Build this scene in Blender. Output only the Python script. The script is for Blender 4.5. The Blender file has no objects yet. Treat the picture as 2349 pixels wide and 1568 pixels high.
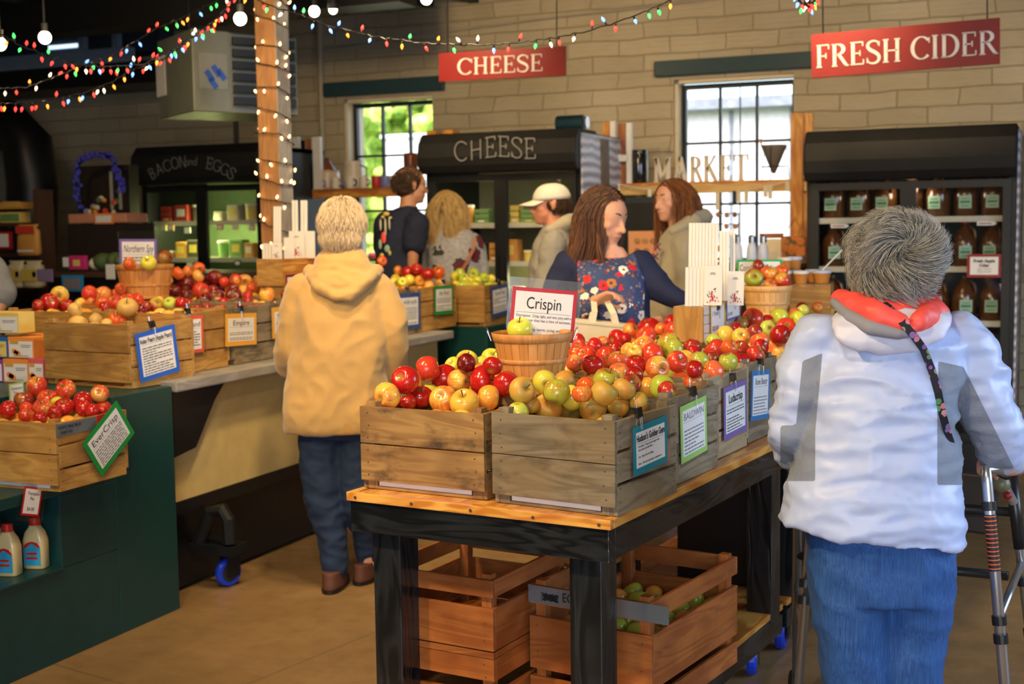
import bpy, math, random  # apple market scene
import numpy as np
from mathutils import Vector, Matrix, noise as mnoise
random.seed(7)
SC = bpy.context.scene
COL = SC.collection
# ------------------------------------------------------------------ camera
FPX = 2960.0
PIT = math.radians(5.12); ROL = math.radians(.815); YAW = math.radians(23.1); EYE = 1.5
FW = np.array([-math.sin(YAW)*math.cos(PIT), math.cos(YAW)*math.cos(PIT), -math.sin(PIT)])
_r0 = np.array([math.cos(YAW), math.sin(YAW), 0.]); _u0 = np.cross(_r0, FW)
RT = math.cos(ROL)*_r0 - math.sin(ROL)*_u0
UP = math.sin(ROL)*_r0 + math.cos(ROL)*_u0
CAM = np.array([0, 0, EYE])
RH = _r0                                        # horizontal right
FH = np.array([-math.sin(YAW), math.cos(YAW), 0.])
def ray(x, y): return FW + RT*(x-1174.5)/FPX - UP*(y-784)/FPX
def PD(x, y, d): return CAM + ray(x, y)*d
def PZ(x, y, z): v = ray(x, y); return CAM + v*((z-EYE)/v[2])
def PY(x, y, yy): v = ray(x, y); return CAM + v*(yy/v[1])
def PX(x, y, xx): v = ray(x, y); return CAM + v*(xx/v[0])
def proj(p):
    d = np.array(p, float)-CAM; z = d@FW
    return 1174.5+FPX*(d@RT)/z, 784-FPX*(d@UP)/z, z
cam = bpy.data.cameras.new('camera'); co = bpy.data.objects.new('camera', cam); COL.objects.link(co)
M = Matrix.Identity(4)
for i in range(3):
    M[i][0] = RT[i]; M[i][1] = UP[i]; M[i][2] = -FW[i]; M[i][3] = CAM[i]
co.matrix_world = M
cam.sensor_width = 36; cam.lens = FPX/2349*36; cam.clip_start = .05; cam.clip_end = 200
cam.dof.use_dof = True; cam.dof.focus_distance = 3.35; cam.dof.aperture_fstop = 4.2
SC.camera = co
SC.view_settings.view_transform = 'Standard'; SC.view_settings.look = 'None'
SC.view_settings.exposure = EXPOSURE = -0.30; SC.view_settings.gamma = 1
SC.view_settings.use_curve_mapping = False
# ------------------------------------------------------------------ world and lights
W = bpy.data.worlds.new('sky'); SC.world = W; W.use_nodes = True
wn = W.node_tree.nodes; wl = W.node_tree.links; wn.clear()
sk = wn.new('ShaderNodeTexSky'); sk.sky_type = 'NISHITA'; sk.sun_elevation = math.radians(38); sk.sun_rotation = math.radians(200)
sk.sun_disc = False; sk.air_density = 1.0; sk.dust_density = 2.5
bg = wn.new('ShaderNodeBackground'); bg.inputs[1].default_value = .85
wo = wn.new('ShaderNodeOutputWorld'); wl.new(sk.outputs[0], bg.inputs[0]); wl.new(bg.outputs[0], wo.inputs[0])
def light(kind, name, loc, energy, color, size=.1, target=None, spot=None, sy=None, blend=.6):
    l = bpy.data.lights.new(name, kind); l.energy = energy; l.color = color
    if kind == 'AREA':
        l.size = size
        if sy: l.shape = 'RECTANGLE'; l.size_y = sy
    elif kind == 'SUN': l.angle = size
    else: l.shadow_soft_size = size
    if kind == 'SPOT': l.spot_size = math.radians(spot); l.spot_blend = blend
    o = bpy.data.objects.new(name, l); COL.objects.link(o); o.location = loc
    if target is not None: o.rotation_euler = (Vector(target)-Vector(loc)).to_track_quat('-Z', 'Y').to_euler()
    return o
WARM = (1, .71, .37); COOL = (.60, .75, 1.0)
light('SUN', 'sun', (0, 0, 20), 5.0, (1, .95, .86), .01, (-3, 8, 0))
# daylight through the big door behind and the windows of the right wall
light('AREA', 'daylight_door', (1.1, -2.85, 1.75), 130, COOL, 3.0, (-1.2, 3.5, 1.0), sy=2.3)
light('AREA', 'daylight_right_window', (2.52, 4.2, 1.75), 85, COOL, 2.6, (-1, 4.2, .9), sy=1.5)
# ceiling spots of the shop
for i, (p, t, e) in enumerate([((-2.6, 1.2, 3.1), (-1.3, 3.3, .9), 330), ((-.9, 1.0, 3.1), (-1.2, 4.0, .9), 170),
                   ((-1.9, 3.5, 3.1), (-1.8, 5.4, .9), 210), ((-2.2, 4.0, 3.1), (-3.6, 5.4, .9), 200),
                   ((-2.4, 6.0, 3.1), (-3.3, 7.0, 1.0), 170), ((-4.6, 3.4, 3.1), (-4.2, 5.4, .8), 120),
                   ((-1.2, 6.2, 3.1), (-1.6, 9.2, 2.0), 200), ((-3.6, 6.6, 3.1), (-4.0, 9.2, 2.3), 130),
                   ((-6.0, 5.6, 3.1), (-6.6, 9.2, 1.6), 32), ((-4.4, 1.6, 3.1), (-3.1, 3.2, .3), 60),
                   ((-2.2, 2.2, 3.1), (-2.4, 4.3, 0), 150)]):
    light('SPOT', 'ceiling_spot', p, e, WARM, .09, t, spot=95, blend=.9)
# ------------------------------------------------------------------ materials
MAT = {}
class NT:
    def __init__(s, name):
        s.m = bpy.data.materials.new(name); s.m.use_nodes = True
        s.n = s.m.node_tree.nodes; s.l = s.m.node_tree.links; s.n.clear()
        s.b = s.n.new('ShaderNodeBsdfPrincipled'); o = s.n.new('ShaderNodeOutputMaterial'); s.l.new(s.b.outputs[0], o.inputs[0]); s.o = o
    def new(s, t, **k):
        n = s.n.new('ShaderNode'+t)
        for a, v in k.items(): setattr(n, a, v)
        return n
    def link(s, a, b): s.l.new(a, b)
    def val(s, sock, v):
        if hasattr(v, 'is_output') or isinstance(v, bpy.types.NodeSocket): s.l.new(v, sock)
        elif isinstance(v, (tuple, list)) and len(v) == 3 and len(sock.default_value) == 4: sock.default_value = (*v, 1)
        else: sock.default_value = v
    def mix(s, f, a, b, mode='MIX'):
        n = s.new('Mix', data_type='RGBA', blend_type=mode)
        s.val(n.inputs[0], f); s.val(n.inputs[6], a); s.val(n.inputs[7], b); return n.outputs[2]
    def math(s, op, a, b=0., c=None):
        n = s.new('Math', operation=op); s.val(n.inputs[0], a); s.val(n.inputs[1], b)
        if c is not None: s.val(n.inputs[2], c)
        return n.outputs[0]
    def ramp(s, f, stops):
        n = s.new('ValToRGB'); e = n.color_ramp.elements
        while len(e) < len(stops): e.new(.5)
        for q, (p, c) in zip(e, stops): q.position = p; q.color = (*c, 1) if len(c) == 3 else c
        s.link(f, n.inputs[0]); return n.outputs[0]
    def maprange(s, f, a, b, c=0., d=1.):
        n = s.new('MapRange'); s.link(f, n.inputs[0])
        for i, v in enumerate((a, b, c, d)): n.inputs[i+1].default_value = v
        return n.outputs[0]
    def coord(s, kind='Object', scale=(1, 1, 1), loc=(0, 0, 0), rot=(0, 0, 0)):
        t = s.new('TexCoord'); m = s.new('Mapping'); s.link(t.outputs[kind], m.inputs[0])
        m.inputs[1].default_value = loc; m.inputs[2].default_value = rot; m.inputs[3].default_value = scale; return m.outputs[0]
    def noise(s, v, scale=5., detail=3., rough=.5, dist=0.):
        n = s.new('TexNoise'); s.link(v, n.inputs['Vector']); n.inputs['Scale'].default_value = scale; n.inputs['Detail'].default_value = detail
        n.inputs['Roughness'].default_value = rough; n.inputs['Distortion'].default_value = dist; return n.outputs[0]
    def bump(s, h, strength=.3, dist=.01):
        n = s.new('Bump'); n.inputs['Strength'].default_value = strength; n.inputs['Distance'].default_value = dist
        s.link(h, n.inputs['Height']); s.link(n.outputs[0], s.b.inputs['Normal'])
    def set(s, **k):
        for a, v in k.items(): s.val(s.b.inputs[a.replace('_', ' ')], v)
def plain(name, col, rough=.6, metal=0., spec=.5, emit=None, es=0., nz=.06, bump=0., bs=60, alpha=None, trans=0., coat=0., sheen=0.):
    if name in MAT: return MAT[name]
    t = NT(name)
    if nz:
        f = t.noise(t.coord('Object'), 14, 4)
        c = t.mix(t.maprange(f, .3, .7), tuple(max(0, x*(1-nz)) for x in col), tuple(min(1, x*(1+nz)+.002) for x in col))
    else: c = col
    t.set(Base_Color=c, Roughness=rough, Metallic=metal)
    t.b.inputs['Specular IOR Level'].default_value = spec
    if trans: t.b.inputs['Transmission Weight'].default_value = trans
    if coat: t.b.inputs['Coat Weight'].default_value = coat; t.b.inputs['Coat Roughness'].default_value = .1
    if sheen: t.b.inputs['Sheen Weight'].default_value = sheen
    if alpha is not None: t.b.inputs['Alpha'].default_value = alpha
    if emit: t.val(t.b.inputs['Emission Color'], emit); t.b.inputs['Emission Strength'].default_value = es; t.m.cycles.emission_sampling = 'NONE' if es < 6 else 'AUTO'
    if bump: t.bump(t.noise(t.coord('Object'), bs, 3), bump, .004)
    MAT[name] = t.m; return t.m
def wood(name, c1, c2, c3=None, rough=.7, gl=1.2, gs=34., stain=0., staincol=(.05, .03, .02), bump=.25, coat=0., ring=.5):
    if name in MAT: return MAT[name]
    t = NT(name)
    v = t.coord('UV', (gl, gs, 1)); v2 = t.coord('UV', (gl*.9, gs*.22, 1)); v3 = t.coord('UV', (3, 3, 1))
    fine = t.noise(v, 3., 5, .6)
    big = t.noise(v2, 1.6, 2, .5, 1.2)
    w = t.new('Math', operation='SINE'); t.link(t.math('MULTIPLY', big, 34.), w.inputs[0])
    rings = t.maprange(w.outputs[0], -1, 1)
    f = t.math('ADD', t.math('MULTIPLY', fine, 1-ring), t.math('MULTIPLY', rings, ring))
    c = t.mix(t.maprange(f, .2, .8), c1, c2)
    info = t.new('ObjectInfo')
    c = t.mix(t.math('MULTIPLY', t.maprange(t.noise(v3, 1.7, 2), .4, .65), .6), c, c3 or c1)
    if stain: c = t.mix(t.math('MULTIPLY', t.maprange(t.noise(t.coord('UV', (5, 9, 1)), 1.5, 4, .6), .52, .72), stain), c, staincol)
    hs = t.new('HueSaturation'); t.link(c, hs.inputs['Color']); t.link(t.maprange(info.outputs['Random'], 0, 1, .85, 1.12), hs.inputs['Value'])
    t.set(Base_Color=hs.outputs[0], Roughness=rough)
    if coat: t.b.inputs['Coat Weight'].default_value = coat; t.b.inputs['Coat Roughness'].default_value = .16
    t.bump(f, bump, .0018)
    MAT[name] = t.m; return t.m
wood('crate_tan', (.30, .155, .05), (.46, .27, .095), (.19, .095, .034), stain=.9)
wood('crate_grey', (.155, .12, .075), (.28, .225, .145), (.26, .18, .085), stain=.7, staincol=(.06, .042, .026))
wood('crate_gold', (.38, .19, .042), (.54, .31, .08), (.27, .125, .028), stain=.65, staincol=(.2, .1, .03))
wood('crate_pale', (.42, .31, .17), (.55, .43, .25), (.33, .23, .12), stain=.4, staincol=(.2, .13, .07))
wood('crate_red', (.33, .095, .018), (.48, .16, .035), (.22, .055, .01), stain=.4, staincol=(.10, .03, .01), rough=.5)
wood('crate_dark', (.13, .09, .055), (.22, .16, .10), (.09, .06, .04))
wood('pine', (.56, .22, .035), (.80, .42, .09), (.42, .09, .012), rough=.28, coat=.4, gs=22, ring=.65, bump=.08)
wood('pine_light', (.72, .44, .13), (.86, .60, .25), (.62, .34, .09), rough=.45, gs=26)
wood('pine_white', (.75, .66, .55), (.84, .77, .68), (.66, .55, .42), rough=.5, gs=30)
wood('black_paint', (.006, .008, .010), (.022, .026, .030), (.004, .005, .007), rough=.26, gs=26, ring=.7, bump=.9, coat=.25)
wood('basket_wood', (.62, .27, .07), (.76, .38, .12), (.50, .19, .04), rough=.5, gs=30)
wood('basket_pale', (.74, .42, .16), (.84, .52, .22), (.62, .32, .10), rough=.5, gs=30)
wood('shelf_red', (.32, .10, .03), (.50, .19, .05), (.24, .07, .02), rough=.4)
wood('post_brown', (.34, .16, .06), (.46, .23, .08), (.26, .11, .04), rough=.6)
wood('grey_plank', (.30, .29, .27), (.42, .40, .37), (.24, .22, .20), rough=.5)
plain('green_paint', (.004, .046, .046), .38, bump=.12, bs=30)
plain('teal_paint', (.008, .045, .060), .5, bump=.3)
plain('black', (.006, .006, .007), .4); plain('black_metal', (.007, .008, .009), .45, spec=.35)
plain('black_gloss', (.008, .008, .009), .12, coat=.5)
plain('chalkboard', (.009, .009, .009), .62, spec=.3)
plain('chalk', (.30, .30, .27), .9); plain('white', (.78, .77, .74), .5); plain('paper', (.80, .79, .78), .55, nz=.02)
plain('ink', (.015, .014, .016), .6); plain('ink_grey', (.20, .19, .22), .6)
plain('sign_red', (.26, .003, .004), .5); plain('letter_white', (.86, .80, .72), .5)
plain('steel', (.62, .63, .65), .25, 1.); plain('wire', (.7, .7, .7), .2, 1.); plain('nail', (.09, .05, .03), .6)
plain('cream', (.70, .60, .42), .55); plain('grey_metal', (.20, .215, .17), .4, .2)
plain('beige_panel', (.60, .46, .19), .6); plain('pipe_paint', (.45, .40, .30), .6)
t = NT('plastic'); tr = t.new('BsdfTransparent'); gl = t.new('BsdfGlossy'); gl.inputs['Roughness'].default_value = .12
ms = t.new('MixShader'); lw = t.new('LayerWeight'); ad = t.math('ADD', t.math('MULTIPLY', t.math('POWER', lw.outputs['Facing'], 3.), .6), .07); t.link(ad, ms.inputs[0]); t.link(tr.outputs[0], ms.inputs[1]); t.link(gl.outputs[0], ms.inputs[2]); t.link(ms.outputs[0], t.o.inputs[0]); MAT['plastic'] = t.m
t = NT('window_glass'); tr = t.new('BsdfTransparent'); gl = t.new('BsdfGlossy'); gl.inputs['Roughness'].default_value = .02
ms = t.new('MixShader'); lw = t.new('LayerWeight'); t.link(t.math('ADD', t.math('MULTIPLY', t.math('POWER', lw.outputs['Facing'], 4.), .6), .035), ms.inputs[0]); t.link(tr.outputs[0], ms.inputs[1]); t.link(gl.outputs[0], ms.inputs[2]); t.link(ms.outputs[0], t.o.inputs[0]); MAT['window_glass'] = t.m
# ------------------------------------------------------------------ mesh builder
def rotz(a): return Matrix.Rotation(a, 4, 'Z')
def T(x, y=0, z=0):
    if not np.isscalar(x): x, y, z = x
    return Matrix.Translation((float(x), float(y), float(z)))
class MB:
    def __init__(s): s.v = []; s.f = []; s.uv = []; s.mi = []; s.M = Matrix.Identity(4)
    def add(s, vs, fs, uvs=None, mi=0):
        o = len(s.v); A = s.M
        s.v += [tuple(A @ Vector(p)) for p in vs]
        for k, f in enumerate(fs):
            s.f.append([o+i for i in f]); s.mi.append(mi)
            s.uv += uvs[k] if uvs else [(vs[i][0]+vs[i][1]*.31, vs[i][2]+vs[i][1]*.7) for i in f]
        return s
    def box(s, x0, x1, y0, y1, z0, z1, g=None, mi=0):
        if x0 > x1: x0, x1 = x1, x0
        if y0 > y1: y0, y1 = y1, y0
        if z0 > z1: z0, z1 = z1, z0
        d = (x1-x0, y1-y0, z1-z0)
        if g is None: g = d.index(max(d))
        v = [(x, y, z) for z in (z0, z1) for y in (y0, y1) for x in (x0, x1)]
        f = [(0, 2, 3, 1), (4, 5, 7, 6), (0, 1, 5, 4), (2, 6, 7, 3), (0, 4, 6, 2), (1, 3, 7, 5)]
        a, b = [i for i in range(3) if i != g]; ou, ov = random.random()*20, random.random()*20
        uv = [[(v[i][g]+ou, v[i][a]+v[i][b]+ov) for i in q] for q in f]
        return s.add(v, f, uv, mi)
    def obox(s, c, ax, ay, az, mi=0, g=0):     # centre + half-axis vectors
        c = np.array(c, float); A = [np.array(q, float) for q in (ax, ay, az)]; L = [np.linalg.norm(q) for q in A]
        v = [c+sx*A[0]+sy*A[1]+sz*A[2] for sz in (-1, 1) for sy in (-1, 1) for sx in (-1, 1)]
        w = [(sx*L[0], sy*L[1], sz*L[2]) for sz in (-1, 1) for sy in (-1, 1) for sx in (-1, 1)]
        f = [(0, 2, 3, 1), (4, 5, 7, 6), (0, 1, 5, 4), (2, 6, 7, 3), (0, 4, 6, 2), (1, 3, 7, 5)]
        a, b = [i for i in range(3) if i != g]; ou, ov = random.random()*20, random.random()*20
        return s.add([tuple(p) for p in v], f, [[(w[i][g]+ou, w[i][a]+w[i][b]+ov) for i in q] for q in f], mi)
    def bar(s, p, q, w, h=None, mi=0, up=(0, 0, 1)):
        p = np.array(p, float); q = np.array(q, float); h = h or w; d = q-p; L = np.linalg.norm(d)
        u = np.cross(d, up)
        if np.linalg.norm(u) < 1e-6: u = np.cross(d, (1, 0, 0))
        u /= np.linalg.norm(u); n = np.cross(u, d); n /= np.linalg.norm(n)
        return s.obox((p+q)/2, d/2, u*w/2, n*h/2, mi)
    def lathe(s, prof, n=24, c=(0, 0, 0), mi=0, cap=True, sx=1., sy=1.):
        v = []; f = []; uv = []; m = len(prof)
        for r, z in prof:
            for k in range(n):
                a = 2*math.pi*k/n; v.append((c[0]+r*sx*math.cos(a), c[1]+r*sy*math.sin(a), c[2]+z))
        for i in range(m-1):
            for k in range(n):
                k2 = (k+1) % n; f.append((i*n+k, i*n+k2, (i+1)*n+k2, (i+1)*n+k))
                r = prof[i][0]; uv.append([(prof[i][1], k/n*6), (prof[i][1], (k+1)/n*6), (prof[i+1][1], (k+1)/n*6), (prof[i+1][1], k/n*6)])
        if cap:
            f.append(tuple(range(n))[::-1]); uv.append([(0, 0)]*n); f.append(tuple((m-1)*n+k for k in range(n))); uv.append([(0, 0)]*n)
        return s.add(v, f, uv, mi)
    def tube(s, pts, r, n=8, mi=0, cap=True):
        P = [np.array(p, float) for p in pts]; v = []; f = []; ref = None
        R = r if isinstance(r, (list, tuple)) else [r]*len(P)
        for i, p in enumerate(P):
            d = P[min(i+1, len(P)-1)]-P[max(i-1, 0)]; d /= (np.linalg.norm(d)+1e-12)
            if ref is None: ref = np.array((0, 0, 1.)) if abs(d[2]) < .9 else np.array((1., 0, 0))
            u = np.cross(d, ref); u /= (np.linalg.norm(u)+1e-12); w = np.cross(u, d); ref = w
            for k in range(n):
                a = 2*math.pi*k/n; v.append(tuple(p+R[i]*(u*math.cos(a)+w*math.sin(a))))
        for i in range(len(P)-1):
            for k in range(n): k2 = (k+1) % n; f.append((i*n+k, (i+1)*n+k, (i+1)*n+k2, i*n+k2))
        if cap: f.append(tuple(range(n))); f.append(tuple((len(P)-1)*n+k for k in range(n))[::-1])
        return s.add(v, f, None, mi)
    def ball(s, c, r, n=10, mi=0, R=None):
        rr = r if isinstance(r, (tuple, list)) else (r, r, r); v = []; f = []; m = max(4, n*2//3)
        for i in range(m+1):
            t = math.pi*i/m
            for k in range(n):
                a = 2*math.pi*k/n; q = Vector((rr[0]*math.sin(t)*math.cos(a), rr[1]*math.sin(t)*math.sin(a), rr[2]*math.cos(t)))
                if R is not None: q = R @ q
                v.append((c[0]+q.x, c[1]+q.y, c[2]+q.z))
        for i in range(m):
            for k in range(n): k2 = (k+1) % n; f.append((i*n+k, (i+1)*n+k, (i+1)*n+k2, i*n+k2))
        return s.add(v, f, None, mi)
    def prism(s, poly, z0, z1, mi=0):          # polygon in local XY
        n = len(poly); v = [(x, y, z0) for x, y in poly]+[(x, y, z1) for x, y in poly]
        f = [tuple(range(n))[::-1], tuple(range(n, 2*n))]+[(i, (i+1) % n, n+(i+1) % n, n+i) for i in range(n)]
        return s.add(v, f, None, mi)
    def quad(s, a, b, c, d, mi=0): return s.add([tuple(a), tuple(b), tuple(c), tuple(d)], [(0, 1, 2, 3)], [[(0, 0), (1, 0), (1, 1), (0, 1)]], mi)
    def mesh(s, name, mats, smooth=False):
        me = bpy.data.meshes.new(name); me.from_pydata(s.v, [], s.f)
        if not isinstance(mats, (list, tuple)): mats = [mats]
        for m in mats: me.materials.append(MAT[m] if isinstance(m, str) else m)
        me.polygons.foreach_set('material_index', s.mi)
        l = me.uv_layers.new(name='UVMap'); l.data.foreach_set('uv', [c for u in s.uv for c in u])
        if smooth: me.polygons.foreach_set('use_smooth', [True]*len(s.f))
        me.update(); return me
    def build(s, name, mats, parent=None, smooth=False, bevel=0., loc=None):
        me = s.mesh(name, mats, smooth); o = bpy.data.objects.new(name, me); COL.objects.link(o)
        if loc is not None:
            o.location = loc
        if parent: o.parent = parent
        if bevel: b = o.modifiers.new('b', 'BEVEL'); b.width = bevel; b.segments = 2; b.limit_method = 'ANGLE'
        return o
def thing(name, label, cat, M=None, group=None):
    o = bpy.data.objects.new(name, None); COL.objects.link(o); o.empty_display_size = .05
    if M is not None: o.matrix_world = M
    return tag(o, label, cat, group)
def tag(o, label, cat, group=None, kind=None):
    o['label'] = label; o['category'] = cat
    if group: o['group'] = group
    if kind: o['kind'] = kind
    return o
def struct(name, mb, mat, bevel=0.): o = mb.build(name, mat, bevel=bevel); o['kind'] = 'structure'; return o
def copy_tree(o, parent=None):
    c = o.copy(); COL.objects.link(c)
    if parent: c.parent = parent
    for ch in o.children: copy_tree(ch, c)
    return c
def recenter(o):
    """move a mesh object's origin to the bottom centre of its geometry"""
    me = o.data; n = len(me.vertices); a = np.empty(n*3); me.vertices.foreach_get('co', a); a = a.reshape(-1, 3)
    c = np.array(((a[:, 0].min()+a[:, 0].max())/2, (a[:, 1].min()+a[:, 1].max())/2, a[:, 2].min()))
    me.vertices.foreach_set('co', (a-c).ravel()); o.location = c; me.update(); return o
# text: Blender's built-in face turned into mesh, laid in a local XY plane
def text_mesh(body, size, sx=1., shear=0., align='LEFT', extrude=.0002, spacing=1., bold=0.):
    cu = bpy.data.curves.new('t', 'FONT'); cu.body = body; cu.size = size; cu.align_x = align; cu.extrude = extrude; cu.shear = shear
    cu.space_character = spacing; cu.offset = bold; cu.resolution_u = 3
    ob = bpy.data.objects.new('t', cu); COL.objects.link(ob)
    dg = bpy.context.evaluated_depsgraph_get(); dg.update()
    me = bpy.data.meshes.new_from_object(ob.evaluated_get(dg))
    n = len(me.vertices); a = np.empty(n*3); me.vertices.foreach_get('co', a); a = a.reshape(-1, 3)
    fs = [tuple(p.vertices) for p in me.polygons]
    bpy.data.objects.remove(ob); bpy.data.curves.remove(cu); bpy.data.meshes.remove(me)
    if n: a[:, 0] *= sx
    return a, fs
def add_text(mb, body, x, y, size, z=.0006, mi=0, width=None, maxw=None, **k):
    a, fs = text_mesh(body, size, **k)
    if len(a) == 0: return
    if width:
        w = a[:, 0].max()-a[:, 0].min(); a[:, 0] *= width/w
    if maxw:
        w = a[:, 0].max()
        if w > maxw: a[:, 0] *= maxw/w
    a[:, 0] += x; a[:, 1] += y; a[:, 2] += z
    mb.add([tuple(p) for p in a], fs, None, mi)
# serif capitals from strokes (unit height)
def _ser(x, y, w=.13): return ('l', x-w, y, x+w, y, .05)
GL = {
 'C': (.86, [('a', .46, .5, .40, .47, 42, 318), ('l', .80, .70, .80, .93, .05)]),
 'H': (.92, [('l', .20, .03, .20, .97, .15), ('l', .72, .03, .72, .97, .15), ('l', .2, .5, .72, .5, .06), _ser(.2, .98), _ser(.2, .02), _ser(.72, .98), _ser(.72, .02)]),
 'E': (.76, [('l', .20, .03, .20, .97, .15), ('l', .08, .975, .66, .975, .05), ('l', .2, .5, .52, .5, .05), ('l', .08, .025, .68, .025, .05), ('l', .65, .98, .65, .80, .05), ('l', .52, .62, .52, .38, .05), ('l', .68, .02, .68, .22, .05)]),
 'F': (.72, [('l', .20, .03, .20, .97, .15), ('l', .08, .975, .66, .975, .05), ('l', .2, .5, .52, .5, .05), ('l', .65, .98, .65, .78, .05), ('l', .52, .62, .52, .38, .05), _ser(.2, .02)]),
 'S': (.74, [('p', [(.62, .78), (.56, .93), (.36, .98), (.17, .90), (.12, .74), (.24, .60), (.42, .50), (.58, .38), (.64, .22), (.54, .06), (.34, .01), (.16, .07), (.10, .22)]), ('l', .64, .74, .64, .95, .04), ('l', .09, .04, .09, .27, .04)]),
 'R': (.86, [('l', .20, .03, .20, .97, .15), ('a', .34, .74, .28, .22, -90, 90), ('l', .08, .965, .36, .965, .05), ('l', .2, .52, .36, .52, .05), ('l', .40, .52, .74, .03, .13), _ser(.2, .02), ('l', .66, .02, .86, .02, .05)]),
 'I': (.40, [('l', .20, .03, .20, .97, .15), _ser(.2, .98), _ser(.2, .02)]),
 'D': (.90, [('l', .20, .03, .20, .97, .15), ('a', .34, .5, .44, .47, -90, 90), ('l', .08, .97, .36, .97, .05), ('l', .08, .03, .36, .03, .05)]),
 'M': (1.08, [('l', .18, .03, .18, .97, .10), ('l', .18, .97, .54, .12, .13), ('l', .54, .12, .88, .97, .07), ('l', .88, .03, .88, .97, .16), _ser(.16, .98), _ser(.16, .02), _ser(.9, .98), _ser(.9, .02)]),
 'A': (.94, [('l', .12, .03, .46, .98, .08), ('l', .46, .98, .80, .03, .16), ('l', .25, .36, .66, .36, .06), _ser(.12, .02, .1), _ser(.8, .02, .13)]),
 'K': (.92, [('l', .20, .03, .20, .97, .15), ('l', .24, .44, .70, .97, .07), ('l', .36, .56, .76, .03, .15), _ser(.2, .98), _ser(.2, .02), _ser(.7, .98, .1), _ser(.78, .02, .12)]),
 'T': (.80, [('l', .40, .03, .40, .97, .15), ('l', .05, .97, .75, .97, .06), ('l', .06, .98, .06, .76, .05), ('l', .74, .98, .74, .76, .05), _ser(.4, .02)]),
 'B': (.8, [('l', .2, 0, .2, 1, .1), ('a', .3, .75, .28, .24, -90, 90), ('a', .3, .26, .34, .26, -90, 90)]),
 'O': (.86, [('a', .44, .5, .38, .48, 0, 360)]),
 'N': (.86, [('l', .15, 0, .15, 1, .1), ('l', .15, 1, .7, 0, .1), ('l', .7, 0, .7, 1, .1)]),
 'G': (.86, [('a', .46, .5, .40, .47, 42, 330), ('l', .8, .1, .8, .46, .1), ('l', .6, .46, .84, .46, .05)]),
 ' ': (.42, []), 'n': (.6, [('l', .1, 0, .1, .6, .1), ('l', .1, .5, .45, .5, .1), ('l', .45, .5, .45, 0, .1)]),
 'a': (.6, [('a', .28, .28, .22, .27, 0, 360), ('l', .5, 0, .5, .55, .1)]), 'd': (.6, [('a', .28, .28, .22, .27, 0, 360), ('l', .5, 0, .5, 1, .1)]),
}
def strip(mb, pts, wid, z0, z1, mi=0):
    P = [np.array(p) for p in pts]; L = []; Rr = []
    for i, p in enumerate(P):
        d = P[min(i+1, len(P)-1)]-P[max(i-1, 0)]; d = d/(np.linalg.norm(d)+1e-9); n = np.array((-d[1], d[0]))
        L.append(p+n*wid[i]/2); Rr.append(p-n*wid[i]/2)
    m = len(P); v = [(q[0], q[1], z1) for q in L]+[(q[0], q[1], z1) for q in Rr]+[(q[0], q[1], z0) for q in L]+[(q[0], q[1], z0) for q in Rr]
    f = []
    for i in range(m-1):
        f += [(i, m+i, m+i+1, i+1), (i, i+1, 2*m+i+1, 2*m+i), (m+i, 3*m+i, 3*m+i+1, m+i+1), (2*m+i, 2*m+i+1, 3*m+i+1, 3*m+i)]
    f += [(0, 2*m, 3*m, m), (m-1, 2*m-1, 4*m-1, 3*m-1)]
    mb.add(v, f, None, mi)
def caps(mb, s, h, x=0., y=0., sx=1., z0=0., z1=.002, mi=0, thin=None, curve=None, track=0.):
    """strokes letters; returns width. thin: constant stroke width; curve(x)->(dy, rot)"""
    cx = x
    for ch in s:
        w, st = GL[ch]
        for q in st:
            if thin and q[0] == 'l' and q[5] == .05 and ch in 'CHSRIMAKFD' and (abs(q[2]-q[4]) < .001 and q[2] in (.98, .02) or ch in 'CS'): continue
            if q[0] == 'l': pts = [(q[1], q[2]), (q[3], q[4])]; wd = [q[5]]*2
            elif q[0] == 'a':
                k = 18; pts = []; wd = []
                for i in range(k+1):
                    a = math.radians(q[5]+(q[6]-q[5])*i/k); pts.append((q[1]+q[3]*math.cos(a), q[2]+q[4]*math.sin(a))); wd.append(.05+.11*abs(math.cos(a))**1.3)
            else:
                ctl = q[1]; pts = []; wd = []; k = 4
                for i in range(len(ctl)-1):
                    p = [np.array(ctl[min(max(j, 0), len(ctl)-1)]) for j in (i-1, i, i+1, i+2)]
                    for u in range(k):
                        t_ = u/k; c = .5*((2*p[1])+(-p[0]+p[2])*t_+(2*p[0]-5*p[1]+4*p[2]-p[3])*t_**2+(-p[0]+3*p[1]-3*p[2]+p[3])*t_**3)
                        pts.append(tuple(c)); wd.append(.05+.10*math.sin(math.pi*(i+t_)/(len(ctl)-1))**2)
                pts.append(ctl[-1]); wd.append(.05)
            if thin: wd = [thin]*len(pts)
            out = []
            for px_, py_ in pts:
                X = cx+px_*h*sx; Y = y+py_*h
                if curve: X, Y = curve(X, Y)
                out.append((X, Y))
            strip(mb, out, [w_*h for w_ in wd], z0, z1, mi)
        cx += (w+track)*h*sx
    return cx-x
def frameM(o, ex, ey):
    """matrix with local x -> ex, local y -> ey, origin o"""
    ex = np.array(ex, float); ey = np.array(ey, float); ex /= np.linalg.norm(ex); ey = ey-ex*(ex@ey); ey /= np.linalg.norm(ey); ez = np.cross(ex, ey)
    m = Matrix.Identity(4)
    for i in range(3): m[i][0] = ex[i]; m[i][1] = ey[i]; m[i][2] = ez[i]; m[i][3] = o[i]
    return m
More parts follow.
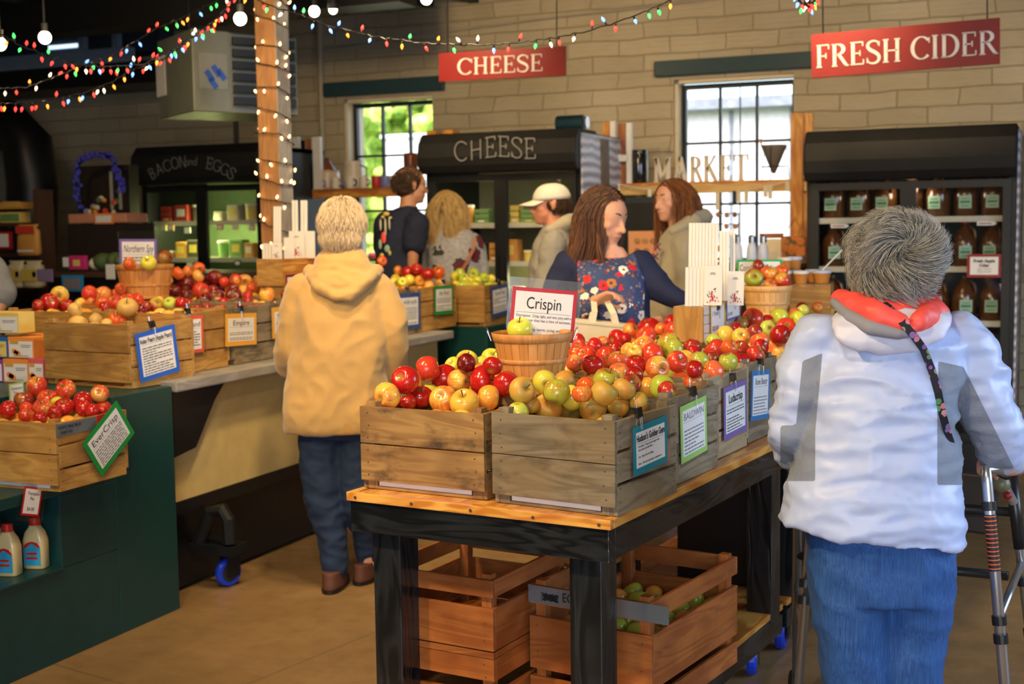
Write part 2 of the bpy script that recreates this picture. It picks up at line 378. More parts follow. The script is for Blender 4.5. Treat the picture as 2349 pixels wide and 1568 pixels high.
# ------------------------------------------------------------------ structure materials
t = NT('wall_brick'); v = t.coord('Object', (1, 1, 1), rot=(math.radians(90), 0, 0))
nz = t.noise(t.coord('Object'), 1.1, 4, .6); nf = t.noise(t.coord('Object', (3, 3, 26)), 4, 3, .6)
wob = t.new('VectorMath', operation='MULTIPLY_ADD')
tn = t.new('TexNoise'); tn.inputs['Scale'].default_value = 3.; t.link(v, tn.inputs['Vector']); t.link(tn.outputs[1], wob.inputs[0]); wob.inputs[1].default_value = (.09, .04, 0); t.link(v, wob.inputs[2])
br = t.new('TexBrick'); t.link(wob.outputs[0], br.inputs['Vector']); br.offset = .5; br.inputs['Scale'].default_value = 1.
for k, q in (('Mortar Size', .005), ('Mortar Smooth', .9), ('Brick Width', .40), ('Row Height', .118), ('Bias', 0.)): br.inputs[k].default_value = q
br.inputs['Color1'].default_value = (.52, .455, .32, 1); br.inputs['Color2'].default_value = (.46, .395, .27, 1); br.inputs['Mortar'].default_value = (.40, .33, .21, 1)
c = t.mix(t.maprange(nz, .35, .7), br.outputs[0], (.52, .46, .34), 'MULTIPLY'); c = t.mix(.55, c, br.outputs[0])
c = t.mix(t.math('MULTIPLY', t.maprange(nf, .55, .8), .35), c, (.22, .17, .10))
t.set(Base_Color=c, Roughness=.55)
w = t.new('TexWave', wave_type='BANDS', bands_direction='Z'); t.link(t.coord('Object'), w.inputs[0]); w.inputs['Scale'].default_value = 9.; w.inputs['Distortion'].default_value = .6
h = t.math('ADD', t.math('MULTIPLY', t.math('SUBTRACT', 1., br.outputs['Fac']), 1.), t.math('ADD', t.math('MULTIPLY', w.outputs[1], .12), t.math('MULTIPLY', nf, .3)))
t.bump(h, .8, .010); MAT['wall_brick'] = t.m
t = NT('concrete'); a = t.noise(t.coord('Object'), .9, 5, .65, .4); b = t.noise(t.coord('Object'), 9, 5, .6); d = t.noise(t.coord('Object'), 60, 2)
c = t.mix(t.maprange(a, .3, .7), (.205, .122, .044), (.345, .22, .105)); c = t.mix(t.math('MULTIPLY', t.maprange(b, .45, .7), .5), c, (.155, .095, .038))
br = t.new('TexBrick'); t.link(t.coord('Object', rot=(0, 0, .2)), br.inputs[0]); br.offset = 0; br.inputs['Scale'].default_value = 1.
for k, q in (('Mortar Size', .006), ('Brick Width', 3.1), ('Row Height', 2.7)): br.inputs[k].default_value = q
c = t.mix(t.math('MULTIPLY', br.outputs['Fac'], .6), c, (.15, .1, .06))
t.set(Base_Color=c); t.link(t.maprange(b, .3, .7, .30, .48), t.b.inputs['Roughness']); t.bump(t.math('ADD', b, d), .12, .004); MAT['concrete'] = t.m
plain('ceiling_dark', (.06, .05, .035), .8); plain('joist', (.016, .030, .028), .6)
plain('iron_frame', (.010, .016, .022), .45)
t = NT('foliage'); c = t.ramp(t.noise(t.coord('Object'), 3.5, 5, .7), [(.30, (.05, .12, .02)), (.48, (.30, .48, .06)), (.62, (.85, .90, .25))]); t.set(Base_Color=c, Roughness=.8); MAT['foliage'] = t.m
plain('ground', (.30, .32, .16), .9, nz=.2); plain('white_wall', (.74, .77, .80), .8, nz=.08); plain('roof_grey', (.24, .27, .33), .8, nz=.2)
# ------------------------------------------------------------------ shell
WY = 9.2; XL, XR, YR, ZC = -10.2, 2.6, -3.0, 3.5
W1 = (-5.38, -4.575, 1.02, 2.54); W2 = (-2.62, -1.755, 1.02, 2.54)
def wall_with_openings(mb, a0, a1, z0, z1, ops, t0, t1, axis):
    def B(x0, x1, za, zb):
        if x1-x0 < 1e-4 or zb-za < 1e-4: return
        if axis == 'x': mb.box(x0, x1, t0, t1, za, zb)
        else: mb.box(t0, t1, x0, x1, za, zb)
    cx = a0
    for (x0, x1, za, zb) in sorted(ops): B(cx, x0, z0, z1); B(x0, x1, z0, za); B(x0, x1, zb, z1); cx = x1
    B(cx, a1, z0, z1)
m = MB(); wall_with_openings(m, XL-.3, XR+.3, 0, ZC, [W1, W2], WY, WY+.3, 'x'); struct('wall_back', m, 'wall_brick')
m = MB(); wall_with_openings(m, YR, WY, 0, ZC, [(2.9, 5.5, 1.0, 2.5)], XR, XR+.25, 'y'); struct('wall_right', m, 'wall_brick')
m = MB(); wall_with_openings(m, YR, WY, 0, ZC, [], XL-.25, XL, 'y'); struct('wall_left', m, 'wall_brick')
m = MB(); wall_with_openings(m, XL, XR, 0, ZC, [(-.4, 2.6-.05, 0, 2.9)], YR-.25, YR, 'x'); struct('wall_rear', m, 'wall_brick')
m = MB(); m.box(XL, XR, YR, WY, -.1, 0); struct('floor', m, 'concrete')
m = MB(); m.box(XL, XR, YR, WY, ZC, ZC+.1); struct('ceiling', m, 'ceiling_dark')
x0j = PY(878, 36, WY-.05)[0]; k = 0
for i in range(-22, 19):
    xx = x0j+i*.385; 
    if xx < XL+.1 or xx > XR-.1: continue
    m = MB(); m.box(xx-.03, xx+.045, YR+.02, WY-.01, 3.21, ZC-.002); o = m.build('ceiling_joist', 'joist')
    o['kind'] = 'structure'
m = MB(); a = PY(740, 195, WY); b = PY(1013, 212, WY)
def lintel(n, xa, xb, z0, z1): m = MB(); m.box(xa, xb, WY-.05, WY-.004, z0, z1); struct(n, m, 'teal_paint', .006)
lintel('trim_1', PY(740, 195, WY-.05)[0], PY(1015, 180, WY-.05)[0], 2.565, 2.675)
lintel('trim_2', PY(1500, 147, WY-.05)[0], -1.42, 2.565, 2.675)
def window(n, wx, thin=None):
    x0, x1, z0, z1 = wx; Y = WY+.13
    m = MB(); m.box(x0+.002, x1-.002, WY+.02, WY+.28, z0+.001, z0+.03); m.box(x0+.001, x0+.028, WY+.02, WY+.28, z0+.03, z1-.03); m.box(x0+.03, x1-.002, WY+.02, WY+.1, z1-.028, z1-.002)
    rev = struct(n+'_reveal' if 0 else n, m, 'cream')
    m = MB(); f = .022
    m.box(x0+.03, x0+.062, Y-.02, Y+.02, z0+.03, z1-.03); m.box(x1-.03, x1-.002, Y-.02, Y+.02, z0+.03, z1-.03)
    m.box(x0+.062, x1-.03, Y-.02, Y+.02, z1-.065, z1-.03); m.box(x0+.062, x1-.03, Y-.02, Y+.02, z0+.03, z0+.06)
    w = (x1-x0-.06)/3
    for k in (1, 2): m.box(x0+.045+w*k-.009, x0+.045+w*k+.009, Y-.018, Y+.018, z0+.06, z1-.065)
    for z in (2.085, 1.64, 1.24): m.box(x0+.062, x1-.03, Y-.016, Y+.016, z-.009, z+.009)
    if thin: m.box(thin-.004, thin+.004, Y+.03, Y+.045, z0+.06, z1-.065)
    fr = m.build('window_frame', 'iron_frame', rev)
    m = MB(); m.box(x0+.03, x1-.01, Y-.002, Y+.002, z0+.04, z1-.04); m.build('pane', 'window_glass', rev)
window('window_1', W1); window('window_2', W2, thin=-2.17)
# ------------------------------------------------------------------ outdoors
m = MB(); m.box(-60, 30, WY+.3, 70, -.3, -.12); o = struct('floor_outside', m, 'ground')
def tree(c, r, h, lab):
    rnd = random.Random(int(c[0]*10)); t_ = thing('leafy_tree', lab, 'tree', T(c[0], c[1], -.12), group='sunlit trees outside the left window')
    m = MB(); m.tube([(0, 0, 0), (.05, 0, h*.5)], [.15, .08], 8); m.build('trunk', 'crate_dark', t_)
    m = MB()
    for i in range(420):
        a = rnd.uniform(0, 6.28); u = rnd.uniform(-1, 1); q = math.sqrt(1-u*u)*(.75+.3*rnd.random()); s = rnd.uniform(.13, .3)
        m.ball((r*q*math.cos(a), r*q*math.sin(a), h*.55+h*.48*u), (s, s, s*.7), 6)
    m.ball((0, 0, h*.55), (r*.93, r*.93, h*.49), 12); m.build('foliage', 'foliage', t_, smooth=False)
tree((-11.9, 19.5), 1.7, 5.2, 'sunlit tree outside the left window, filling its left panes')
tree((-9.6, 20.3), 1.6, 4.9, 'sunlit tree outside the left window, filling its right panes')
tree((-10.8, 17.5), 1.5, 4.6, 'nearest sunlit tree outside the left window, in its middle')
tree((-8.3, 19.0), 1.6, 4.8, 'sunlit tree outside the left window beside the grey shed')
tree((-14.5, 22.0), 1.9, 5.6, 'taller tree standing furthest left outside the left window')
m = MB(); a = PY(885, 318, 16); b = PY(1000, 318, 16); m.box(a[0], b[0]+.4, 16, 17.5, -.12, a[2]); m.box(a[0]-.06, b[0]+.46, 15.94, 17.56, a[2], a[2]+.05)
tag(recenter(m.build('garden_shed', 'white_wall')), 'pale grey shed seen low through the left window', 'shed')
B = thing('building', 'white walled building with grey roof edge seen through the right window', 'building', T(-4.2, 15, -.12))
zt = PY(1650, 224, 14.75)[2]; zr = PY(1650, 248, 14.75)[2]
m = MB(); m.box(-1.6, 6, 0, 3, 0, zr+.12); m.build('wall', 'white_wall', B)
m = MB(); m.box(-1.7, 6.1, -.25, 3.1, zr+.1201, zt+.12); m.build('roof_edge', 'roof_grey', B)
m = MB()
for x in (.6, 1.3, 2.4): m.box(x, x+.04, -.03, 0, 0, zr+.1)
m.build('downpipe', 'roof_grey', B)
# ------------------------------------------------------------------ loft, beam, heater, pipes at the back left
m = MB(); a = PY(0, 62, 7.6); b = PY(560, 8, 7.6); z = a[2]
m.box(XL+.02, b[0]+1.2, 7.6, 7.85, z-.08, z+.16); struct('trim_beam', m, 'black')
m = MB(); zz = PY(150, 150, 8.7)[2]; zt2 = 3.2
x1 = PY(310, 120, 8.7)[0]; x0 = XL+.05
L_ = thing('loft_office', 'blue grey loft window band hung high on the back wall, left of the heater', 'window band', T(0, 0, 0))
m.box(x0, x1, 8.62, 8.7, zz-.02, zz+.10); m.build('sill_rail', plain('loft_blue', (.20, .27, .34), .5), L_)
m = MB(); m.box(x0, x1+.3, 8.62, 9.18, zz-.2, zz-.022); m.build('soffit', 'black', L_)
m = MB()
for x in (190, 268): m = MB(); q = PY(x, 90, 8.66)[0]; m.box(q-.028, q+.028, 8.63, 8.69, zz+.10, zt2); m.build('mullion', 'loft_blue', L_)
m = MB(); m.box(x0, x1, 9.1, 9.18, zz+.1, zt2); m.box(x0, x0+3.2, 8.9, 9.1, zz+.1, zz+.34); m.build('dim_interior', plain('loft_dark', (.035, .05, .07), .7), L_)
m = MB(); m.box(PY(112, 50, 8.9)[0], PY(180, 50, 8.9)[0], 8.88, 8.9, zt2-.12, zt2-.09); m.build('ceiling_strip_lamp', plain('lamp_cool', (.8, .9, 1), .5, emit=(.6, .8, 1), es=2.), L_)
# air heater
dH = 7.2; P0 = PD(522, 100, dH); P1 = PD(522, 252, dH)
P0 = PD(445, 255, 7.3)
H = thing('unit_heater', 'grey metal air heater with black louvres hung beside the lit post', 'heater', T(P0[0], P0[1], P0[2]) @ rotz(math.radians(57)) @ T(.40, 0, 0))
w1 = .40; hh = .46
m = MB(); m.box(-.40, -.175, 0, .58, 0, hh); m.box(-.175, .25, .015, .56, 0, hh); m.build('casing', 'grey_metal', H, bevel=.006)
m = MB()
for k in range(6): m.box(-.155, .23, -.004, .014, .05+k*.068, .092+k*.068)
m.build('louvre_slot', 'black', H)
m = MB()
for k in range(7): m.add([(-.16, -.03, .05+k*.068-.012), (.235, -.03, .05+k*.068-.012), (.235, .012, .05+k*.068), (-.16, .012, .05+k*.068)], [(0, 1, 2, 3)])
m.build('louvre_blade', 'grey_metal', H)
m = MB(); m.M = frameM((-.365, -.003, .13), (1, 0, 0), (0, 0, 1)); m.box(0, .17, 0, .2, 0, .002); m.build('badge', plain('badge_grey', (.25, .27, .24), .4), H)
m = MB(); m.M = frameM((-.365, -.006, .13), (1, 0, 0), (0, 0, 1))
for x, y in ((.03, .09), (.07, .12), (.05, .05), (.1, .1)): m.prism([(x, y), (x+.025, y+.02), (x+.065, y-.035), (x+.04, y-.055)], 0, .002)
m.build('badge_stripe', plain('badge_blue', (.02, .10, .55), .4), H)
m = MB(); m.M = frameM((-.403, .60, .13), (0, -1, 0), (0, 0, 1)); m.box(.0, .16, 0, .24, 0, .003); m.build('notice', 'paper', H)
for x in (.2, -.3): m = MB(); m.tube([(x, .3, hh), (x, .3, 3.2-P0[2])], .008, 6); m.build('hanging_rod', 'black_metal', H)
m = MB(); q = PY(735, 180, WY-.03); m.tube([(q[0], WY-.025, .1), (q[0], WY-.025, 3.2)], .022, 10); tag(recenter(m.build('wall_pipe', 'pipe_paint')), 'cream painted vertical pipe on the back wall left of the first window', 'pipe')
BT0 = PY(302, 338, 8.0)[2]
m = MB(); m.tube([PY(540, 240, 8.5), PY(540, 240, 8.5)*np.array((1, 1, 0))+np.array((0, 0, BT0))], .02, 8); tag(recenter(m.build('vent_pipe', 'black')), 'short black pipe between the heater and the bacon and eggs fridge', 'pipe')
m = MB(); pts = [PY(x, y, WY-.03) for x, y in ((738, 118), (900, 92), (1050, 68), (1280, 38), (1500, 14), (1700, -12))]; m.tube(pts, .008, 5); tag(recenter(m.build('wall_cable', 'pipe_paint')), 'thin painted cable running along the top of the back wall', 'cable')
# dark flue at the far left
m = MB(); 
pts = [PY(-40, 300, 8.2), PY(20, 285, 8.2), PY(62, 330, 8.2), PY(74, 430, 8.2), PY(70, 600, 8.2), PY(70, 720, 8.2)]
m.tube([pts[0]+np.array((-.6, 0, .05))]+pts, [.2]*7, 14); m.v = m.v; tag(recenter(m.build('stove_flue', 'black', smooth=True)), 'thick dark curved flue at the left edge of the back wall', 'flue')
# ------------------------------------------------------------------ signs on chains
def hung_sign(text, x0, x1, ya0, ya1, yb0, Y, label, h, pad, sx):
    a = PY(x0, ya0, Y); b = PY(x1, ya1, Y); c = PY(x0, yb0, Y)
    S = thing('hanging_sign', label, 'sign', frameM(c, b-a, (0, 0, 1))); w = np.linalg.norm(b-a); H_ = a[2]-c[2]
    m = MB(); m.box(0, w, 0, H_, -.02, 0); m.build('board', 'sign_red', S)
    m = MB(); tw = caps(MB(), text, h, sx=1); s = sx*w/tw; caps(m, text, h, pad*w, (H_-h)*.46, s, 0.001, .004); m.build('lettering', 'letter_white', S)
    m = MB(); m.tube([(.06, H_, -.01), (.06, 3.2-c[2], -.01)], .004, 5); m.build('chain', 'wire', S)
    m = MB(); m.tube([(w-.06, H_, -.01), (w-.06, 3.2-c[2], -.01)], .004, 5); m.build('chain', 'wire', S)
hung_sign('CHEESE', 1007, 1297, 122, 105, 187, 7.6, 'red sign reading CHEESE hung on chains above the black cheese fridge', .105, .155, .68)
hung_sign('FRESH CIDER', 1862, 2295, 79, 40, 179, 7.0, 'red sign reading FRESH CIDER hung on chains at the upper right', .118, .02, .97)
# ------------------------------------------------------------------ fridges
def fridge(xa, xb, Yf, top, label, canh, fill, text=None, chalk=None, light_x=None, side='black'):
    w = xb-xa; D_ = .82
    F = thing('display_fridge', label, 'fridge', T(xa, Yf, 0))
    m = MB(); m.box(0, .05, 0, D_, .05, top-.02); m.box(w-.05, w, 0, D_, .05, top-.02); m.box(0, w, 0, D_, top-.06, top-.02); m.box(0, w, 0, D_, .0, .22)
    m.build('cabinet', 'black_metal', F, bevel=.004)
    m = MB(); m.box(.05, w-.05, D_-.05, D_-.01, .22, top-.06); m.build('back_panel', fill, F)
    zc = top-canh                                   # curved header
    prof = [(-.10, zc), (-.13, zc+.05), (-.14, zc+canh*.4), (-.12, zc+canh*.75), (-.06, top), (.3, top), (.3, top-.03), (0, top-.03), (0, zc)]
    m = MB(); n = len(prof); v = [(0, y, z) for y, z in prof]+[(w, y, z) for y, z in prof]
    m.add(v, [tuple(range(n)), tuple(range(n, 2*n))[::-1]]+[(i, n+i, n+(i+1) % n, (i+1) % n) for i in range(n)]); m.build('canopy', 'chalkboard', F, bevel=.012)
    if text:
        m = MB(); m.M = frameM((0, -.146, zc), (1, 0, 0), (0, 0, 1)); text(m, w, canh); m.build('chalk_lettering', 'chalk', F)
    for k in (0, 1):
        x0 = .03+k*(w-.06)/2; x1 = x0+(w-.06)/2
        m = MB(); z1 = zc-.01; f = .045
        m.box(x0, x0+f, -.035, -.002, .2, z1); m.box(x1-f, x1, -.035, -.002, .2, z1); m.box(x0+f, x1-f, -.035, -.002, z1-f, z1); m.box(x0+f, x1-f, -.035, -.002, .2, .2+f)
        d = m.build('door', 'black_metal', F)
        m = MB(); m.box(x0+f, x1-f, -.022, -.016, .2+f, z1-f); m.build('glass', 'window_glass', d)
        m = MB(); hx = x1-.02 if k == 0 else x0+.02; m.box(hx-.008, hx+.008, -.06, -.036, .9, 1.3); m.build('handle', 'black', d)
    return F
def ch_cheese(m, w, h):
    def cv(X, Y): return X, Y+.012*math.sin(X*13)
    caps(m, 'CHEESE', h*.5, w*.25, h*.32, .92, 0, .002, thin=.045, curve=cv)
def ch_bacon(m, w, h):
    def arc(cx, R, tilt=0):
        def f(X, Y): a = (X-cx)/R; return cx+math.sin(a)*(R+Y-h*.5), h*.5+math.cos(a)*(R+Y-h*.5)-R+.0
        return f
    caps(m, 'BACON', h*.30, w*.16, h*.42, .95, 0, .002, thin=.05, curve=arc(w*.48, .7)); caps(m, 'and', h*.22, w*.455, h*.47, 1., 0, .002, thin=.05, curve=arc(w*.5, .7)); caps(m, 'EGGS', h*.30, w*.62, h*.42, .95, 0, .002, thin=.05, curve=arc(w*.50, .7))
plain('fridge_green', (.22, .32, .16), .6); plain('fridge_cold', (.10, .17, .22), .6); plain('fridge_grey', (.30, .28, .16), .6)
YF = 8.0
a = PY(1845, 300, YF-.1); b = PY(2335, 282, YF-.1); CX0, CX1, CT = a[0], b[0], (a[2]+b[2])/2
FC = fridge(CX0, CX1, YF, CT, 'tall black glass door fridge filled with brown cider jugs', .30, 'fridge_cold')
a = PY(960, 308, YF-.1); b = PY(1322, 297, YF-.1); EX0, EX1, ET = a[0], b[0], a[2]
FE = fridge(EX0, EX1, YF, ET, 'black glass door fridge with CHEESE chalked on its curved header', .27, 'fridge_grey', ch_cheese)
YB = 8.1
a = PY(302, 338, YB-.1); BX0, BT = a[0], a[2]; BX1 = PY(592, 325, YB-.1)[0]
FB = fridge(BX0, BX1, YB, BT, 'black fridge with BACON and EGGS chalked on its header, left of the lit post', .29, 'fridge_green', ch_bacon)
def shelves(F, w, zs, D_=.70, m_='white'):
    for z in zs:
        m = MB(); m.box(.06, w-.06, .06, D_, z-.012, z); m.box(.06, w-.06, .045, .06, z-.03, z+.004); m.build('shelf', m_, F)
CS = [PY(2200, y, YF+.06)[2] for y in (497, 612, 736, 870)]
ES = [PY(1150, y, YF+.06)[2] for y in (512, 600, 705, 820)]
BS = [PY(420, y, YB+.06)[2] for y in (508, 592, 690)]
shelves(FC, CX1-CX0, CS, m_=plain('shelf_steel', (.5, .5, .42), .4)); shelves(FE, EX1-EX0, ES, m_='shelf_steel'); shelves(FB, BX1-BX0, BS, m_='shelf_steel')
def tube_lamp(F, x, y, z0, z1, col, e, loc):
    m = MB(); m.box(x-.012, x+.012, y-.01, y+.01, z0, z1); m.build('tube_lamp', plain('tube_'+F.name, (1, 1, .8), .4, emit=col, es=6.), F)
    light('POINT', 'fridge_light', loc, e, col, .08)
xb = PY(470, 500, YB+.07)[0]-BX0
tube_lamp(FB, xb, .05, .9, BT-.40, (.95, 1, .35), 20, (BX0+xb, YB+.12, 1.55)); light('POINT', 'fridge_light', (BX0+.3, YB+.15, 1.55), 16, (.9, 1, .4), .08)
light('POINT', 'fridge_light', (EX0+.75, YF+.3, 1.1), 8, (1, .95, .5), .08); light('POINT', 'fridge_light', (EX0+.35, YF+.2, 1.62), 2.5, (1, .95, .5), .08)
light('POINT', 'fridge_light', (CX0+.6, YF+.05, 1.68), 2.5, (1, .82, .6), .05)
# cider jugs
plain('cider', (.085, .03, .008), .22, coat=.6); plain('label_green', (.30, .48, .34), .5); plain('label_dark', (.04, .20, .10), .5); plain('cap_red', (.45, .01, .01), .4); plain('cap_dark', (.06, .03, .02), .4)
def jug(label, group, cap):
    J = thing('cider_jug', label, 'jug', group=group)
    m = MB(); m.lathe([(.055, 0), (.07, .01), (.072, .13), (.066, .17), (.04, .21), (.02, .235), (.019, .25)], 14); m.build('bottle', 'cider', J, smooth=True)
    m = MB(); m.lathe([(.022, .25), (.022, .272)], 12); m.build('cap', cap, J)
    m = MB(); m.tube([(.03, -.035, .235), (.05, -.05, .215), (.058, -.058, .175), (.05, -.05, .15)], .008, 6); m.build('grip', 'cider', J)
    m = MB(); m.M = T(0, -.0735, .05); m.box(-.036, .036, -.001, .001, 0, .075); l = m.build('label', 'label_green', J)
    m = MB(); m.M = T(0, -.075, .05); m.box(-.028, .028, -.001, .001, .03, .045); m.box(-.022, .022, -.001, .001, .012, .018); m.box(-.022, .022, -.001, .001, .055, .06); m.build('label_print', 'label_dark', J)
    return J
rows = {0: ('second shelf from the top', 'cap_dark'), 1: ('third shelf', 'cap_red'), 2: ('fourth shelf', 'cap_dark'), 3: ('bottom shelf', 'cap_red')}
names = {0: 'upper', 1: 'middle', 2: 'lower', 3: 'bottom'}
protos = {}; wC = CX1-CX0
ordn = ['first', 'second', 'third', 'fourth', 'fifth', 'sixth', 'seventh', 'eighth', 'ninth', 'tenth', 'eleventh', 'twelfth', 'thirteenth', 'fourteenth', 'fifteenth', 'sixteenth']
for r in range(4):
    n = 7; cap = 'cap_red' if r in (1, 3) else 'cap_dark'
    for k in range(n):
        lab = 'brown cider jug on the %s shelf of the cider fridge, %s from the left' % (names[r], ordn[k])
        grp = 'cider jugs on the %s fridge shelf' % names[r]
        if cap not in protos: J = protos[cap] = jug(lab, grp, cap)
        else: J = copy_tree(protos[cap]); J['label'] = lab; J['group'] = grp
        J.location = (CX0+.135+k*(wC-.27)/(n-1), YF+.16+random.uniform(-.015, .02), CS[r]); J.rotation_euler[2] = random.uniform(-.25, .25)
S = thing('fridge_notice', 'red bordered notice reading Fresh Apple Cider on the cider fridge door', 'notice', frameM(PY(2218, 636, YF-.045), (1, 0, 0), (0, 0, 1)))
m = MB(); m.box(0, .185, 0, .135, -.003, 0); m.build('card', 'sign_red', S); m = MB(); m.box(.016, .17, .016, .119, 0, .001); m.build('sheet', 'paper', S)
m = MB(); add_text(m, 'Fresh Apple', .093, .088, .024, align='CENTER', z=.002, bold=.001); add_text(m, 'Cider', .093, .062, .024, align='CENTER', z=.002, bold=.001)
for y in (.045, .03): add_text(m, 'gallons and half', .093, y, .012, align='CENTER', z=.002)
m.build('lettering', 'ink', S)
for xx, yy in ((1925, 518), (2262, 512)):
    a = PY(xx, yy, YF+.03); S = thing('shelf_tag', 'small white arrow tag on the %s end of the top cider shelf' % ('left' if xx < 2000 else 'right'), 'tag', T(a), group='cider shelf tags')
    m = MB(); m.M = frameM((0, 0, 0), (1, 0, 0), (0, 0, 1)); m.prism([(-.05, -.012), (.045, -.012), (.06, 0), (.045, .012), (-.05, .012)], 0, .002); m.build('card', 'paper', S)
    m = MB(); m.M = frameM((0, -.003, 0), (1, 0, 0), (0, 0, 1)); m.box(-.04, .03, -.003, .003, 0, .001); m.build('print', 'sign_red', S)
# goods in the cheese and the bacon fridge
GC = [('butter_yellow', (.70, .55, .12)), ('pack_cream', (.62, .58, .42)), ('pack_orange', (.60, .28, .06)), ('pack_green', (.15, .30, .10)), ('pack_dark', (.06, .05, .04)), ('pack_red', (.40, .04, .03))]
for n_, c_ in GC: plain(n_, c_, .5)
cname = {'butter_yellow': 'yellow', 'pack_cream': 'cream coloured', 'pack_orange': 'orange', 'pack_green': 'green', 'pack_dark': 'dark', 'pack_red': 'red'}
def goods(xa, xb, Y, zs, fr, seed, avoid=()):
    rnd = random.Random(seed); seen = {}
    for si, z in enumerate(zs):
        x = xa+.07
        while x < xb-.14:
            w = rnd.uniform(.06, .13); h = rnd.uniform(.05, .15); kind = rnd.choice(['pack', 'tub', 'stack']); col = rnd.choice(GC)[0]
            if any(a_ < x+w and x < b_ for a_, b_ in avoid): x += .04; continue
            key = (kind, col, si)
            wd = {'pack': 'pack', 'tub': 'round tub', 'stack': 'carton stack'}[kind]
            sh = ['upper', 'middle', 'lower', 'bottom'][si]
            seen[key] = seen.get(key, 0)+1
            lab = '%s %s on the %s shelf of the %s fridge%s' % (cname[col], wd, sh, fr, '' if seen[key] == 1 else ', %s such from the left' % ordn[seen[key]-1])
            G = thing({'pack': 'food_pack', 'tub': 'food_tub', 'stack': 'carton_stack'}[kind], lab, 'food', T(x+w/2, Y+.17, z+.001), 'goods in the %s fridge' % fr)
            m = MB(); e = MB()
            if kind == 'pack': m.box(-w/2, w/2, -.05, .05, 0, h); e.box(-w*.3, w*.3, -.053, -.05, h*.3, h*.75)
            elif kind == 'tub': m.lathe([(w*.38, 0), (w*.45, h*.8)], 14); e.lathe([(w*.48, h*.8), (w*.48, h*.9), (w*.4, h*.93)], 14)
            else:
                for q in range(3): m.box(-w*.48, w*.48, -.05, .05, q*h*.33, q*h*.33+h*.29)
                e.box(-w*.2, w*.2, -.053, -.05, h*.1, h*.2)
            m.build('wrapper' if kind != 'tub' else 'cup', col, G, bevel=.003); e.build('label' if kind != 'tub' else 'lid', 'paper' if rnd.random() < .6 else 'butter_yellow', G)
            x += w+rnd.uniform(.012, .05)
goods(EX0, EX1, YF, ES, 'cheese', 3); goods(BX0, BX1, YB, BS, 'bacon', 5, avoid=((BX0+xb-.03, BX0+xb+.03),))
for k, (x, y, c_) in enumerate(((375, 522, 'butter_yellow'), (392, 522, 'pack_orange'), (430, 528, 'paper'), (505, 521, 'pack_red'), (540, 520, 'butter_yellow'), (578, 522, 'pack_red'), (435, 607, 'label_green'), (545, 603, 'teal_paint'))):
    a = PY(x, y, YB+.035); S = thing('price_tag', 'price tag on a shelf edge of the bacon and eggs fridge, %s from the left' % ordn[k] if k < 6 else 'price tag on the lower shelf edge of the bacon and eggs fridge, %s side' % ('left' if k == 6 else 'right'), 'tag', T(a), 'price tags in the bacon fridge')
    m = MB(); m.box(-.028, .028, -.002, .002, -.022, .022); m.build('card', c_, S); m = MB(); m.box(-.02, .02, -.004, -.002, -.014, .014); m.build('sheet', 'paper', S)
# things on top of the cheese fridge
m = MB(); a = PY(1278, 283, 8.2); b = PY(1346, 283, 8.2); r = .052; m.tube([(a[0], 8.2, ET+r), (b[0]-.02, 8.2, ET+r)], r, 16); S = m.build('portable_speaker', 'teal_paint', smooth=False, bevel=.006); recenter(S)
tag(S, 'small dark teal cylinder speaker lying on top of the cheese fridge', 'speaker')
m = MB(); m.tube([(.115, 0, r), (.122, 0, r)], r*.8, 16); o = m.build('end_cap', 'steel', S)
for k, (x, lab) in enumerate(((996, 'left'), (1036, 'right'))):
    a = PY(x, 302, 8.15); m = MB(); m.box(-.035, .035, -.05, .05, 0, .035); o = m.build('wood_block', 'pine'); o.location = (a[0], 8.15, ET+.001); tag(o, 'small wooden block lying on top of the cheese fridge, the %s one' % lab, 'block', 'wood blocks on the fridge')
# pale ribbed sides of the cheese and the cider fridge
t = NT('ribbed_side'); wv = t.new('TexWave', wave_type='BANDS', bands_direction='Z'); t.link(t.coord('Object'), wv.inputs[0]); wv.inputs['Scale'].default_value = 5.; wv.inputs['Distortion'].default_value = 3.; wv.inputs['Detail'].default_value = 3
c = t.mix(wv.outputs[1], (.22, .23, .32), (.60, .62, .74)); t.set(Base_Color=c, Roughness=.4); t.bump(wv.outputs[1], .6, .01); MAT['ribbed_side'] = t.m
for F_, wF, tF in ((FE, EX1-EX0, ET), (FC, CX1-CX0, CT)):
    m = MB(); m.box(wF+.0005, wF+.012, -.02, .81, .05, tF-.03); m.build('ribbed_side', 'ribbed_side', F_)
    m = MB(); m.box(wF+.0125, wF+.02, .34, .50, .05, tF-.05); m.build('brown_strip', 'crate_dark', F_)
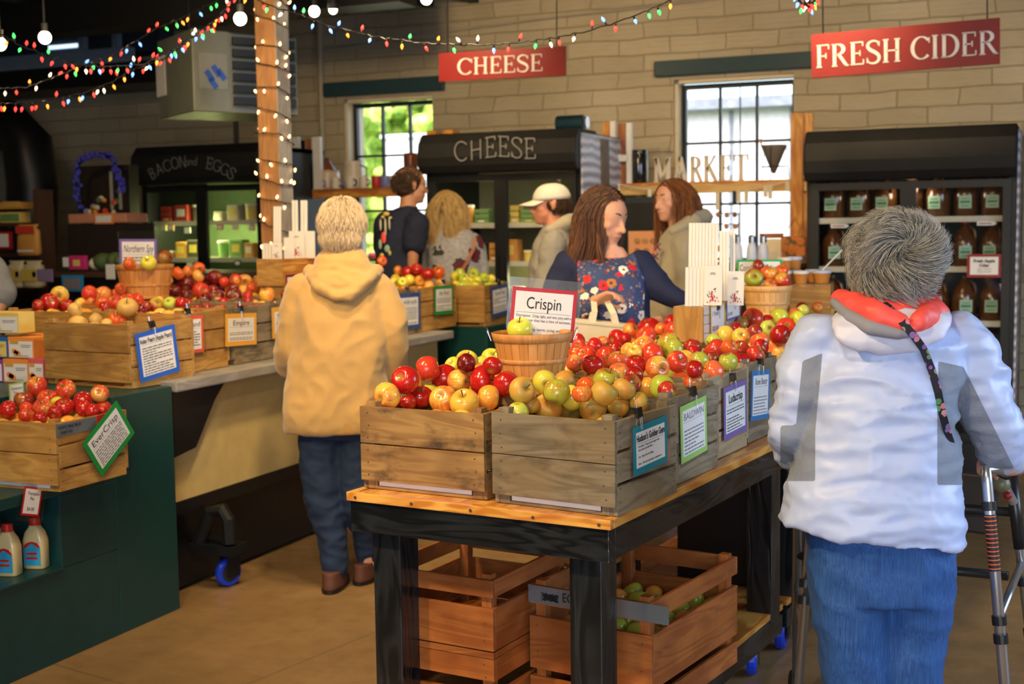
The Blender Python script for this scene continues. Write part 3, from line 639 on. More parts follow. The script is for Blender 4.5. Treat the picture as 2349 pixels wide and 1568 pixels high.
# ------------------------------------------------------------------ table frame
TA = PZ(1400, 1195, .8); TB = PZ(794, 1128, .8)
TEX = (TA-TB)/np.linalg.norm(TA-TB); TEY = np.array([-TEX[1], TEX[0], 0])
def TF(x, y, z=0.): return TA*np.array((1, 1, 0))+TEX*x+TEY*y+np.array((0, 0, z))
def TM(x, y, z=0., a=0.): return frameM(TF(x, y, z), TEX*math.cos(a)+TEY*math.sin(a), TEY*math.cos(a)-TEX*math.sin(a))
def zat(x, y, py):
    lo, hi = -1, 4
    for _ in range(40):
        m_ = (lo+hi)/2
        if proj((x, y, m_))[1] > py: lo = m_
        else: hi = m_
    return m_
plain('blue_tyre', (.01, .05, .62), .35); plain('rubber', (.02, .02, .02), .6); plain('tape', (.30, .34, .38), .25, .6); plain('red_tape', (.6, .02, .01), .4)
def caster(parent, x, y, a=0., z0=.0):
    """wheel part with tyre and fork as sub-parts; wheel plane turned by a"""
    m = MB(); m.M = T(x, y, .062) @ rotz(a); m.tube([(0, -.014, 0), (0, .014, 0)], .042, 20); o = m.build('caster', 'rubber', parent)
    m = MB(); m.M = T(x, y, .062) @ rotz(a)
    v = []; n = 24; pr = [(.042, -.017), (.056, -.017), (.061, -.008), (.061, .008), (.056, .017), (.042, .017)]
    for k in range(n):
        c, s = math.cos(2*math.pi*k/n), math.sin(2*math.pi*k/n); v += [(r*c, y_, r*s) for r, y_ in pr]
    f = [(k*6+j, k*6+(j+1) % 6, ((k+1) % n)*6+(j+1) % 6, ((k+1) % n)*6+j) for k in range(n) for j in range(6)]
    m.add(v, f); m.build('tyre', 'blue_tyre', o, smooth=False)
    m = MB(); m.M = T(x, y, .062) @ rotz(a); m.box(-.02, .045, -.026, -.022, -.02, .07); m.box(-.02, .045, .022, .026, -.02, .07); m.box(-.03, .06, -.035, .035, .068, .078); m.build('fork', 'black_metal', o)
    return o
def display_table(y0, D_, W_, label, wheels):
    t_ = thing('display_table', label, 'table', TM(0, y0))
    m = MB(); k = 7; w = (W_-.05)/k
    for i in range(k): m.box(-W_+.03+i*w, -W_+.03+(i+1)*w-.001, .02, D_-.02, .778, .8)
    for p in ((-W_, 0, 0, .022), (-W_, 0, D_-.022, D_)): m.box(p[0], p[1], p[2], p[3], .777, .801)
    m.box(-.024, 0, .022, D_-.022, .777, .801); m.box(-W_, -W_+.024, .022, D_-.022, .777, .801); m.build('tabletop', 'pine', t_, bevel=.002)
    m = MB()
    for i in range(5): m.M = frameM((-W_+.03+i*(W_-.06)/4, -.0005, .788), (1, 0, 0), (0, 0, 1)); m.lathe([(.0045, -.001), (.0045, .001)], 8)
    m.build('screw_plug', 'nail', t_)
    m = MB(); m.box(-W_+.008, -.008, .008, .046, .695, .777); m.box(-W_+.008, -.008, D_-.046, D_-.008, .695, .777); m.box(-.046, -.008, .046, D_-.046, .695, .777); m.box(-W_+.008, -W_+.046, .046, D_-.046, .695, .777); m.build('apron', 'black_paint', t_, bevel=.002)
    for x in (-W_+.05, -.135):
        for y in (.047, D_-.137): m = MB(); m.box(x, x+.088, y, y+.088, .165, .694); m.build('leg', 'black_paint', t_, bevel=.003)
    m = MB()
    for i in range(6): w = (W_-.1)/6; m.box(-W_+.05+i*w, -W_+.05+(i+1)*w-.002, .0, D_+.0, .178, .198)
    m.build('lower_shelf', 'pine', t_, bevel=.002)
    m = MB(); m.box(-W_+.05, -.052, .003, .04, .10, .164); m.box(-W_+.05, -.052, D_-.04, D_-.003, .10, .164); m.box(-.09, -.052, .04, D_-.04, .10, .177); m.box(-W_+.05, -W_+.088, .04, D_-.04, .10, .177); m.build('lower_frame', 'black_paint', t_, bevel=.002)
    for x, y, a in wheels: caster(t_, x, y, a)
    return t_
display_table(0, 1.485, .778, 'black framed table with orange pine top, nearest, carrying the grey crates', [(-.10, 1.30, 1.9), (-.66, 1.30, 1.6), (-.66, .12, 1.2), (-.12, .12, 1.9)])
display_table(1.53, 1.95, .80, 'second black framed table behind the nearest one, mostly hidden by crates', [(-.095, .07, 1.75), (-.68, .07, 1.5), (-.68, 1.8, 1.5), (-.1, 1.8, 1.6)])
# ------------------------------------------------------------------ crates
def plank_v(m, x0, x1, y, z0, z1, th, n, gap, axis, nails=True):
    h = (z1-z0-gap*(n-1))/n
    for i in range(n):
        za = z0+i*(h+gap)
        if axis == 'x': m.box(x0, x1, y, y+th, za, za+h, 0)
        else: m.box(y, y+th, x0, x1, za, za+h, 1)
def crate(M_, w, d, h, mat, label, group=None, front=2, side=3, gap=.004, sgap=.008, slat=None, liner=True, lift=.024, matf=None):
    c = thing('apple_crate', label, 'crate', M_, group); th = .012; k = .03; R_ = random.random
    for x in (th+.001, w-th-k-.001):
        for y in (th+.001, d-th-k-.001): m = MB(); m.box(x, x+k, y, y+k, .0, h+(.012 if side > 2 else -.002)); m.build('corner_post', mat, c, bevel=.0015)
    for nm, y in (('front_panel', 0), ('back_panel', d-th)):
        m = MB()
        if slat:
            for a, b in slat: m.box(0, w, y, y+th, a*h, b*h)
        else: plank_v(m, 0, w, y, lift, h, th, front, gap, 'x')
        if nm == 'front_panel':
            nn = 3 if not slat else 2; m.M = Matrix.Identity(4)
            for i in range(2*nn):
                for xx in (th+k*.45, w-th-k*.55):
                    z = lift+(h-lift)*(i+.5)/(2*nn)
                    if slat and not any(a*h+.006 < z < b*h-.006 for a, b in slat): continue
                    m.M = frameM((xx+random.uniform(-.004, .004), -.0004, z), (1, 0, 0), (0, 0, 1)); m.lathe([(.0026, -.001), (.0026, .0008)], 6, mi=1)
        m.build(nm, [matf or mat, 'nail'], c, bevel=.0012)
    for x in (0, w-th):
        m = MB()
        if slat:
            for a, b in slat: m.box(x, x+th, th+.0005, d-th-.0005, a*h, b*h)
        else: plank_v(m, th+.0005, d-th-.0005, x, .001, h, th, side, sgap, 'y')
        if x > 0 and not slat:
            for i in range(side*2):
                for yy in (th+k*.5, d-th-k*.5): m.M = frameM((w+.0004, yy, .02+(h-.03)*(i+.4)/(side*2)), (0, 1, 0), (0, 0, 1)); m.lathe([(.0026, -.001), (.0026, .0008)], 6, mi=1)
        m.build('side_panel', [mat, 'nail'], c, bevel=.0012)
    m = MB(); n = 4
    for i in range(n): a = (d-2*th)/n; m.box(th, w-th, th+i*a+.003, th+(i+1)*a-.003, .0, .008)
    m.build('base', mat, c)
    if liner: m = MB(); m.box(th+k+.006, w-th-k-.006, th+.0035, th+.0055, .009, h*.5); m.box(th+k+.006, w-th-k-.006, th+.004, d-th-.004, .009, .0105); m.build('paper_liner', 'paper', c)
    return c
G1 = 'wooden crates on the nearest table'
CR = {}      # name -> (M, w, d, h)
def addc(key, M_, w, d, h, *a, **k): CR[key] = (M_, w, d, h); return crate(M_, w, d, h, *a, **k)
Z8 = .8015
addc('gem', TM(-.352, .048, Z8, -.055), .352, .352, .232, 'crate_grey', 'weathered grey crate of golden russet apples on the near right table corner', G1, gap=.002, front=2)
addc('c1', TM(-.765, .052, Z8, .01), .385, .352, .224, 'crate_tan', 'tan stained crate of red apples on the near left table corner', G1, gap=.004)
addc('baldwin', TM(-.392, .425, Z8, -.02), .372, .345, .238, 'crate_grey', 'grey crate behind the golden russet crate with a light green card', G1, side=3)
addc('luda', TM(-.428, .782, Z8), .372, .355, .250, 'crate_pale', 'pale wooden crate with a purple bordered card, third along the table edge', G1, side=3)
addc('rome', TM(-.438, 1.148, Z8), .372, .30, .255, 'crate_grey', 'crate with a blue bordered card at the far end of the nearest table', G1)
addc('c1b', TM(-.775, .415, Z8), .372, .355, .232, 'crate_gold', 'crate of yellow apples directly behind the tan stained crate', G1)
addc('c1c', TM(-.812, .782, Z8), .372, .355, .240, 'crate_tan', 'crate in the left row of the nearest table, beyond the yellow apples', G1)
addc('c1d', TM(-.82, 1.148, Z8), .372, .30, .25, 'crate_tan', 'left crate at the far end of the nearest table', G1)
for i in range(5):
    for j in range(2):
        addc('t2%d%d' % (i, j), TM(-.42-.375*j, 1.56+i*.385, Z8), .365, .37, .242, 'crate_tan' if (i+j) % 2 else 'crate_pale', '%s crate from the near end in the %s row of the second table' % (ordn[i], 'right' if j == 0 else 'left'), 'wooden crates on the second table')
bn = thing('storage_bin', 'black storage bin on the lower shelf of the second table', 'bin', TM(-.50, 1.62, .1995)); m = MB(); m.box(0, .42, 0, .62, 0, .40); m.build('bin_body', 'black', bn, bevel=.01); m = MB(); m.box(-.01, .43, -.01, .63, .401, .43); m.build('bin_lid', 'iron_frame', bn, bevel=.006)
# crates under the near table
SL = [(.02, .17), (.30, .74), (.84, 1.)]
crate(TM(-.775, .13, .1995), .37, .50, .158, 'crate_red', 'orange brown crate standing on the lower shelf beneath the empty crate', 'crates on the lower shelf', slat=[(.0, .4), (.62, 1.)], liner=False)
crate(TM(-.775, .13, .359), .37, .45, .212, 'crate_red', 'empty orange brown slatted crate stacked on the left of the lower shelf', 'crates on the lower shelf', slat=[(.0, .08), (.10, .64), (.78, 1.)], liner=False)
ux = crate(TM(-.395, .31, .1995, -.06), .375, .56, .320, 'crate_red', 'orange brown slatted crate with silver tape marked EC on the lower shelf', 'crates on the lower shelf', slat=[(.0, .20), (.27, .73), (.84, 1.)], liner=False)
m = MB(); m.M = T(0, -.002, 0); m.box(-.001, .426, -.001, .0008, .322*.845, .322*.995); tp = m.build('silver_tape', 'tape', ux); tp['label'] = 'strip of silver tape with black marker'
m = MB(); m.M = frameM((.03, -.0045, .322*.87), (1, 0, 0), (0, 0, 1)); add_text(m, 'EC', .078, .007, .036, sx=.8, z=.001)
for i in range(3): m.tube([(.012+.055*(.5+.5*math.sin(k*1.9+i)), .013+.011*math.sin(k*2.3+i*2), .001) for k in range(14)], .0011, 4)
m.build('marker_writing', 'ink', tp)
# ------------------------------------------------------------------ left island and counter
IX = -3.21; IY = 4.11
I = thing('display_island', 'dark green stepped display island at the lower left', 'counter', T(IX, IY, 0))
def LB(m, x0, x1, y0, y1, z0, z1): m.box(x0-IX, x1-IX, y0-IY, y1-IY, z0, z1)
m = MB(); LB(m, -5.2, IX, 3.76, IY, 0, .893); LB(m, -5.2, IX, 2.2, 3.759, 0, .325); LB(m, -5.2, -3.62, 2.2, 3.759, .3255, .893); LB(m, -3.6195, IX, 3.468, 3.759, .3255, .585); LB(m, -3.6195, IX, 2.2, 3.759, .5855, .625); m.build('body', 'green_paint', I, bevel=.003)
m = MB(); LB(m, -3.6195, IX+.012, 2.2, 3.466, .3255, .333); m.build('niche_shelf', 'green_paint', I)
E2 = thing('display_island', 'dark green display stand at the far end of the left counter', 'counter', T(-3.2, 7.12, 0))
m = MB(); m.box(-.45, 0, 0, .40, 0, .893); m.build('body', 'green_paint', E2, bevel=.003); m = MB(); m.box(-.43, -.02, -.004, -.0005, .03, .86); m.build('face_panel', 'green_paint', E2)
C_ = thing('produce_counter', 'long left counter with grey plank top and beige front panel', 'counter', T(-3.3, 4.13, 0))
L2 = 2.53
m = MB(); 
for i in range(7):
    for ya, yb in (((0, L2),) if i not in (2, 3) else ((0, 1.70), (1.93, L2))): m.box(.1-(i+1)*.25, .1-i*.25-.002, ya, yb, .865, .909, 1)
m.build('plank_top', 'grey_plank', C_, bevel=.006)
m = MB(); m.box(-.03, 0, .02, L2-.02, .40, .862); m.build('front_panel', 'beige_panel', C_)
m = MB(); m.box(-.025, .006, .02, L2-.02, .345, .399); m.box(-.5, -.06, .05, L2-.05, .02, .344); m.build('plinth', 'black', C_)
for y in (.10, 1.5):
    m = MB(); m.M = frameM((.0, y, 0), (0, 1, 0), (0, 0, 1)); m.prism([(0, .86), (.26, .86), (.22, .80), (.02, .66), (-.04, .66), (-.05, .86)] if 0 else [(-.08, .862), (.27, .862), (.2, .80), (.06, .62), (-.08, .60)], .001, .06); m.build('bracket', 'black', C_)
K = thing('trolley', 'black trolley with a blue tyred caster parked under the left counter', 'trolley', T(-3.24, 4.40, 0))
m = MB(); m.tube([(-.1, 0, .15), (-.02, 0, .33), (.04, 0, .34), (.065, 0, .30), (.07, 0, .20)], .03, 10); m.box(-.12, .1, -.03, .09, .15, .19); m.build('frame', 'black_metal', K); caster(K, .02, .05, 1.3)
ZL = .9105
LC = [('asian', frameM(PZ(105, 880, .8945), PZ(300, 893, .8945)-PZ(105, 880, .8945), PZ(417, 868, .8945)-PZ(300, 893, .8945)), .465, .36, .25, 'crate_gold', 'crate of tan Asian pears on the near corner of the left island')]
def yx(Y, X=-3.335): return Y
addc('asian', LC[0][1], .465, .36, .25, 'crate_gold', LC[0][6], 'crates on the left counter', liner=False)
for key, y0, d, mt, lab in (('cort', 4.345, .33, 'crate_gold', 'crate with an orange red bordered card, directly behind the Asian pears'), ('emp', 4.705, .36, 'crate_grey', 'grey crate of dark red apples with the Empire card'),
        ('so', 5.10, .36, 'crate_grey', 'grey crate with a yellow orange card, half hidden by the person in the tan hoodie'), ('hid', 5.50, .38, 'crate_tan', 'crate mostly hidden behind the person in the tan hoodie'),
        ('gold', 5.92, .52, 'crate_gold', 'crate of yellow and red apples with a dark blue bordered card'), ('ida', 6.46, .52, 'crate_gold', 'crate with a green bordered card near the far end of the left counter')):
    zb = ZL if y0+d < 4.13+L2 else ZL
    addc(key, frameM((-3.335-.42, y0, zb if key != 'ida' else ZL), (1, 0, 0), (0, 1, 0)), .42, d if key != 'ida' else .195, .25, mt, lab, 'crates on the left counter', liner=False) if key != 'ida' else addc(key, frameM((-3.335-.42, 6.46, ZL), (1, 0, 0), (0, 1, 0)), .42, .52, .25, mt, lab, 'crates on the left counter', liner=False)
for i, y0 in enumerate((4.36, 4.73, 5.10, 5.47, 6.07)):
    addc('b%d' % i, frameM((-4.30, y0, ZL), (1, 0, 0), (0, 1, 0)), .52, .36, .25, 'crate_gold' if i % 2 == 0 else 'crate_tan', '%s crate of the back row on the left counter, counted from the near end' % ordn[i], 'crates on the left counter', liner=False)
addc('b9', frameM(PZ(38, 752, 1.0)*np.array((1, 1, 0))+np.array((0, 0, .8945)), (1, 0.02, 0), (-.02, 1, 0)), .5, .34, .25, 'crate_gold', 'wide orange wood crate at the far left, behind the tea boxes', 'crates on the left counter', liner=False) if 0 else None
addc('cc', frameM((-3.62, 7.13, .8945), (1, 0, 0), (0, 1, 0)), .40, .37, .25, 'crate_gold', 'crate of yellow green apples on the far green stand', 'crates on the left counter', liner=False)
p = PX(133, 1118, -3.10); PE = frameM((-3.10-.44, p[1], .6255), (1, 0, 0), (0, 1, 0))
addc('ever', PE, .44, .36, .235, 'crate_gold', 'yellow pine crate of red apples jutting from the dark green island', None, side=3)
# counter 2 behind (back row support on the left)
B3 = thing('back_counter', 'dark counter behind the left crates carrying the back row', 'counter', T(-5.35, 4.13, 0))
m = MB(); m.box(.3, .95, 0, 2.5, 0, .86); m.build('body', 'black', B3)
# ------------------------------------------------------------------ cards
def card(label, M_, w, h, border, title, body=None, bars=0, tstyle={}, bw=.085, clip=True, top=.0, seed=0, plastic=(.02, .02, .02, .02), titleh=.15, tw=.8, rule=True, bodysize=.05, name='variety_card', group=None, lead=1.35, inkm='ink'):
    """M_: origin bottom-left of the coloured border, x along width, y up, z out of the card"""
    S = thing(name, label, 'card', M_, group)
    m = MB(); l, r, b, t_ = plastic; m.box(-l, w+r, -b, h+t_, -.0008, -.0002); m.build('plastic_sleeve', 'plastic', S)
    m = MB(); m.box(0, w, 0, h, 0, .0004); m.build('border', border, S)
    bwm = bw*w; m = MB(); m.box(bwm, w-bwm, bwm, h-bwm, .0004, .0008); m.build('sheet', 'paper', S)
    m = MB(); th = titleh*h; y = h-bwm-th*1.25
    if title: add_text(m, title, w/2, y, th*1.25, z=.0012, align='CENTER', width=tw*(w-2*bwm), **tstyle)
    y -= th*.30
    if rule: m.box(bwm*1.4, w-bwm*1.4, y, y+.0008, .0009, .0011)
    if body:
        bs = bodysize*h; 
        for ln in body:
            y -= bs*lead
            if ln and y > bwm: add_text(m, ln, bwm*1.5, y, bs, z=.0012, maxw=w-2.6*bwm, sx=.92, extrude=.0001)
    if bars:
        rnd = random.Random(seed); y -= h*.03; lh = (y-bwm*1.3)/bars
        for i in range(bars):
            y -= lh; x = bwm*1.5; xe = w-bwm*1.6 if rnd.random() < .7 else w*rnd.uniform(.4, .8)
            if rnd.random() < .18: continue
            while x < xe:
                ww = w*rnd.uniform(.04, .13); ww = min(ww, xe-x); m.box(x, x+ww, y, y+lh*.36, .0009, .0011); x += ww+w*.018
    m.build('lettering', inkm, S)
    if clip is not None and clip:
        cx = w*(clip if clip is not True else .5); cy = h+top
        m = MB(); s = .013; m.add([(cx-s, cy-.022, .006), (cx+s, cy-.022, .006), (cx+s*.9, cy+.004, .003), (cx-s*.9, cy+.004, .003), (cx-s, cy-.022, .0012), (cx+s, cy-.022, .0012), (cx+s*.9, cy+.004, -.016), (cx-s*.9, cy+.004, -.016)], [(0, 1, 2, 3), (5, 4, 7, 6), (3, 2, 6, 7), (0, 3, 7, 4), (1, 5, 6, 2), (0, 4, 5, 1)])
        k = m.build('binder_clip', 'black_gloss', S)
        m = MB(); m.tube([(cx-.005, cy-.02, .006), (cx-.0035, cy-.048, .008), (cx, cy-.053, .008), (cx+.0035, cy-.048, .008), (cx+.005, cy-.02, .006)], .0008, 5); m.build('wire_handle', 'wire', k); m = MB(); m.tube([(cx-.005, cy+.002, -.008), (cx-.004, cy+.022, -.010), (cx, cy+.027, -.010), (cx+.004, cy+.022, -.010), (cx+.005, cy+.002, -.008)], .0008, 5); m.build('wire_handle', 'wire', k)
    return S
def on_plane(px_, p0, n):
    v = ray(*px_); n = np.array(n, float); return CAM+v*(((np.array(p0)-CAM)@n)/(v@n))
def card_px(label, TL, TR, BL, p0, n, border, title, **k):
    a, b, c = (on_plane(q, p0, n) for q in (TL, TR, BL)); w = np.linalg.norm(b-a); h = np.linalg.norm(a-c)
    return card(label, frameM(c, b-a, a-c), w, h, border, title, **k)
for n_, c_ in (('teal_card', (.0, .24, .33)), ('lime_card', (.36, .62, .16)), ('purple_card', (.20, .14, .42)), ('blue_card', (.02, .20, .50)), ('royal_card', (.01, .12, .62)), ('red_card', (.75, .10, .05)), ('orange_card', (.85, .42, .05)), ('navy_card', (.03, .08, .26)), ('green_card', (.01, .28, .05)), ('crimson_card', (.48, .005, .015)), ('maroon_card', (.18, .01, .05)), ('kelly_card', (.01, .42, .10))): plain(n_, c_, .35, nz=.03)
def side_of(key, off=.006): M_, w, d, h = CR[key]; p = M_ @ Vector((w+off, d/2, h/2)); n = (M_.to_3x3() @ Vector((1, 0, 0))); return tuple(p), tuple(n)
P_ = side_of('gem', .008); card_px("teal bordered card for Hudson's Golden Gem clipped to the grey crate", (1446.8, 983.7), (1525.5, 952.9), (1454, 1092.8), *P_, 'teal_card', "Hudson's Golden Gem", body=['Description:  Crisp, juicy and sugary with a', 'nutty, almost pear-like flavor.', '', 'Uses:  Eating fresh and drying.', '', 'Notes:  Discovered growing in a hedgerow in', "Tangent, Oregon in the 1920's"], tstyle=dict(bold=.0006), tw=.98, titleh=.16, clip=.18, top=.042, plastic=(.015, .018, .018, .045), bodysize=.062, lead=1.15)
P_ = side_of('baldwin', .008); card_px('light green bordered Baldwin card clipped to the second grey crate', (1551.9, 938.2), (1612.8, 910), (1563, 1064.7), *P_, 'lime_card', 'BALDWIN', bars=8, seed=2, tw=.9, titleh=.14, clip=.52, top=.035, inkm='ink_grey', plastic=(.008, .008, .01, .05))
P_ = side_of('luda', .008); card_px('purple bordered Ludacrisp card clipped to the pale crate', (1651, 895.6), (1704.6, 873.3), (1660.8, 1011.5), *P_, 'purple_card', 'Ludacrisp', bars=8, seed=3, tw=.72, titleh=.18, tstyle=dict(bold=.0006), clip=.42, top=.03, plastic=(.003, .003, .006, .03))
P_ = side_of('rome', .008); card_px('blue bordered Rome Beauty card at the far end of the nearest table', (1716.7, 854.5), (1759, 850), (1721.8, 966), *P_, 'blue_card', 'Rome Beauty', bars=8, seed=4, tw=.8, tstyle=dict(shear=.3), clip=.5, top=.035, inkm='ink_grey')
P_ = side_of('asian', .008); card_px('tilted blue bordered Asian Pears card on the near left crate', (305, 767.8), (396, 743.3), (323.4, 877.8), *P_, 'royal_card', 'Asian Pears (Apple Pears)', bars=11, seed=5, tw=.98, titleh=.11, tstyle=dict(bold=.0006), clip=.45, top=.03)
P_ = side_of('cort', .010); card_px('orange red bordered Cortland card partly hidden by the Asian pears crate', (402, 728), (463, 722), (407, 815), *P_, 'red_card', 'Cortland', bars=7, seed=6, titleh=.16, tw=.9, clip=.45, top=.03)
P_ = side_of('emp', .008); card_px('orange bordered Empire card on the crate of dark red apples', (514, 720), (586, 717), (517, 795), *P_, 'orange_card', 'Empire', bars=7, seed=7, titleh=.18, tw=.62, clip=.5, top=.03, plastic=(.01, .01, .02, .03))
P_ = side_of('so', .008); card_px('orange bordered card cut off by the person in the tan hoodie', (619, 706), (690, 698), (625, 777), *P_, 'orange_card', 'Somerset', bars=7, seed=8, titleh=.18, tw=.8, clip=.5, top=.03)
P_ = side_of('gold', .008); card_px('dark blue bordered Goldrush card beside the person in the tan hoodie', (902, 675), (958.7, 671), (908, 759), *P_, 'navy_card', 'Goldrush', bars=8, seed=9, titleh=.14, tw=.85, clip=.5, top=.03)
P_ = side_of('ida', .008); card_px('green bordered Ida Red card near the far end of the left counter', (996, 655.6), (1039, 652.7), (997, 723), *P_, 'green_card', 'Ida Red', bars=7, seed=10, titleh=.16, tw=.6, clip=.5, top=.03)
P_ = side_of('cc', .008); card_px('dark blue bordered card on the crate of yellow green apples', (1120.8, 662), (1160, 652), (1129, 728.8), *P_, 'navy_card', 'Suncrisp', bars=7, seed=11, titleh=.14, tw=.7, clip=.5, top=.02)
P_ = side_of('ever', .008); card_px('diamond hung green bordered EverCrisp card on the jutting pine crate', (182, 1026), (261, 925.5), (233.5, 1092.7), *P_, 'green_card', 'EverCrisp', bars=8, seed=12, titleh=.17, tw=.85, clip=False)
E_ = CR['ever']; s_ = thing('crate_label', 'silver tape with black marker writing on the jutting pine crate', 'label', E_[0] @ T(E_[1]+.0015, 0, 0))
m = MB(); m.box(0, .001, .002, .24, .19, .232); m.build('tape', 'tape', s_)
m = MB(); m.M = frameM((.0014, .01, .195), (0, 1, 0), (0, 0, 1)); add_text(m, 'WHITE PINE FRUIT', .0, .018, .018, sx=.75, z=.0008); add_text(m, 'DESERT RED', .01, .002, .014, sx=.75, z=.0008); m.build('marker_writing', 'ink', s_)
m = MB(); m.box(.0015, .004, .20, .24, .19, .236); m.build('red_tape', 'red_tape', s_)
card('small red bordered price card reading $4.00 above the bottles', frameM(PX(47, 1181, IX+.006), PX(105, 1186, IX+.006)-PX(47, 1181, IX+.006), (0, 0, 1)), .085, .098, 'crimson_card', None, clip=False, titleh=.02, rule=False, body=['  Pumpkin', '     Pie', '', '   $4.00'], bodysize=.17, lead=1.05)
card('small green bordered handwritten card on the island behind the red apples', frameM(PX(22, 926, -3.605), (0, 1, 0), (0, 0, 1)), .075, .075, 'lime_card', None, clip=False, titleh=.02, rule=False, body=['Cinnamon', '   Tea', '   $6'], bodysize=.2, lead=1.1)
# ------------------------------------------------------------------ apples
def applemat(name, base, over, cover, streak=.5, rough=.22, third=None, tamt=0., speck=.3, dark=None):
    t = NT(name); info = t.new('ObjectInfo'); tc = t.new('TexCoord'); rnd = info.outputs['Random']
    off = t.new('CombineXYZ'); t.link(t.math('MULTIPLY', rnd, 31.), off.inputs[0]); t.link(t.math('MULTIPLY', rnd, 17.), off.inputs[2])
    ad = t.new('VectorMath', operation='ADD'); t.link(tc.outputs['Object'], ad.inputs[0]); t.link(off.outputs[0], ad.inputs[1])
    n1 = t.noise(ad.outputs[0], 22, 2, .5)                                # big patches (apple radius .037)
    sep = t.new('SeparateXYZ'); t.link(tc.outputs['Object'], sep.inputs[0])
    ang = t.new('Math', operation='ARCTAN2'); t.link(sep.outputs[1], ang.inputs[0]); t.link(sep.outputs[0], ang.inputs[1])
    cv = t.new('CombineXYZ'); t.link(t.math('MULTIPLY', ang.outputs[0], 9.), cv.inputs[0]); t.link(t.math('MULTIPLY', sep.outputs[2], 28.), cv.inputs[1]); t.link(t.math('MULTIPLY', rnd, 50.), cv.inputs[2])
    n2 = t.noise(cv.outputs[0], 1.3, 3, .6)
    f = t.math('ADD', t.math('MULTIPLY', n1, 1-streak*.6), t.math('MULTIPLY', n2, streak*.6))
    # redder on one side, paler round the stem
    side = t.math('MULTIPLY', sep.outputs[0], 3.2); f = t.math('ADD', f, side)
    f = t.math('ADD', f, t.math('MULTIPLY', t.math('SUBTRACT', rnd, .5), .22))
    th = .5-(cover-.5)*.75
    m_ = t.maprange(f, th-.09, th+.10)
    c = t.mix(m_, base, over)
    if third: c = t.mix(t.math('MULTIPLY', t.maprange(t.noise(ad.outputs[0], 34, 3), .45, .62), tamt), c, third)
    hole = t.maprange(t.math('ADD', t.math('POWER', sep.outputs[0], 2.), t.math('POWER', sep.outputs[1], 2.)), .00002, .00016)
    c = t.mix(t.math('MULTIPLY', t.math('SUBTRACT', 1., hole), .75), c, (.30, .22, .04))
    if speck:
        vo = t.new('TexVoronoi'); vo.inputs['Scale'].default_value = 330; t.link(tc.outputs['Object'], vo.inputs[0])
        c = t.mix(t.math('MULTIPLY', t.math('LESS_THAN', vo.outputs[0], .16), speck), c, (.80, .62, .35))
    hs = t.new('HueSaturation'); t.link(c, hs.inputs['Color']); t.link(t.maprange(rnd, 0, 1, .88, 1.15), hs.inputs['Value']); t.link(t.maprange(n2, 0, 1, .495, .505), hs.inputs['Hue'])
    t.set(Base_Color=hs.outputs[0], Roughness=rough); t.b.inputs['Coat Weight'].default_value = .35 if rough < .35 else .05; t.b.inputs['Coat Roughness'].default_value = .12
    t.b.inputs['Subsurface Weight'].default_value = 0.
    MAT[name] = t.m
applemat('ap_red', (.78, .36, .05), (.44, .010, .009), .93, .5)
applemat('ap_blush', (.84, .46, .08), (.62, .045, .02), .74, .8)
applemat('ap_yblush', (.84, .56, .08), (.74, .13, .045), .50, .7)
applemat('ap_dark', (.30, .03, .02), (.16, .003, .008), .75, .4)
applemat('ap_yellow', (.80, .66, .07), (.62, .66, .06), .45, .3)
applemat('ap_russet', (.58, .34, .055), (.66, .28, .04), .5, .2, .42, third=(.44, .40, .06), tamt=.7, speck=.5)
applemat('ap_orange', (.78, .40, .08), (.70, .11, .02), .62, .7)
applemat('ap_greenred', (.44, .48, .05), (.52, .035, .02), .52, .7)
applemat('ap_brown', (.52, .26, .05), (.32, .03, .015), .72, .6)
applemat('ap_green', (.46, .58, .06), (.60, .60, .10), .4, .3)
applemat('ap_pear', (.66, .42, .11), (.52, .30, .07), .5, .1, .5, speck=.7)
plain('stem', (.10, .05, .02), .8)
KIND = {'r': ('ap_red', 'glossy red'), 'b': ('ap_blush', 'red and yellow blushed'), 'yb': ('ap_yblush', 'yellow apple with a pink blush'), 'd': ('ap_dark', 'very dark red'), 'y': ('ap_yellow', 'yellow'), 'ru': ('ap_russet', 'golden russet'),
        'o': ('ap_orange', 'orange red'), 'gr': ('ap_greenred', 'green and red'), 'br': ('ap_brown', 'brownish red'), 'g': ('ap_green', 'yellow green'), 'p': ('ap_pear', 'tan Asian')}
def apple_mesh(seed, sx=1., tall=1.):
    """radius 1 apple, stem axis +z"""
    rnd = random.Random(seed); n = 28; v = []; f = []; m_ = 18; ph = rnd.uniform(0, 6.28); lob = rnd.uniform(.008, .022); tilt = rnd.uniform(-.06, .06)
    for i in range(m_+1):
        t_ = math.pi*i/m_; s, c = math.sin(t_), math.cos(t_)
        r = s**.86*(1+.055*c); z = .90*tall*c
        z -= .30*math.exp(-(t_/.30)**2); z += .20*math.exp(-((math.pi-t_)/.32)**2)
        for k in range(n):
            a = 2*math.pi*k/n; q = 1+lob*math.cos(5*a+ph)*(.5-.5*c)+.02*math.cos(a*2+ph)
            v.append((r*q*math.cos(a), r*q*math.sin(a), z+tilt*r*math.cos(a+ph)))
    for i in range(m_):
        for k in range(n): k2 = (k+1) % n; f.append((i*n+k, (i+1)*n+k, (i+1)*n+k2, i*n+k2))
    return v, f
AM = {}
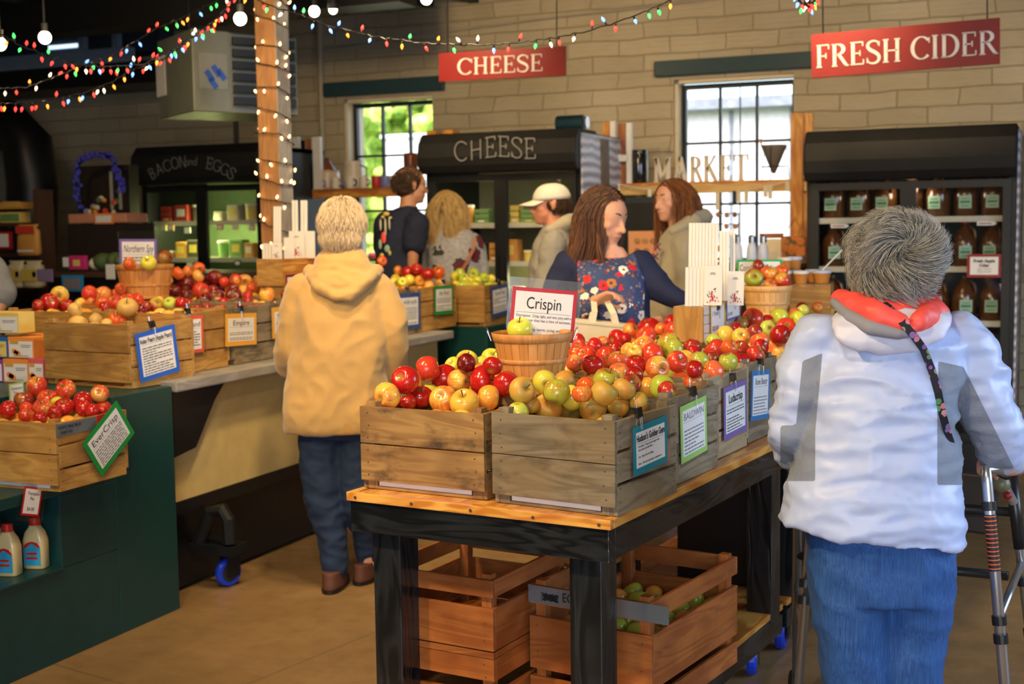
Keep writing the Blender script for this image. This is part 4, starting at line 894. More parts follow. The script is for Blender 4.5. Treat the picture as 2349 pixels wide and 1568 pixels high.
def apple_proto(kind, j):
    if (kind, j) in AM: return AM[(kind, j)]
    R0 = .037; v, f = apple_mesh(hash((kind, j)) % 997 if 0 else (ord(kind[0])*7+j*13), tall=(1.0, .92, 1.06)[j])
    m = MB(); m.add([(a*R0, b*R0, c*R0) for a, b, c in v], f); me = m.mesh('apple', KIND[kind][0], True)
    me.polygons.foreach_set('use_smooth', [True]*len(me.polygons)); AM[(kind, j)] = me; return me
def stem_mesh():
    m = MB(); m.tube([(0, 0, .020), (.001, 0, .030), (.004, .001, .040)], [.0013, .0012, .0018], 6); return m.mesh('stem', 'stem', True)
STEM = stem_mesh()
APPLES = []      # (pos, r, kind, axis, info)
class Heap:
    def __init__(s, desc, group): s.desc = desc; s.group = group; s.items = []
    def px(s, lst, z, ox, oy, sc, rfix=None, zs=None):
        """lst of (x, y, r, kind[, up]) in zoom coordinates; z the height of the sphere centre at its pixel"""
        for q in lst:
            x, y, r, k = q[:4]; X, Y_ = ox+x/sc, oy+y/sc; R_ = r/sc
            zz = z(X, Y_) if callable(z) else z
            p = PZ(X, Y_, zz); d = proj(p)[2]; rad = min(.047, max(.026, R_*d/FPX))
            s.items.append([p, rad, k, q[4] if len(q) > 4 else None, True])
    def fill(s, key, layers, kinds, n=(4, 4), zt=None, inset=.03, seed=1, rad=.036):
        M_, w, d, h = CR[key]; rnd = random.Random(seed)
        for L in range(layers):
            z = h-.03-L*.06 if zt is None else zt-L*.06
            for i in range(n[0]):
                for j in range(n[1]):
                    x = inset+rad+(w-2*inset-2*rad)*(i+.0)/(n[0]-1); y = inset+rad+(d-2*inset-2*rad)*j/(n[1]-1)
                    p = M_ @ Vector((x+rnd.uniform(-.006, .006), y+rnd.uniform(-.006, .006), z+rnd.uniform(-.008, .008)))
                    s.items.append([np.array(p), rad*rnd.uniform(.92, 1.05), rnd.choice(kinds), None, False])
HEAPS = []
def heap(desc, group): h_ = Heap(desc, group); HEAPS.append(h_); return h_
ZT = (800, 720, 3.1357); ZU = (1300, 700, 3.4836); ZA = (0, 480, 3.3357); ZM = (600, 350, 3.4846)
h1 = heap('in the tan near left crate', 'apples in the tan crate')
h1.px([(405, 485, 105, 'r'), (585, 400, 92, 'b'), (675, 465, 108, 'r'), (940, 487, 112, 'r', (.9, -.25, .1)), (1120, 495, 97, 'r'), (865, 375, 72, 'd'), (1030, 395, 58, 'r'), (820, 480, 88, 'yb')], 1.065, *ZT)
h1.px([(272, 590, 100, 'yb'), (490, 590, 88, 'r', (.1, -.4, 1.)), (690, 615, 105, 'yb'), (835, 640, 106, 'yb', (-.2, -.6, .9)), (1010, 600, 75, 'd'), (585, 565, 60, 'y'), (400, 622, 60, 'r')], 1.02, *ZT)
h1.fill('c1', 2, ['r', 'yb', 'r'], (4, 4), zt=.165, seed=2)
h2 = heap('in the grey near right crate', 'apples in the near right crate')
h2.px([(1250, 570, 98, 'ru'), (1490, 570, 100, 'gr', (.2, .5, .8)), (1410, 490, 88, 'y'), (1550, 515, 90, 'ru'), (1825, 570, 98, 'ru', (.6, -.1, .8)), (1685, 575, 72, 'o')], 1.068, *ZT)
h2.px([(1585, 650, 112, 'ru', (-.2, .7, .5)), (1380, 665, 105, 'ru'), (1200, 692, 78, 'g'), (1755, 690, 98, 'ru'), (1945, 655, 80, 'ru', (0, -.2, 1)), (2085, 615, 82, 'ru', (1, -.2, .2)), (1310, 640, 60, 'ru')], 1.018, *ZT)
h2.px([(1830, 485, 95, 'gr', (.3, -.3, .8)), (2010, 560, 85, 'ru'), (1730, 520, 62, 'o'), (2015, 515, 78, 'br')], 1.05, *ZT)
h2.fill('gem', 2, ['ru'], (4, 4), zt=.165, seed=3)
h3 = heap('behind the tan crate', 'apples in the crate behind the tan crate')
h3.px([(850, 345, 85, 'y', (.1, -.5, .9)), (755, 375, 62, 'y'), (1030, 325, 78, 'y', (.3, -.6, .8)), (1065, 375, 48, 'yb'), (965, 365, 40, 'y'), (950, 420, 60, 'yb')], 1.07, *ZT)
h3.fill('c1b', 2, ['y', 'yb'], (4, 4), zt=.19, seed=4)
h4 = heap('in the green card crate', 'apples in the light green card crate')
h4.px([(765, 655, 105, 'g'), (800, 685, 82, 'gr', (.9, -.3, .3)), (890, 612, 98, 'o'), (495, 640, 95, 'br'), (85, 550, 70, 'gr')], 1.035, *ZU)
h4.fill('baldwin', 2, ['g', 'gr', 'o'], (4, 4), zt=.17, seed=5)
h5 = heap('in the left middle crates', 'apples in the left middle crates')
h5.px([(155, 405, 85, 'b', (-.4, -.6, .5)), (205, 475, 88, 'r', (0, -.3, 1)), (220, 330, 72, 'r'), (285, 305, 55, 'b'), (400, 265, 75, 'r'), (470, 275, 55, 'r'), (98, 325, 48, 'b', (-.3, -.8, .2)), (95, 285, 34, 'r'), (60, 460, 50, 'yb'), (320, 415, 90, 'b'), (490, 365, 68, 'yb'), (390, 352, 52, 'r'), (65, 385, 45, 'b')], 1.075, *ZU)
h5.fill('c1c', 2, ['b', 'r'], (4, 4), zt=.20, seed=6)
h6 = heap('in the purple card crate', 'apples in the pale crate')
h6.px([(420, 440, 90, 'yb', (.1, -.2, 1)), (560, 480, 85, 'r', (0, -.3, .9)), (415, 530, 82, 'yb'), (715, 495, 98, 'yb'), (680, 395, 92, 'b'), (885, 470, 88, 'b', (.4, -.6, .4)), (960, 440, 82, 'yb'), (1170, 525, 90, 'yb', (-.9, 0, .3)), (1020, 540, 60, 'r'), (1015, 578, 60, 'b'), (540, 560, 50, 'r')], 1.085, *ZU)
h6.fill('luda', 2, ['yb', 'b'], (4, 4), zt=.19, seed=7)
h7 = heap('in the far blue card crate', 'apples in the blue card crate')
h7.px([(1065, 445, 80, 'gr'), (1160, 440, 50, 'br'), (1255, 450, 82, 'gr'), (1190, 355, 92, 'gr', (-.7, 0, .6)), (1180, 305, 80, 'g'), (1005, 335, 75, 'br'), (1010, 378, 58, 'r'), (1355, 440, 58, 'r'), (1430, 452, 50, 'r'), (1395, 355, 75, 'br', (-.2, -.6, .8)), (1500, 390, 80, 'gr', (.7, -.3, .5))], 1.085, *ZU)
h7.fill('rome', 2, ['gr', 'br'], (4, 3), zt=.20, seed=8)
h8 = heap('in the table\'s far left crate', 'apples in the far left crate of the nearest table')
h8.px([(510, 205, 66, 'o'), (670, 185, 92, 'r', (-.3, -.2, 1)), (630, 250, 90, 'b'), (620, 325, 85, 'yb'), (815, 315, 100, 'gr'), (850, 355, 92, 'gr'), (745, 190, 50, 'o'), (545, 375, 50, 'yb')], 1.095, *ZU)
h8.fill('c1d', 2, ['b', 'o'], (4, 3), zt=.20, seed=9)
h9 = heap('heaped on the second table', 'apples on the second table')
h9.px([(825, 130, 60, 'r'), (850, 195, 68, 'b'), (1265, 245, 82, 'yb'), (1395, 255, 75, 'yb'), (1300, 345, 68, 'o'), (1500, 110, 88, 'b'), (1385, 155, 70, 'br'), (1505, 215, 62, 'br'), (1545, 290, 80, 'o'), (1550, 330, 68, 'r'), (1695, 98, 80, 'y'), (1740, 182, 82, 'b'), (1620, 190, 72, 'g'), (1700, 270, 85, 'r'), (1690, 352, 100, 'yb'), (1840, 110, 70, 'y'), (1822, 70, 52, 'yb'), (1870, 205, 58, 'gr'), (1345, 185, 40, 'r'), (1595, 125, 45, 'r'), (1885, 40, 50, 'g'), (1800, 320, 50, 'b'), (1850, 290, 60, 'br')], lambda x, y: 1.10+max(0, (770-y))*.0004, *ZU)
h9.px([(1925, 1180-1100, 1, 'r')], 1.12, *ZU) if 0 else None
h9.px([(1240/1., 1420, 125, 'r'), (1445, 1385, 105, 'r', (.2, -.4, 1)), (1650, 1380, 90, 'r'), (1300, 1500, 70, 'r'), (1490, 1480, 60, 'o')], 1.12, 1600, 430, 5.4056)
for i in range(5):
    for j in range(2): h9.fill('t2%d%d' % (i, j), 1, [['o', 'b', 'br'], ['y', 'b', 'gr'], ['yb', 'b'], ['r', 'b'], ['r', 'd']][i], (4, 4), zt=.235, seed=20+i*2+j)
# left counter
h10 = heap('in the blue card pear crate', 'pears in the near left crate')
h10.px([(550, 865, 88, 'p'), (580, 805, 60, 'p'), (695, 845, 55, 'p'), (810, 830, 68, 'p', (0, -.2, 1)), (960, 770, 85, 'p', (.1, -.6, .8)), (955, 830, 72, 'o', (.1, -.3, 1)), (815, 885, 52, 'p'), (700, 905, 40, 'p')], lambda x, y: 1.13+(745-y)*.0006, *ZA)
h10.fill('asian', 1, ['p'], (5, 4), zt=.185, seed=30)
h11 = heap('in the left counter back row', 'apples in the back row on the left')
h11.px([(465, 670, 72, 'yb'), (380, 712, 72, 'r'), (500, 725, 55, 'r'), (595, 705, 78, 'yb'), (640, 690, 60, 'b'), (290, 735, 35, 'r'), (705, 670, 50, 'o'), (700, 715, 40, 'b')], lambda x, y: 1.17+(700-y)*.0004, *ZA)
h11.fill('b0', 1, ['r', 'yb'], (5, 4), zt=.21, seed=31); h11.fill('b1', 1, ['r', 'b'], (5, 4), zt=.21, seed=32); h11.fill('b2', 1, ['o', 'b'], (5, 4), zt=.22, seed=33); h11.fill('b3', 1, ['o', 'b'], (5, 4), zt=.22, seed=34); h11.fill('b4', 1, ['o', 'b'], (5, 4), zt=.22, seed=35)
h12 = heap('heaped behind the Asian pears', 'apples behind the Asian pears')
h12.px([(805, 660, 75, 'o'), (870, 655, 58, 'o'), (785, 720, 52, 'o'), (880, 715, 55, 'b'), (800, 755, 50, 'r'), (975, 705, 68, 'b', (0, -.5, 1)), (1050, 690, 52, 'b'), (915, 615, 42, 'o'), (1080, 765, 40, 'd'), (1190, 735, 58, 'gr', (.6, -.5, .5)), (1215, 710, 45, 'yb'), (1300, 720, 52, 'g', (-.2, -.6, .6)), (1385, 720, 48, 'r'), (1120, 745, 35, 'br')], lambda x, y: 1.18+(690-y)*.0006, *ZA)
h12.fill('cort', 1, ['b', 'd'], (4, 4), zt=.215, seed=36)
h13 = heap('in the Empire crate', 'dark apples in the Empire crate')
h13.px([(1645, 520, 68, 'd'), (1430, 575, 60, 'd'), (1335, 625, 58, 'd', (0, -.4, 1)), (1425, 660, 50, 'd'), (1525, 620, 68, 'b'), (1600, 590, 42, 'd'), (1660, 665, 60, 'd', (-.1, -.8, .3)), (1790, 665, 66, 'd', (.1, -.8, .4)), (1565, 695, 62, 'd', (-.3, -.1, .9)), (1700, 595, 40, 'd'), (1900, 665, 46, 'r'), (1780, 610, 50, 'd'), (1455, 725, 35, 'r'), (1705, 715, 26, 'r'), (1530, 540, 42, 'd'), (1900, 705, 24, 'r')], lambda x, y: 1.165+(685-y)*.0011, *ZA)
h13.fill('emp', 1, ['d'], (4, 4), zt=.215, seed=37)
h14 = heap('behind the dark Empire apples', 'orange red apples of the left counter')
h14.px([(1520, 450, 60, 'o'), (1365, 490, 60, 'o'), (1435, 470, 38, 'o'), (1465, 520, 40, 'o'), (1800, 540, 50, 'b'), (1870, 555, 66, 'b'), (1935, 605, 52, 'o'), (1985, 545, 50, 'o'), (2085, 590, 62, 'b', (.1, -.6, .8)), (2045, 655, 60, 'yb'), (2110, 500, 55, 'r'), (2180, 485, 48, 'o'), (2180, 550, 40, 'b'), (2175, 620, 45, 'r'), (2060, 520, 40, 'o'), (1725, 565, 30, 'b'), (1755, 600, 45, 'o'), (2185, 655, 40, 'd')], lambda x, y: 1.19+(660-y)*.0007, *ZA)
h14.fill('so', 1, ['o', 'b'], (4, 4), zt=.215, seed=38)
h15 = heap('beyond the tan hoodie', 'apples beyond the tan hoodie')
h15.px([(1165, 960, 55, 'r'), (1240, 930, 46, 'r'), (1330, 970, 60, 'r', (0, -.2, 1)), (1415, 960, 55, 'o', (-.2, -.4, .9)), (1235, 1000, 40, 'r'), (1090, 955, 40, 'o'), (1190, 1015, 46, 'y'), (1120, 1035, 42, 'y'), (1060, 1035, 42, 'y'), (1075, 995, 36, 'y'), (885, 830, 38, 'r'), (960, 865, 42, 'o')], lambda x, y: 1.19+(640-y)*.0008, *ZM)
h15.fill('gold', 1, ['y', 'r'], (4, 5), zt=.215, seed=39); h15.fill('ida', 1, ['r'], (4, 5), zt=.215, seed=40)
h16 = heap('on the far green stand', 'yellow green apples on the far green stand')
h16.px([(1590, 965, 42, 'g'), (1625, 1005, 48, 'g', (0, -.6, .8)), (1690, 975, 48, 'g'), (1775, 1000, 42, 'g'), (1545, 985, 40, 'y'), (1835, 1005, 30, 'y'), (1675, 1025, 30, 'y'), (1720, 1015, 32, 'y')], 1.16, *ZM)
h16.fill('cc', 1, ['g', 'y'], (4, 4), zt=.22, seed=41)
h17 = heap('in the EverCrisp crate', 'apples in the jutting pine crate')
ZL_ = (0, 850, 2.184)
h17.px([(190, 95, 52, 'b', (.2, -.4, 1)), (230, 135, 55, 'b', (.2, -.3, 1)), (330, 95, 52, 'b', (-.3, -.6, .6)), (125, 145, 48, 'br'), (215, 185, 50, 'b', (.0, -.6, .8)), (330, 180, 52, 'r', (.1, -.3, .9)), (410, 160, 56, 'r'), (425, 190, 42, 'r'), (505, 135, 45, 'o'), (515, 172, 45, 'r'), (40, 195, 48, 'r'), (135, 190, 36, 'b'), (130, 222, 36, 'b'), (200, 235, 28, 'r'), (285, 165, 22, 'y'), (460, 200, 30, 'r'), (275, 210, 26, 'r')], lambda x, y: .865+(945-y)*.0009, *ZL_)
h17.fill('ever', 2, ['b', 'r'], (5, 4), zt=.185, seed=42)
h18 = heap('in the slatted crate marked EC under the table', 'apples in the crate marked EC')
CR['ec'] = (TM(-.395, .31, .1995, -.06), .375, .56, .320)
h18.fill('ec', 2, ['gr', 'g', 'r'], (5, 6), zt=.17, inset=.02, seed=50)
h19 = heap('in the lower orange brown crate under the table', 'apples in the lower crate')
CR['lo'] = (TM(-.775, .13, .1995), .37, .50, .158)
h19.fill('lo', 1, ['g', 'gr'], (5, 5), zt=.125, inset=.02, seed=51)
# baskets of apples
def basket(key, label, M_, r1, r0, h, mat, handle=True):
    S = thing('splint_basket', label, 'basket', M_); n = 26; m = MB(); rnd = random.Random(3)
    for k in range(n):
        a0 = 2*math.pi*(k+.03)/n; a1 = 2*math.pi*(k+.97)/n; v = []
        for t_ in (0, .5, 1):
            r = r0+(r1-r0)*t_
            for a in (a0, (a0+a1)/2, a1):
                for q in (0, .0022): v.append(((r-q)*math.cos(a), (r-q)*math.sin(a), h*t_))
        f = []
        for i in range(2):
            for j in range(2): b = i*6+j*2; f += [(b, b+2, b+8, b+6), (b+1, b+7, b+9, b+3)]
        uo = rnd.random()*9; m.add(v, f, [[(v[i][2]+uo, k*.4+math.atan2(v[i][1], v[i][0])*r1) for i in q] for q in f])
    m.build('staves', mat, S)
    def hoop(z0, z1, off, nm, both=True):
        m = MB(); 
        def rr(z): return r0+(r1-r0)*z/h
        m.lathe([(rr(z0)+.0008, z0), (rr(z0)+off, z0+.001), (rr(z1)+off, z1-.001), (rr(z1)+.0008, z1)], 48, cap=False)
        if both: m.lathe([(rr(z1)-.0030, z1), (rr(z1)-.0030-off, z1-.001), (rr(z0)-.0030-off, z0), (rr(z0)-.0030, z0)], 48, cap=False)
        o = m.build(nm, mat, S, smooth=True)
        for k in range(13):
            m = MB(); a = 2*math.pi*k/13; R_ = rr((z0+z1)/2)+off; m.ball((R_*math.cos(a), R_*math.sin(a), (z0+z1)/2), .0016, 5)
            if key == 'crispin': m.build('staple', 'steel', o)
    hoop(h-.024, h+.002, .003, 'rim_hoop'); hoop(h*.36, h*.36+.014, .0025, 'middle_hoop', False); hoop(0.001, .014, .0025, 'bottom_hoop', False)
    m = MB(); m.lathe([(0.0005, .004), (r0-.003, .004), (r0-.003, .008), (0.0005, .008)], 30, cap=False); m.build('bottom', mat, S)
    if handle:
        for s in (-1, 1): m = MB(); m.tube([(s*(r1+.003), -.03, h-.02), (s*(r1+.014), -.03, h+.008), (s*(r1+.016), 0, h+.014), (s*(r1+.014), .03, h+.008), (s*(r1+.003), .03, h-.02)], .0012, 5); m.build('wire_handle', 'wire', S)
    return S
BK = {}
pc = TF(-.47, .40, 1.062); pc = PZ(1222, 868, 1.062)
hb = zat(pc[0], pc[1], 762)-1.062; BK['crispin'] = (pc, .1145, .088, hb)
basket('crispin', 'splint basket with one yellow apple and the Crispin card on the nearest table', T(pc) @ rotz(.4), .1145, .088, hb, 'basket_wood')
p2 = PZ(335, 684, 1.17); h2_ = zat(p2[0], p2[1], 607)-1.17; BK['spy'] = (p2, .135, .105, h2_)
basket('spy', 'splint basket with the Northern Spy card on the left counter', T(p2) @ rotz(.2), 64/FPX*proj(p2)[2], 50/FPX*proj(p2)[2], h2_, 'basket_wood', False)
p3 = PZ(1760, 722, 1.105); h3_ = zat(p3[0], p3[1], 655)-1.105; BK['corn'] = (p3, .1, .08, h3_)
basket('corn', 'splint basket piled with apples in front of the Cornish Gilliflower card', T(p3) @ rotz(.2), 55/FPX*proj(p3)[2], 45/FPX*proj(p3)[2], h3_, 'basket_pale', False)
hk = heap('in the Crispin basket', 'apple in the Crispin basket'); dC = proj(pc)[2]
q = PZ(1192, 756, 1.062+hb+.004); hk.items.append([q+FH*0, 30/FPX*proj(q)[2], 'y', (-.05, -.35, .95), True])
hk2 = heap('in the Northern Spy basket', 'apples in the Northern Spy basket')
for x, y, r, k, a in ((341, 603, 18, 'y', (-.1, -.7, .6)), (376, 592, 19, 'br', None), (298, 605, 15, 'o', None), (330, 590, 14, 'o', None)):
    q = PZ(x, y, 1.17+h2_+.012); hk2.items.append([q, r/FPX*proj(q)[2]*1.05, k, a, True])
hk3 = heap('in the Cornish Gilliflower basket', 'apples in the Cornish Gilliflower basket')
for x, y, r, k, a in ((1730, 637, 22, 'gr', (0, -.9, .2)), (1764, 624, 20, 'yb', (.2, -.3, .9)), (1769, 652, 16, 'b', (0, -.7, .5)), (1792, 641, 19, 'b', (.9, -.2, .4)), (1788, 622, 15, 'o', None), (1745, 615, 16, 'br', None)):
    q = PD(x, y, proj(p3)[2]-.045+(655-y)*.0022); hk3.items.append([q, r/FPX*proj(q)[2], k, a, True])
# an apple that would miss every crate slides along its line of sight onto the nearest heap, propped by deeper apples
def near(p, keys):
    best = (9, None, 0, None)
    for key in keys:
        M_, w, dd, hh_ = CR[key]; q = M_.inverted() @ Vector(p); dx = max(.03-q.x, q.x-w+.03, 0); dy = max(.03-q.y, q.y-dd+.03, 0); e = math.hypot(dx, dy)
        if e < best[0]: best = (e, key, q.z-hh_, M_ @ Vector((min(max(q.x, .03), w-.03), min(max(q.y, .03), dd-.03), q.z)))
    return best
OWN = {h17: ['ever'], h1: ['c1'], h3: ['c1b'], h10: ['asian'], h16: ['cc'], h2: ['gem']}
for h_ in HEAPS:
    if h_ in (hk, hk2, hk3, h18, h19): continue
    keys = OWN.get(h_) or [k for k in CR if k not in ('lo', 'ec', 'ever', 'c1', 'gem', 'asian')]
    for it in [i for i in h_.items if i[4]]:
        b = near(it[0], keys)
        if b[0] <= .012: continue
        v = it[0]-CAM; ok = None
        for k in range(0, 61):
            for s_ in ((1-k*.01), (1+k*.004)):
                p = CAM+v*s_; b2 = near(p, keys)
                if b2[0] < .004 and -.03 < b2[2] < .17: ok = (p, s_, b2); break
            if ok: break
        if not ok: ok = (np.array(b[3]), 1., b) if b[0] < .3 else None
        if not ok: continue
        it[0] = np.array(ok[0]); it[1] = max(.028, it[1]*ok[1]); z = ok[2][2]-.062
        while z > -.02: h_.items.append([it[0]-np.array((random.uniform(-.02, .02), random.uniform(-.02, .02), ok[2][2]-z)), .035, it[2], None, False]); z -= .062
# relax all spheres against each other and the crates
flat = [(h_, it) for h_ in HEAPS for it in h_.items]
P = np.array([it[0] for _, it in flat]); Rr = np.array([it[1] for _, it in flat]); anchored = np.array([it[4] for _, it in flat]); P0 = P.copy()
inb = np.array([h_ in (hk, hk2, hk3) for h_, _ in flat])
wv = np.where(anchored, .12, 1.)
allcr = list(CR.items())
obst = [(BK['crispin'][0], .112, hb)]
def rel():
    global P
    for it in range(70):
        d = P[:, None]-P[None]; D_ = np.linalg.norm(d, axis=2)+1e-9; ov = (Rr[:, None]+Rr[None])*.955-D_; np.fill_diagonal(ov, 0); ov[ov < 0] = 0
        sh = wv[:, None]/(wv[:, None]+wv[None])
        mv = (d/D_[..., None]*(ov*sh)[..., None]).sum(1)*.7
        P = P+mv; P[anchored] += (P0[anchored]-P[anchored])*.04
        # stay off the big baskets
        for c, r, h_ in ((BK['crispin'][0], .100, BK['crispin'][3]), (BK['spy'][0], .12, BK['spy'][3]), (BK['corn'][0], .09, BK['corn'][3])):
            q = P[:, :2]-c[:2]; L = np.linalg.norm(q, axis=1)+1e-9; m_ = (L < r+Rr*.9) & (P[:, 2] > c[2]-.02) & ~inb
            P[m_, :2] = c[:2]+q[m_]/L[m_, None]*(r+Rr[m_, None]*.9); 
            m2 = (L < r) & (P[:, 2] > c[2]-Rr) & (P[:, 2] <= c[2]+.01) & ~inb; P[m2, 2] = c[2]-Rr[m2]
        # crate walls
        for key, (M_, w, dd, hh_) in allcr:
            Mi = np.array(M_.inverted()); q = P@Mi[:3, :3].T+Mi[:3, 3]
            ins = (q[:, 0] > -.03) & (q[:, 0] < w+.03) & (q[:, 1] > -.03) & (q[:, 1] < dd+.03) & (q[:, 2] < hh_+.012) & (q[:, 2] > -.02)
            if not ins.any(): continue
            k = np.where(ins)[0]; lo = .013+Rr[k]
            over = np.clip((hh_+Rr[k]*.2-q[k, 2])/.02, 0, 1)[:, None]
            nx = np.clip(q[k, 0], lo, w-lo); ny = np.clip(q[k, 1], lo, dd-lo); nz_ = np.maximum(q[k, 2], .01+Rr[k])
            nq = np.stack([nx, ny, nz_], 1); nq = q[k]*(1-over)+nq*over
            P[k] = nq@np.array(M_)[:3, :3].T+np.array(M_)[:3, 3]
rel()
for i, (h_, it) in enumerate(flat): it[0] = P[i]
bulk = MB()
def place_apples():
    cnt = 0
    for h_ in HEAPS:
        vis = {}
        for it in h_.items:
            if it[4]: vis.setdefault(it[2], []).append(it)
        label = {}
        for k, L in vis.items():
            L.sort(key=lambda it: proj(it[0])[0]); nm = KIND[k][1]; noun = 'pear' if k == 'p' else 'apple'; base = nm if 'apple' in nm else nm+' '+noun
            for i, it in enumerate(L):
                if len(L) == 1: label[id(it)] = base+', the only such one '+h_.desc
                else: label[id(it)] = '%s %s, %s' % (base, h_.desc, 'leftmost of %d' % len(L) if i == 0 else ('rightmost of %d' % len(L) if i == len(L)-1 else '%s from the left' % ordn[i] if i < 16 else 'in the middle'))
        for it in h_.items:
            p, r, k, ax, v_ = it; rnd = random.Random(cnt*7+3); cnt += 1
            if not v_:
                me_ = apple_proto(k, cnt % 3); q = Vector((rnd.gauss(0, 1), rnd.gauss(0, 1), rnd.gauss(0, .7))).to_track_quat('Z', 'Y').to_matrix().to_4x4()
                key = list(KIND).index(k); bulk.M = T(p) @ q @ Matrix.Scale(r/.037, 4)
                bulk.add([tuple(v.co) for v in me_.vertices], [tuple(f.vertices) for f in me_.polygons], None, key); continue
            o = bpy.data.objects.new('asian_pear' if k == 'p' else 'apple', apple_proto(k, cnt % 3)); COL.objects.link(o)
            s = r/.037; up = np.array(ax, float) if ax else np.array((rnd.gauss(0, 1), rnd.gauss(0, 1), rnd.gauss(.1, .7)))
            if ax is not None:     # axis given in view-aligned frame (right, towards viewer negative, up)
                up = RH*ax[0]+FH*ax[1]+np.array((0, 0, 1.))*ax[2]
            q = Vector(up).to_track_quat('Z', 'Y'); o.rotation_mode = 'QUATERNION'; o.rotation_quaternion = q @ Matrix.Rotation(rnd.uniform(0, 6.28), 3, 'Z').to_quaternion()
            o.location = p; o.scale = (s, s, s)
            facing = (Vector(up).normalized()).dot(Vector(CAM-p).normalized())
            if v_:
                tag(o, label[id(it)], 'pear' if k == 'p' else 'apple', h_.group)
            else: tag(o, '%s %s lying deeper %s' % (KIND[k][1].replace(' apple with a pink blush', ' blushed'), 'pear' if k == 'p' else 'apple', h_.desc), 'pear' if k == 'p' else 'apple', h_.group)
            if v_ and facing > .05 and r > .028: st = bpy.data.objects.new('stem', STEM); COL.objects.link(st); st.parent = o
place_apples()
o = bulk.build('apple_pile', [KIND[k][0] for k in KIND], smooth=True); o['kind'] = 'stuff'; o['label'] = 'deeper apples heaped beneath the top layer in the crates'; o['category'] = 'apples'
NAPP = len([1 for _, it in flat if it[4]]); print('APPLES', NAPP)
# ------------------------------------------------------------------ people
def remesh(parts, vox, smooth=4, name='b'):
    """union of closed primitives -> one continuous surface (numpy verts, faces)"""
    m = MB()
    for fn in parts: fn(m)
    me = bpy.data.meshes.new(name); me.from_pydata(m.v, [], m.f); ob = bpy.data.objects.new(name, me); COL.objects.link(ob)
    r = ob.modifiers.new('r', 'REMESH'); r.mode = 'VOXEL'; r.voxel_size = vox; r.use_smooth_shade = True
    s = ob.modifiers.new('s', 'SMOOTH'); s.factor = .5; s.iterations = smooth
    dg = bpy.context.evaluated_depsgraph_get(); dg.update()
    out = bpy.data.meshes.new_from_object(ob.evaluated_get(dg)); bpy.data.objects.remove(ob); bpy.data.meshes.remove(me)
    return out
def skin(parts, name, mat, parent, vox=.008, smooth=4, disp=None, mfun=None, local=None):
    mk = None
    me = remesh(parts, vox, smooth, name); n = len(me.vertices)
    a = np.empty(n*3); me.vertices.foreach_get('co', a); a = a.reshape(-1, 3)
    if disp:
        nn = np.empty(n*3); me.vertices.foreach_get('normal', nn); nn = nn.reshape(-1, 3)
        a = a+nn*disp(a, nn)[:, None]
    mi_ = None
    if mfun is not None:
        mk = mfun(a, None)
    org = np.array(parent.matrix_world.translation) if parent else np.zeros(3)
    me.vertices.foreach_set('co', (a-org).ravel())
    me.materials.clear()
    for q in (mat if isinstance(mat, (list, tuple)) else [mat]): me.materials.append(MAT[q])
    if mk is not None: at_ = me.attributes.new('mask', 'FLOAT', 'POINT'); at_.data.foreach_set('value', np.clip(mk, -60, 60).astype(np.float32))
    me.polygons.foreach_set('use_smooth', [True]*len(me.polygons)); me.name = name; me.update()
    o = bpy.data.objects.new(name, me); COL.objects.link(o); o.parent = parent
    return o
def el(c, r, R=None, n=20): return lambda m: m.ball(tuple(c), r, n, R=R)
def cap_(p, q, r0, r1, n=14, k=5):
    p = np.array(p, float); q = np.array(q, float)
    def f(m):
        L = np.linalg.norm(q-p); 
        pts = []; rr = []
        for i in range(5): a = math.pi/2*(1-i/4); pts.append(p-(q-p)/L*r0*math.sin(a)); rr.append(max(r0*math.cos(a), r0*.02))
        for i in range(1, k): pts.append(p+(q-p)*i/k); rr.append(r0+(r1-r0)*i/k)
        for i in range(5): a = math.pi/2*i/4; pts.append(q+(q-p)/L*r1*math.sin(a)); rr.append(max(r1*math.cos(a), r1*.02))
        m.tube(pts, rr, n)
    return f
def chain(pts, rs, n=14): return [cap_(pts[i], pts[i+1], rs[i], rs[i+1], n) for i in range(len(pts)-1)]
def loft(secs, lat, fwd, n=28, ex=2.3):
    """secs: (center xyz, half width, half depth)"""
    lat = np.array(lat, float); fwd = np.array(fwd, float)
    def f(m):
        v = []; fa = []
        for c, hw, hd in secs:
            for k in range(n):
                a = 2*math.pi*k/n; ca, sa = math.cos(a), math.sin(a)
                v.append(tuple(np.array(c)+lat*hw*math.copysign(abs(ca)**(2/ex), ca)+fwd*hd*math.copysign(abs(sa)**(2/ex), sa)))
        for i in range(len(secs)-1):
            for k in range(n): k2 = (k+1) % n; fa.append((i*n+k, i*n+k2, (i+1)*n+k2, (i+1)*n+k))
        fa.append(tuple(range(n))[::-1]); fa.append(tuple((len(secs)-1)*n+k for k in range(n)))
        m.add(v, fa)
    return f
def fold(amp, sc, seed=0, stretch=(1, 1, 1), ridge=True):
    st = np.array(stretch, float)
    def d(a, nn):
        out = np.empty(len(a))
        for i, p in enumerate(a*st*sc+seed*3.7):
            v = mnoise.noise(Vector(p)); out[i] = (1-abs(v)*2.2) if ridge else v
        return amp*(out-.4 if ridge else out)
    return d
def addf(*fs): return lambda a, nn: sum(f(a, nn) for f in fs)
plain('skin', (.66, .34, .22), .5, nz=.05); plain('skin_ruddy', (.62, .26, .16), .5, nz=.08); plain('skin_tan', (.55, .27, .15), .5, nz=.06)
plain('lips', (.48, .15, .12), .4); plain('eye_white', (.7, .66, .62), .25); plain('iris', (.06, .04, .03), .2); plain('brow', (.12, .06, .03), .8)
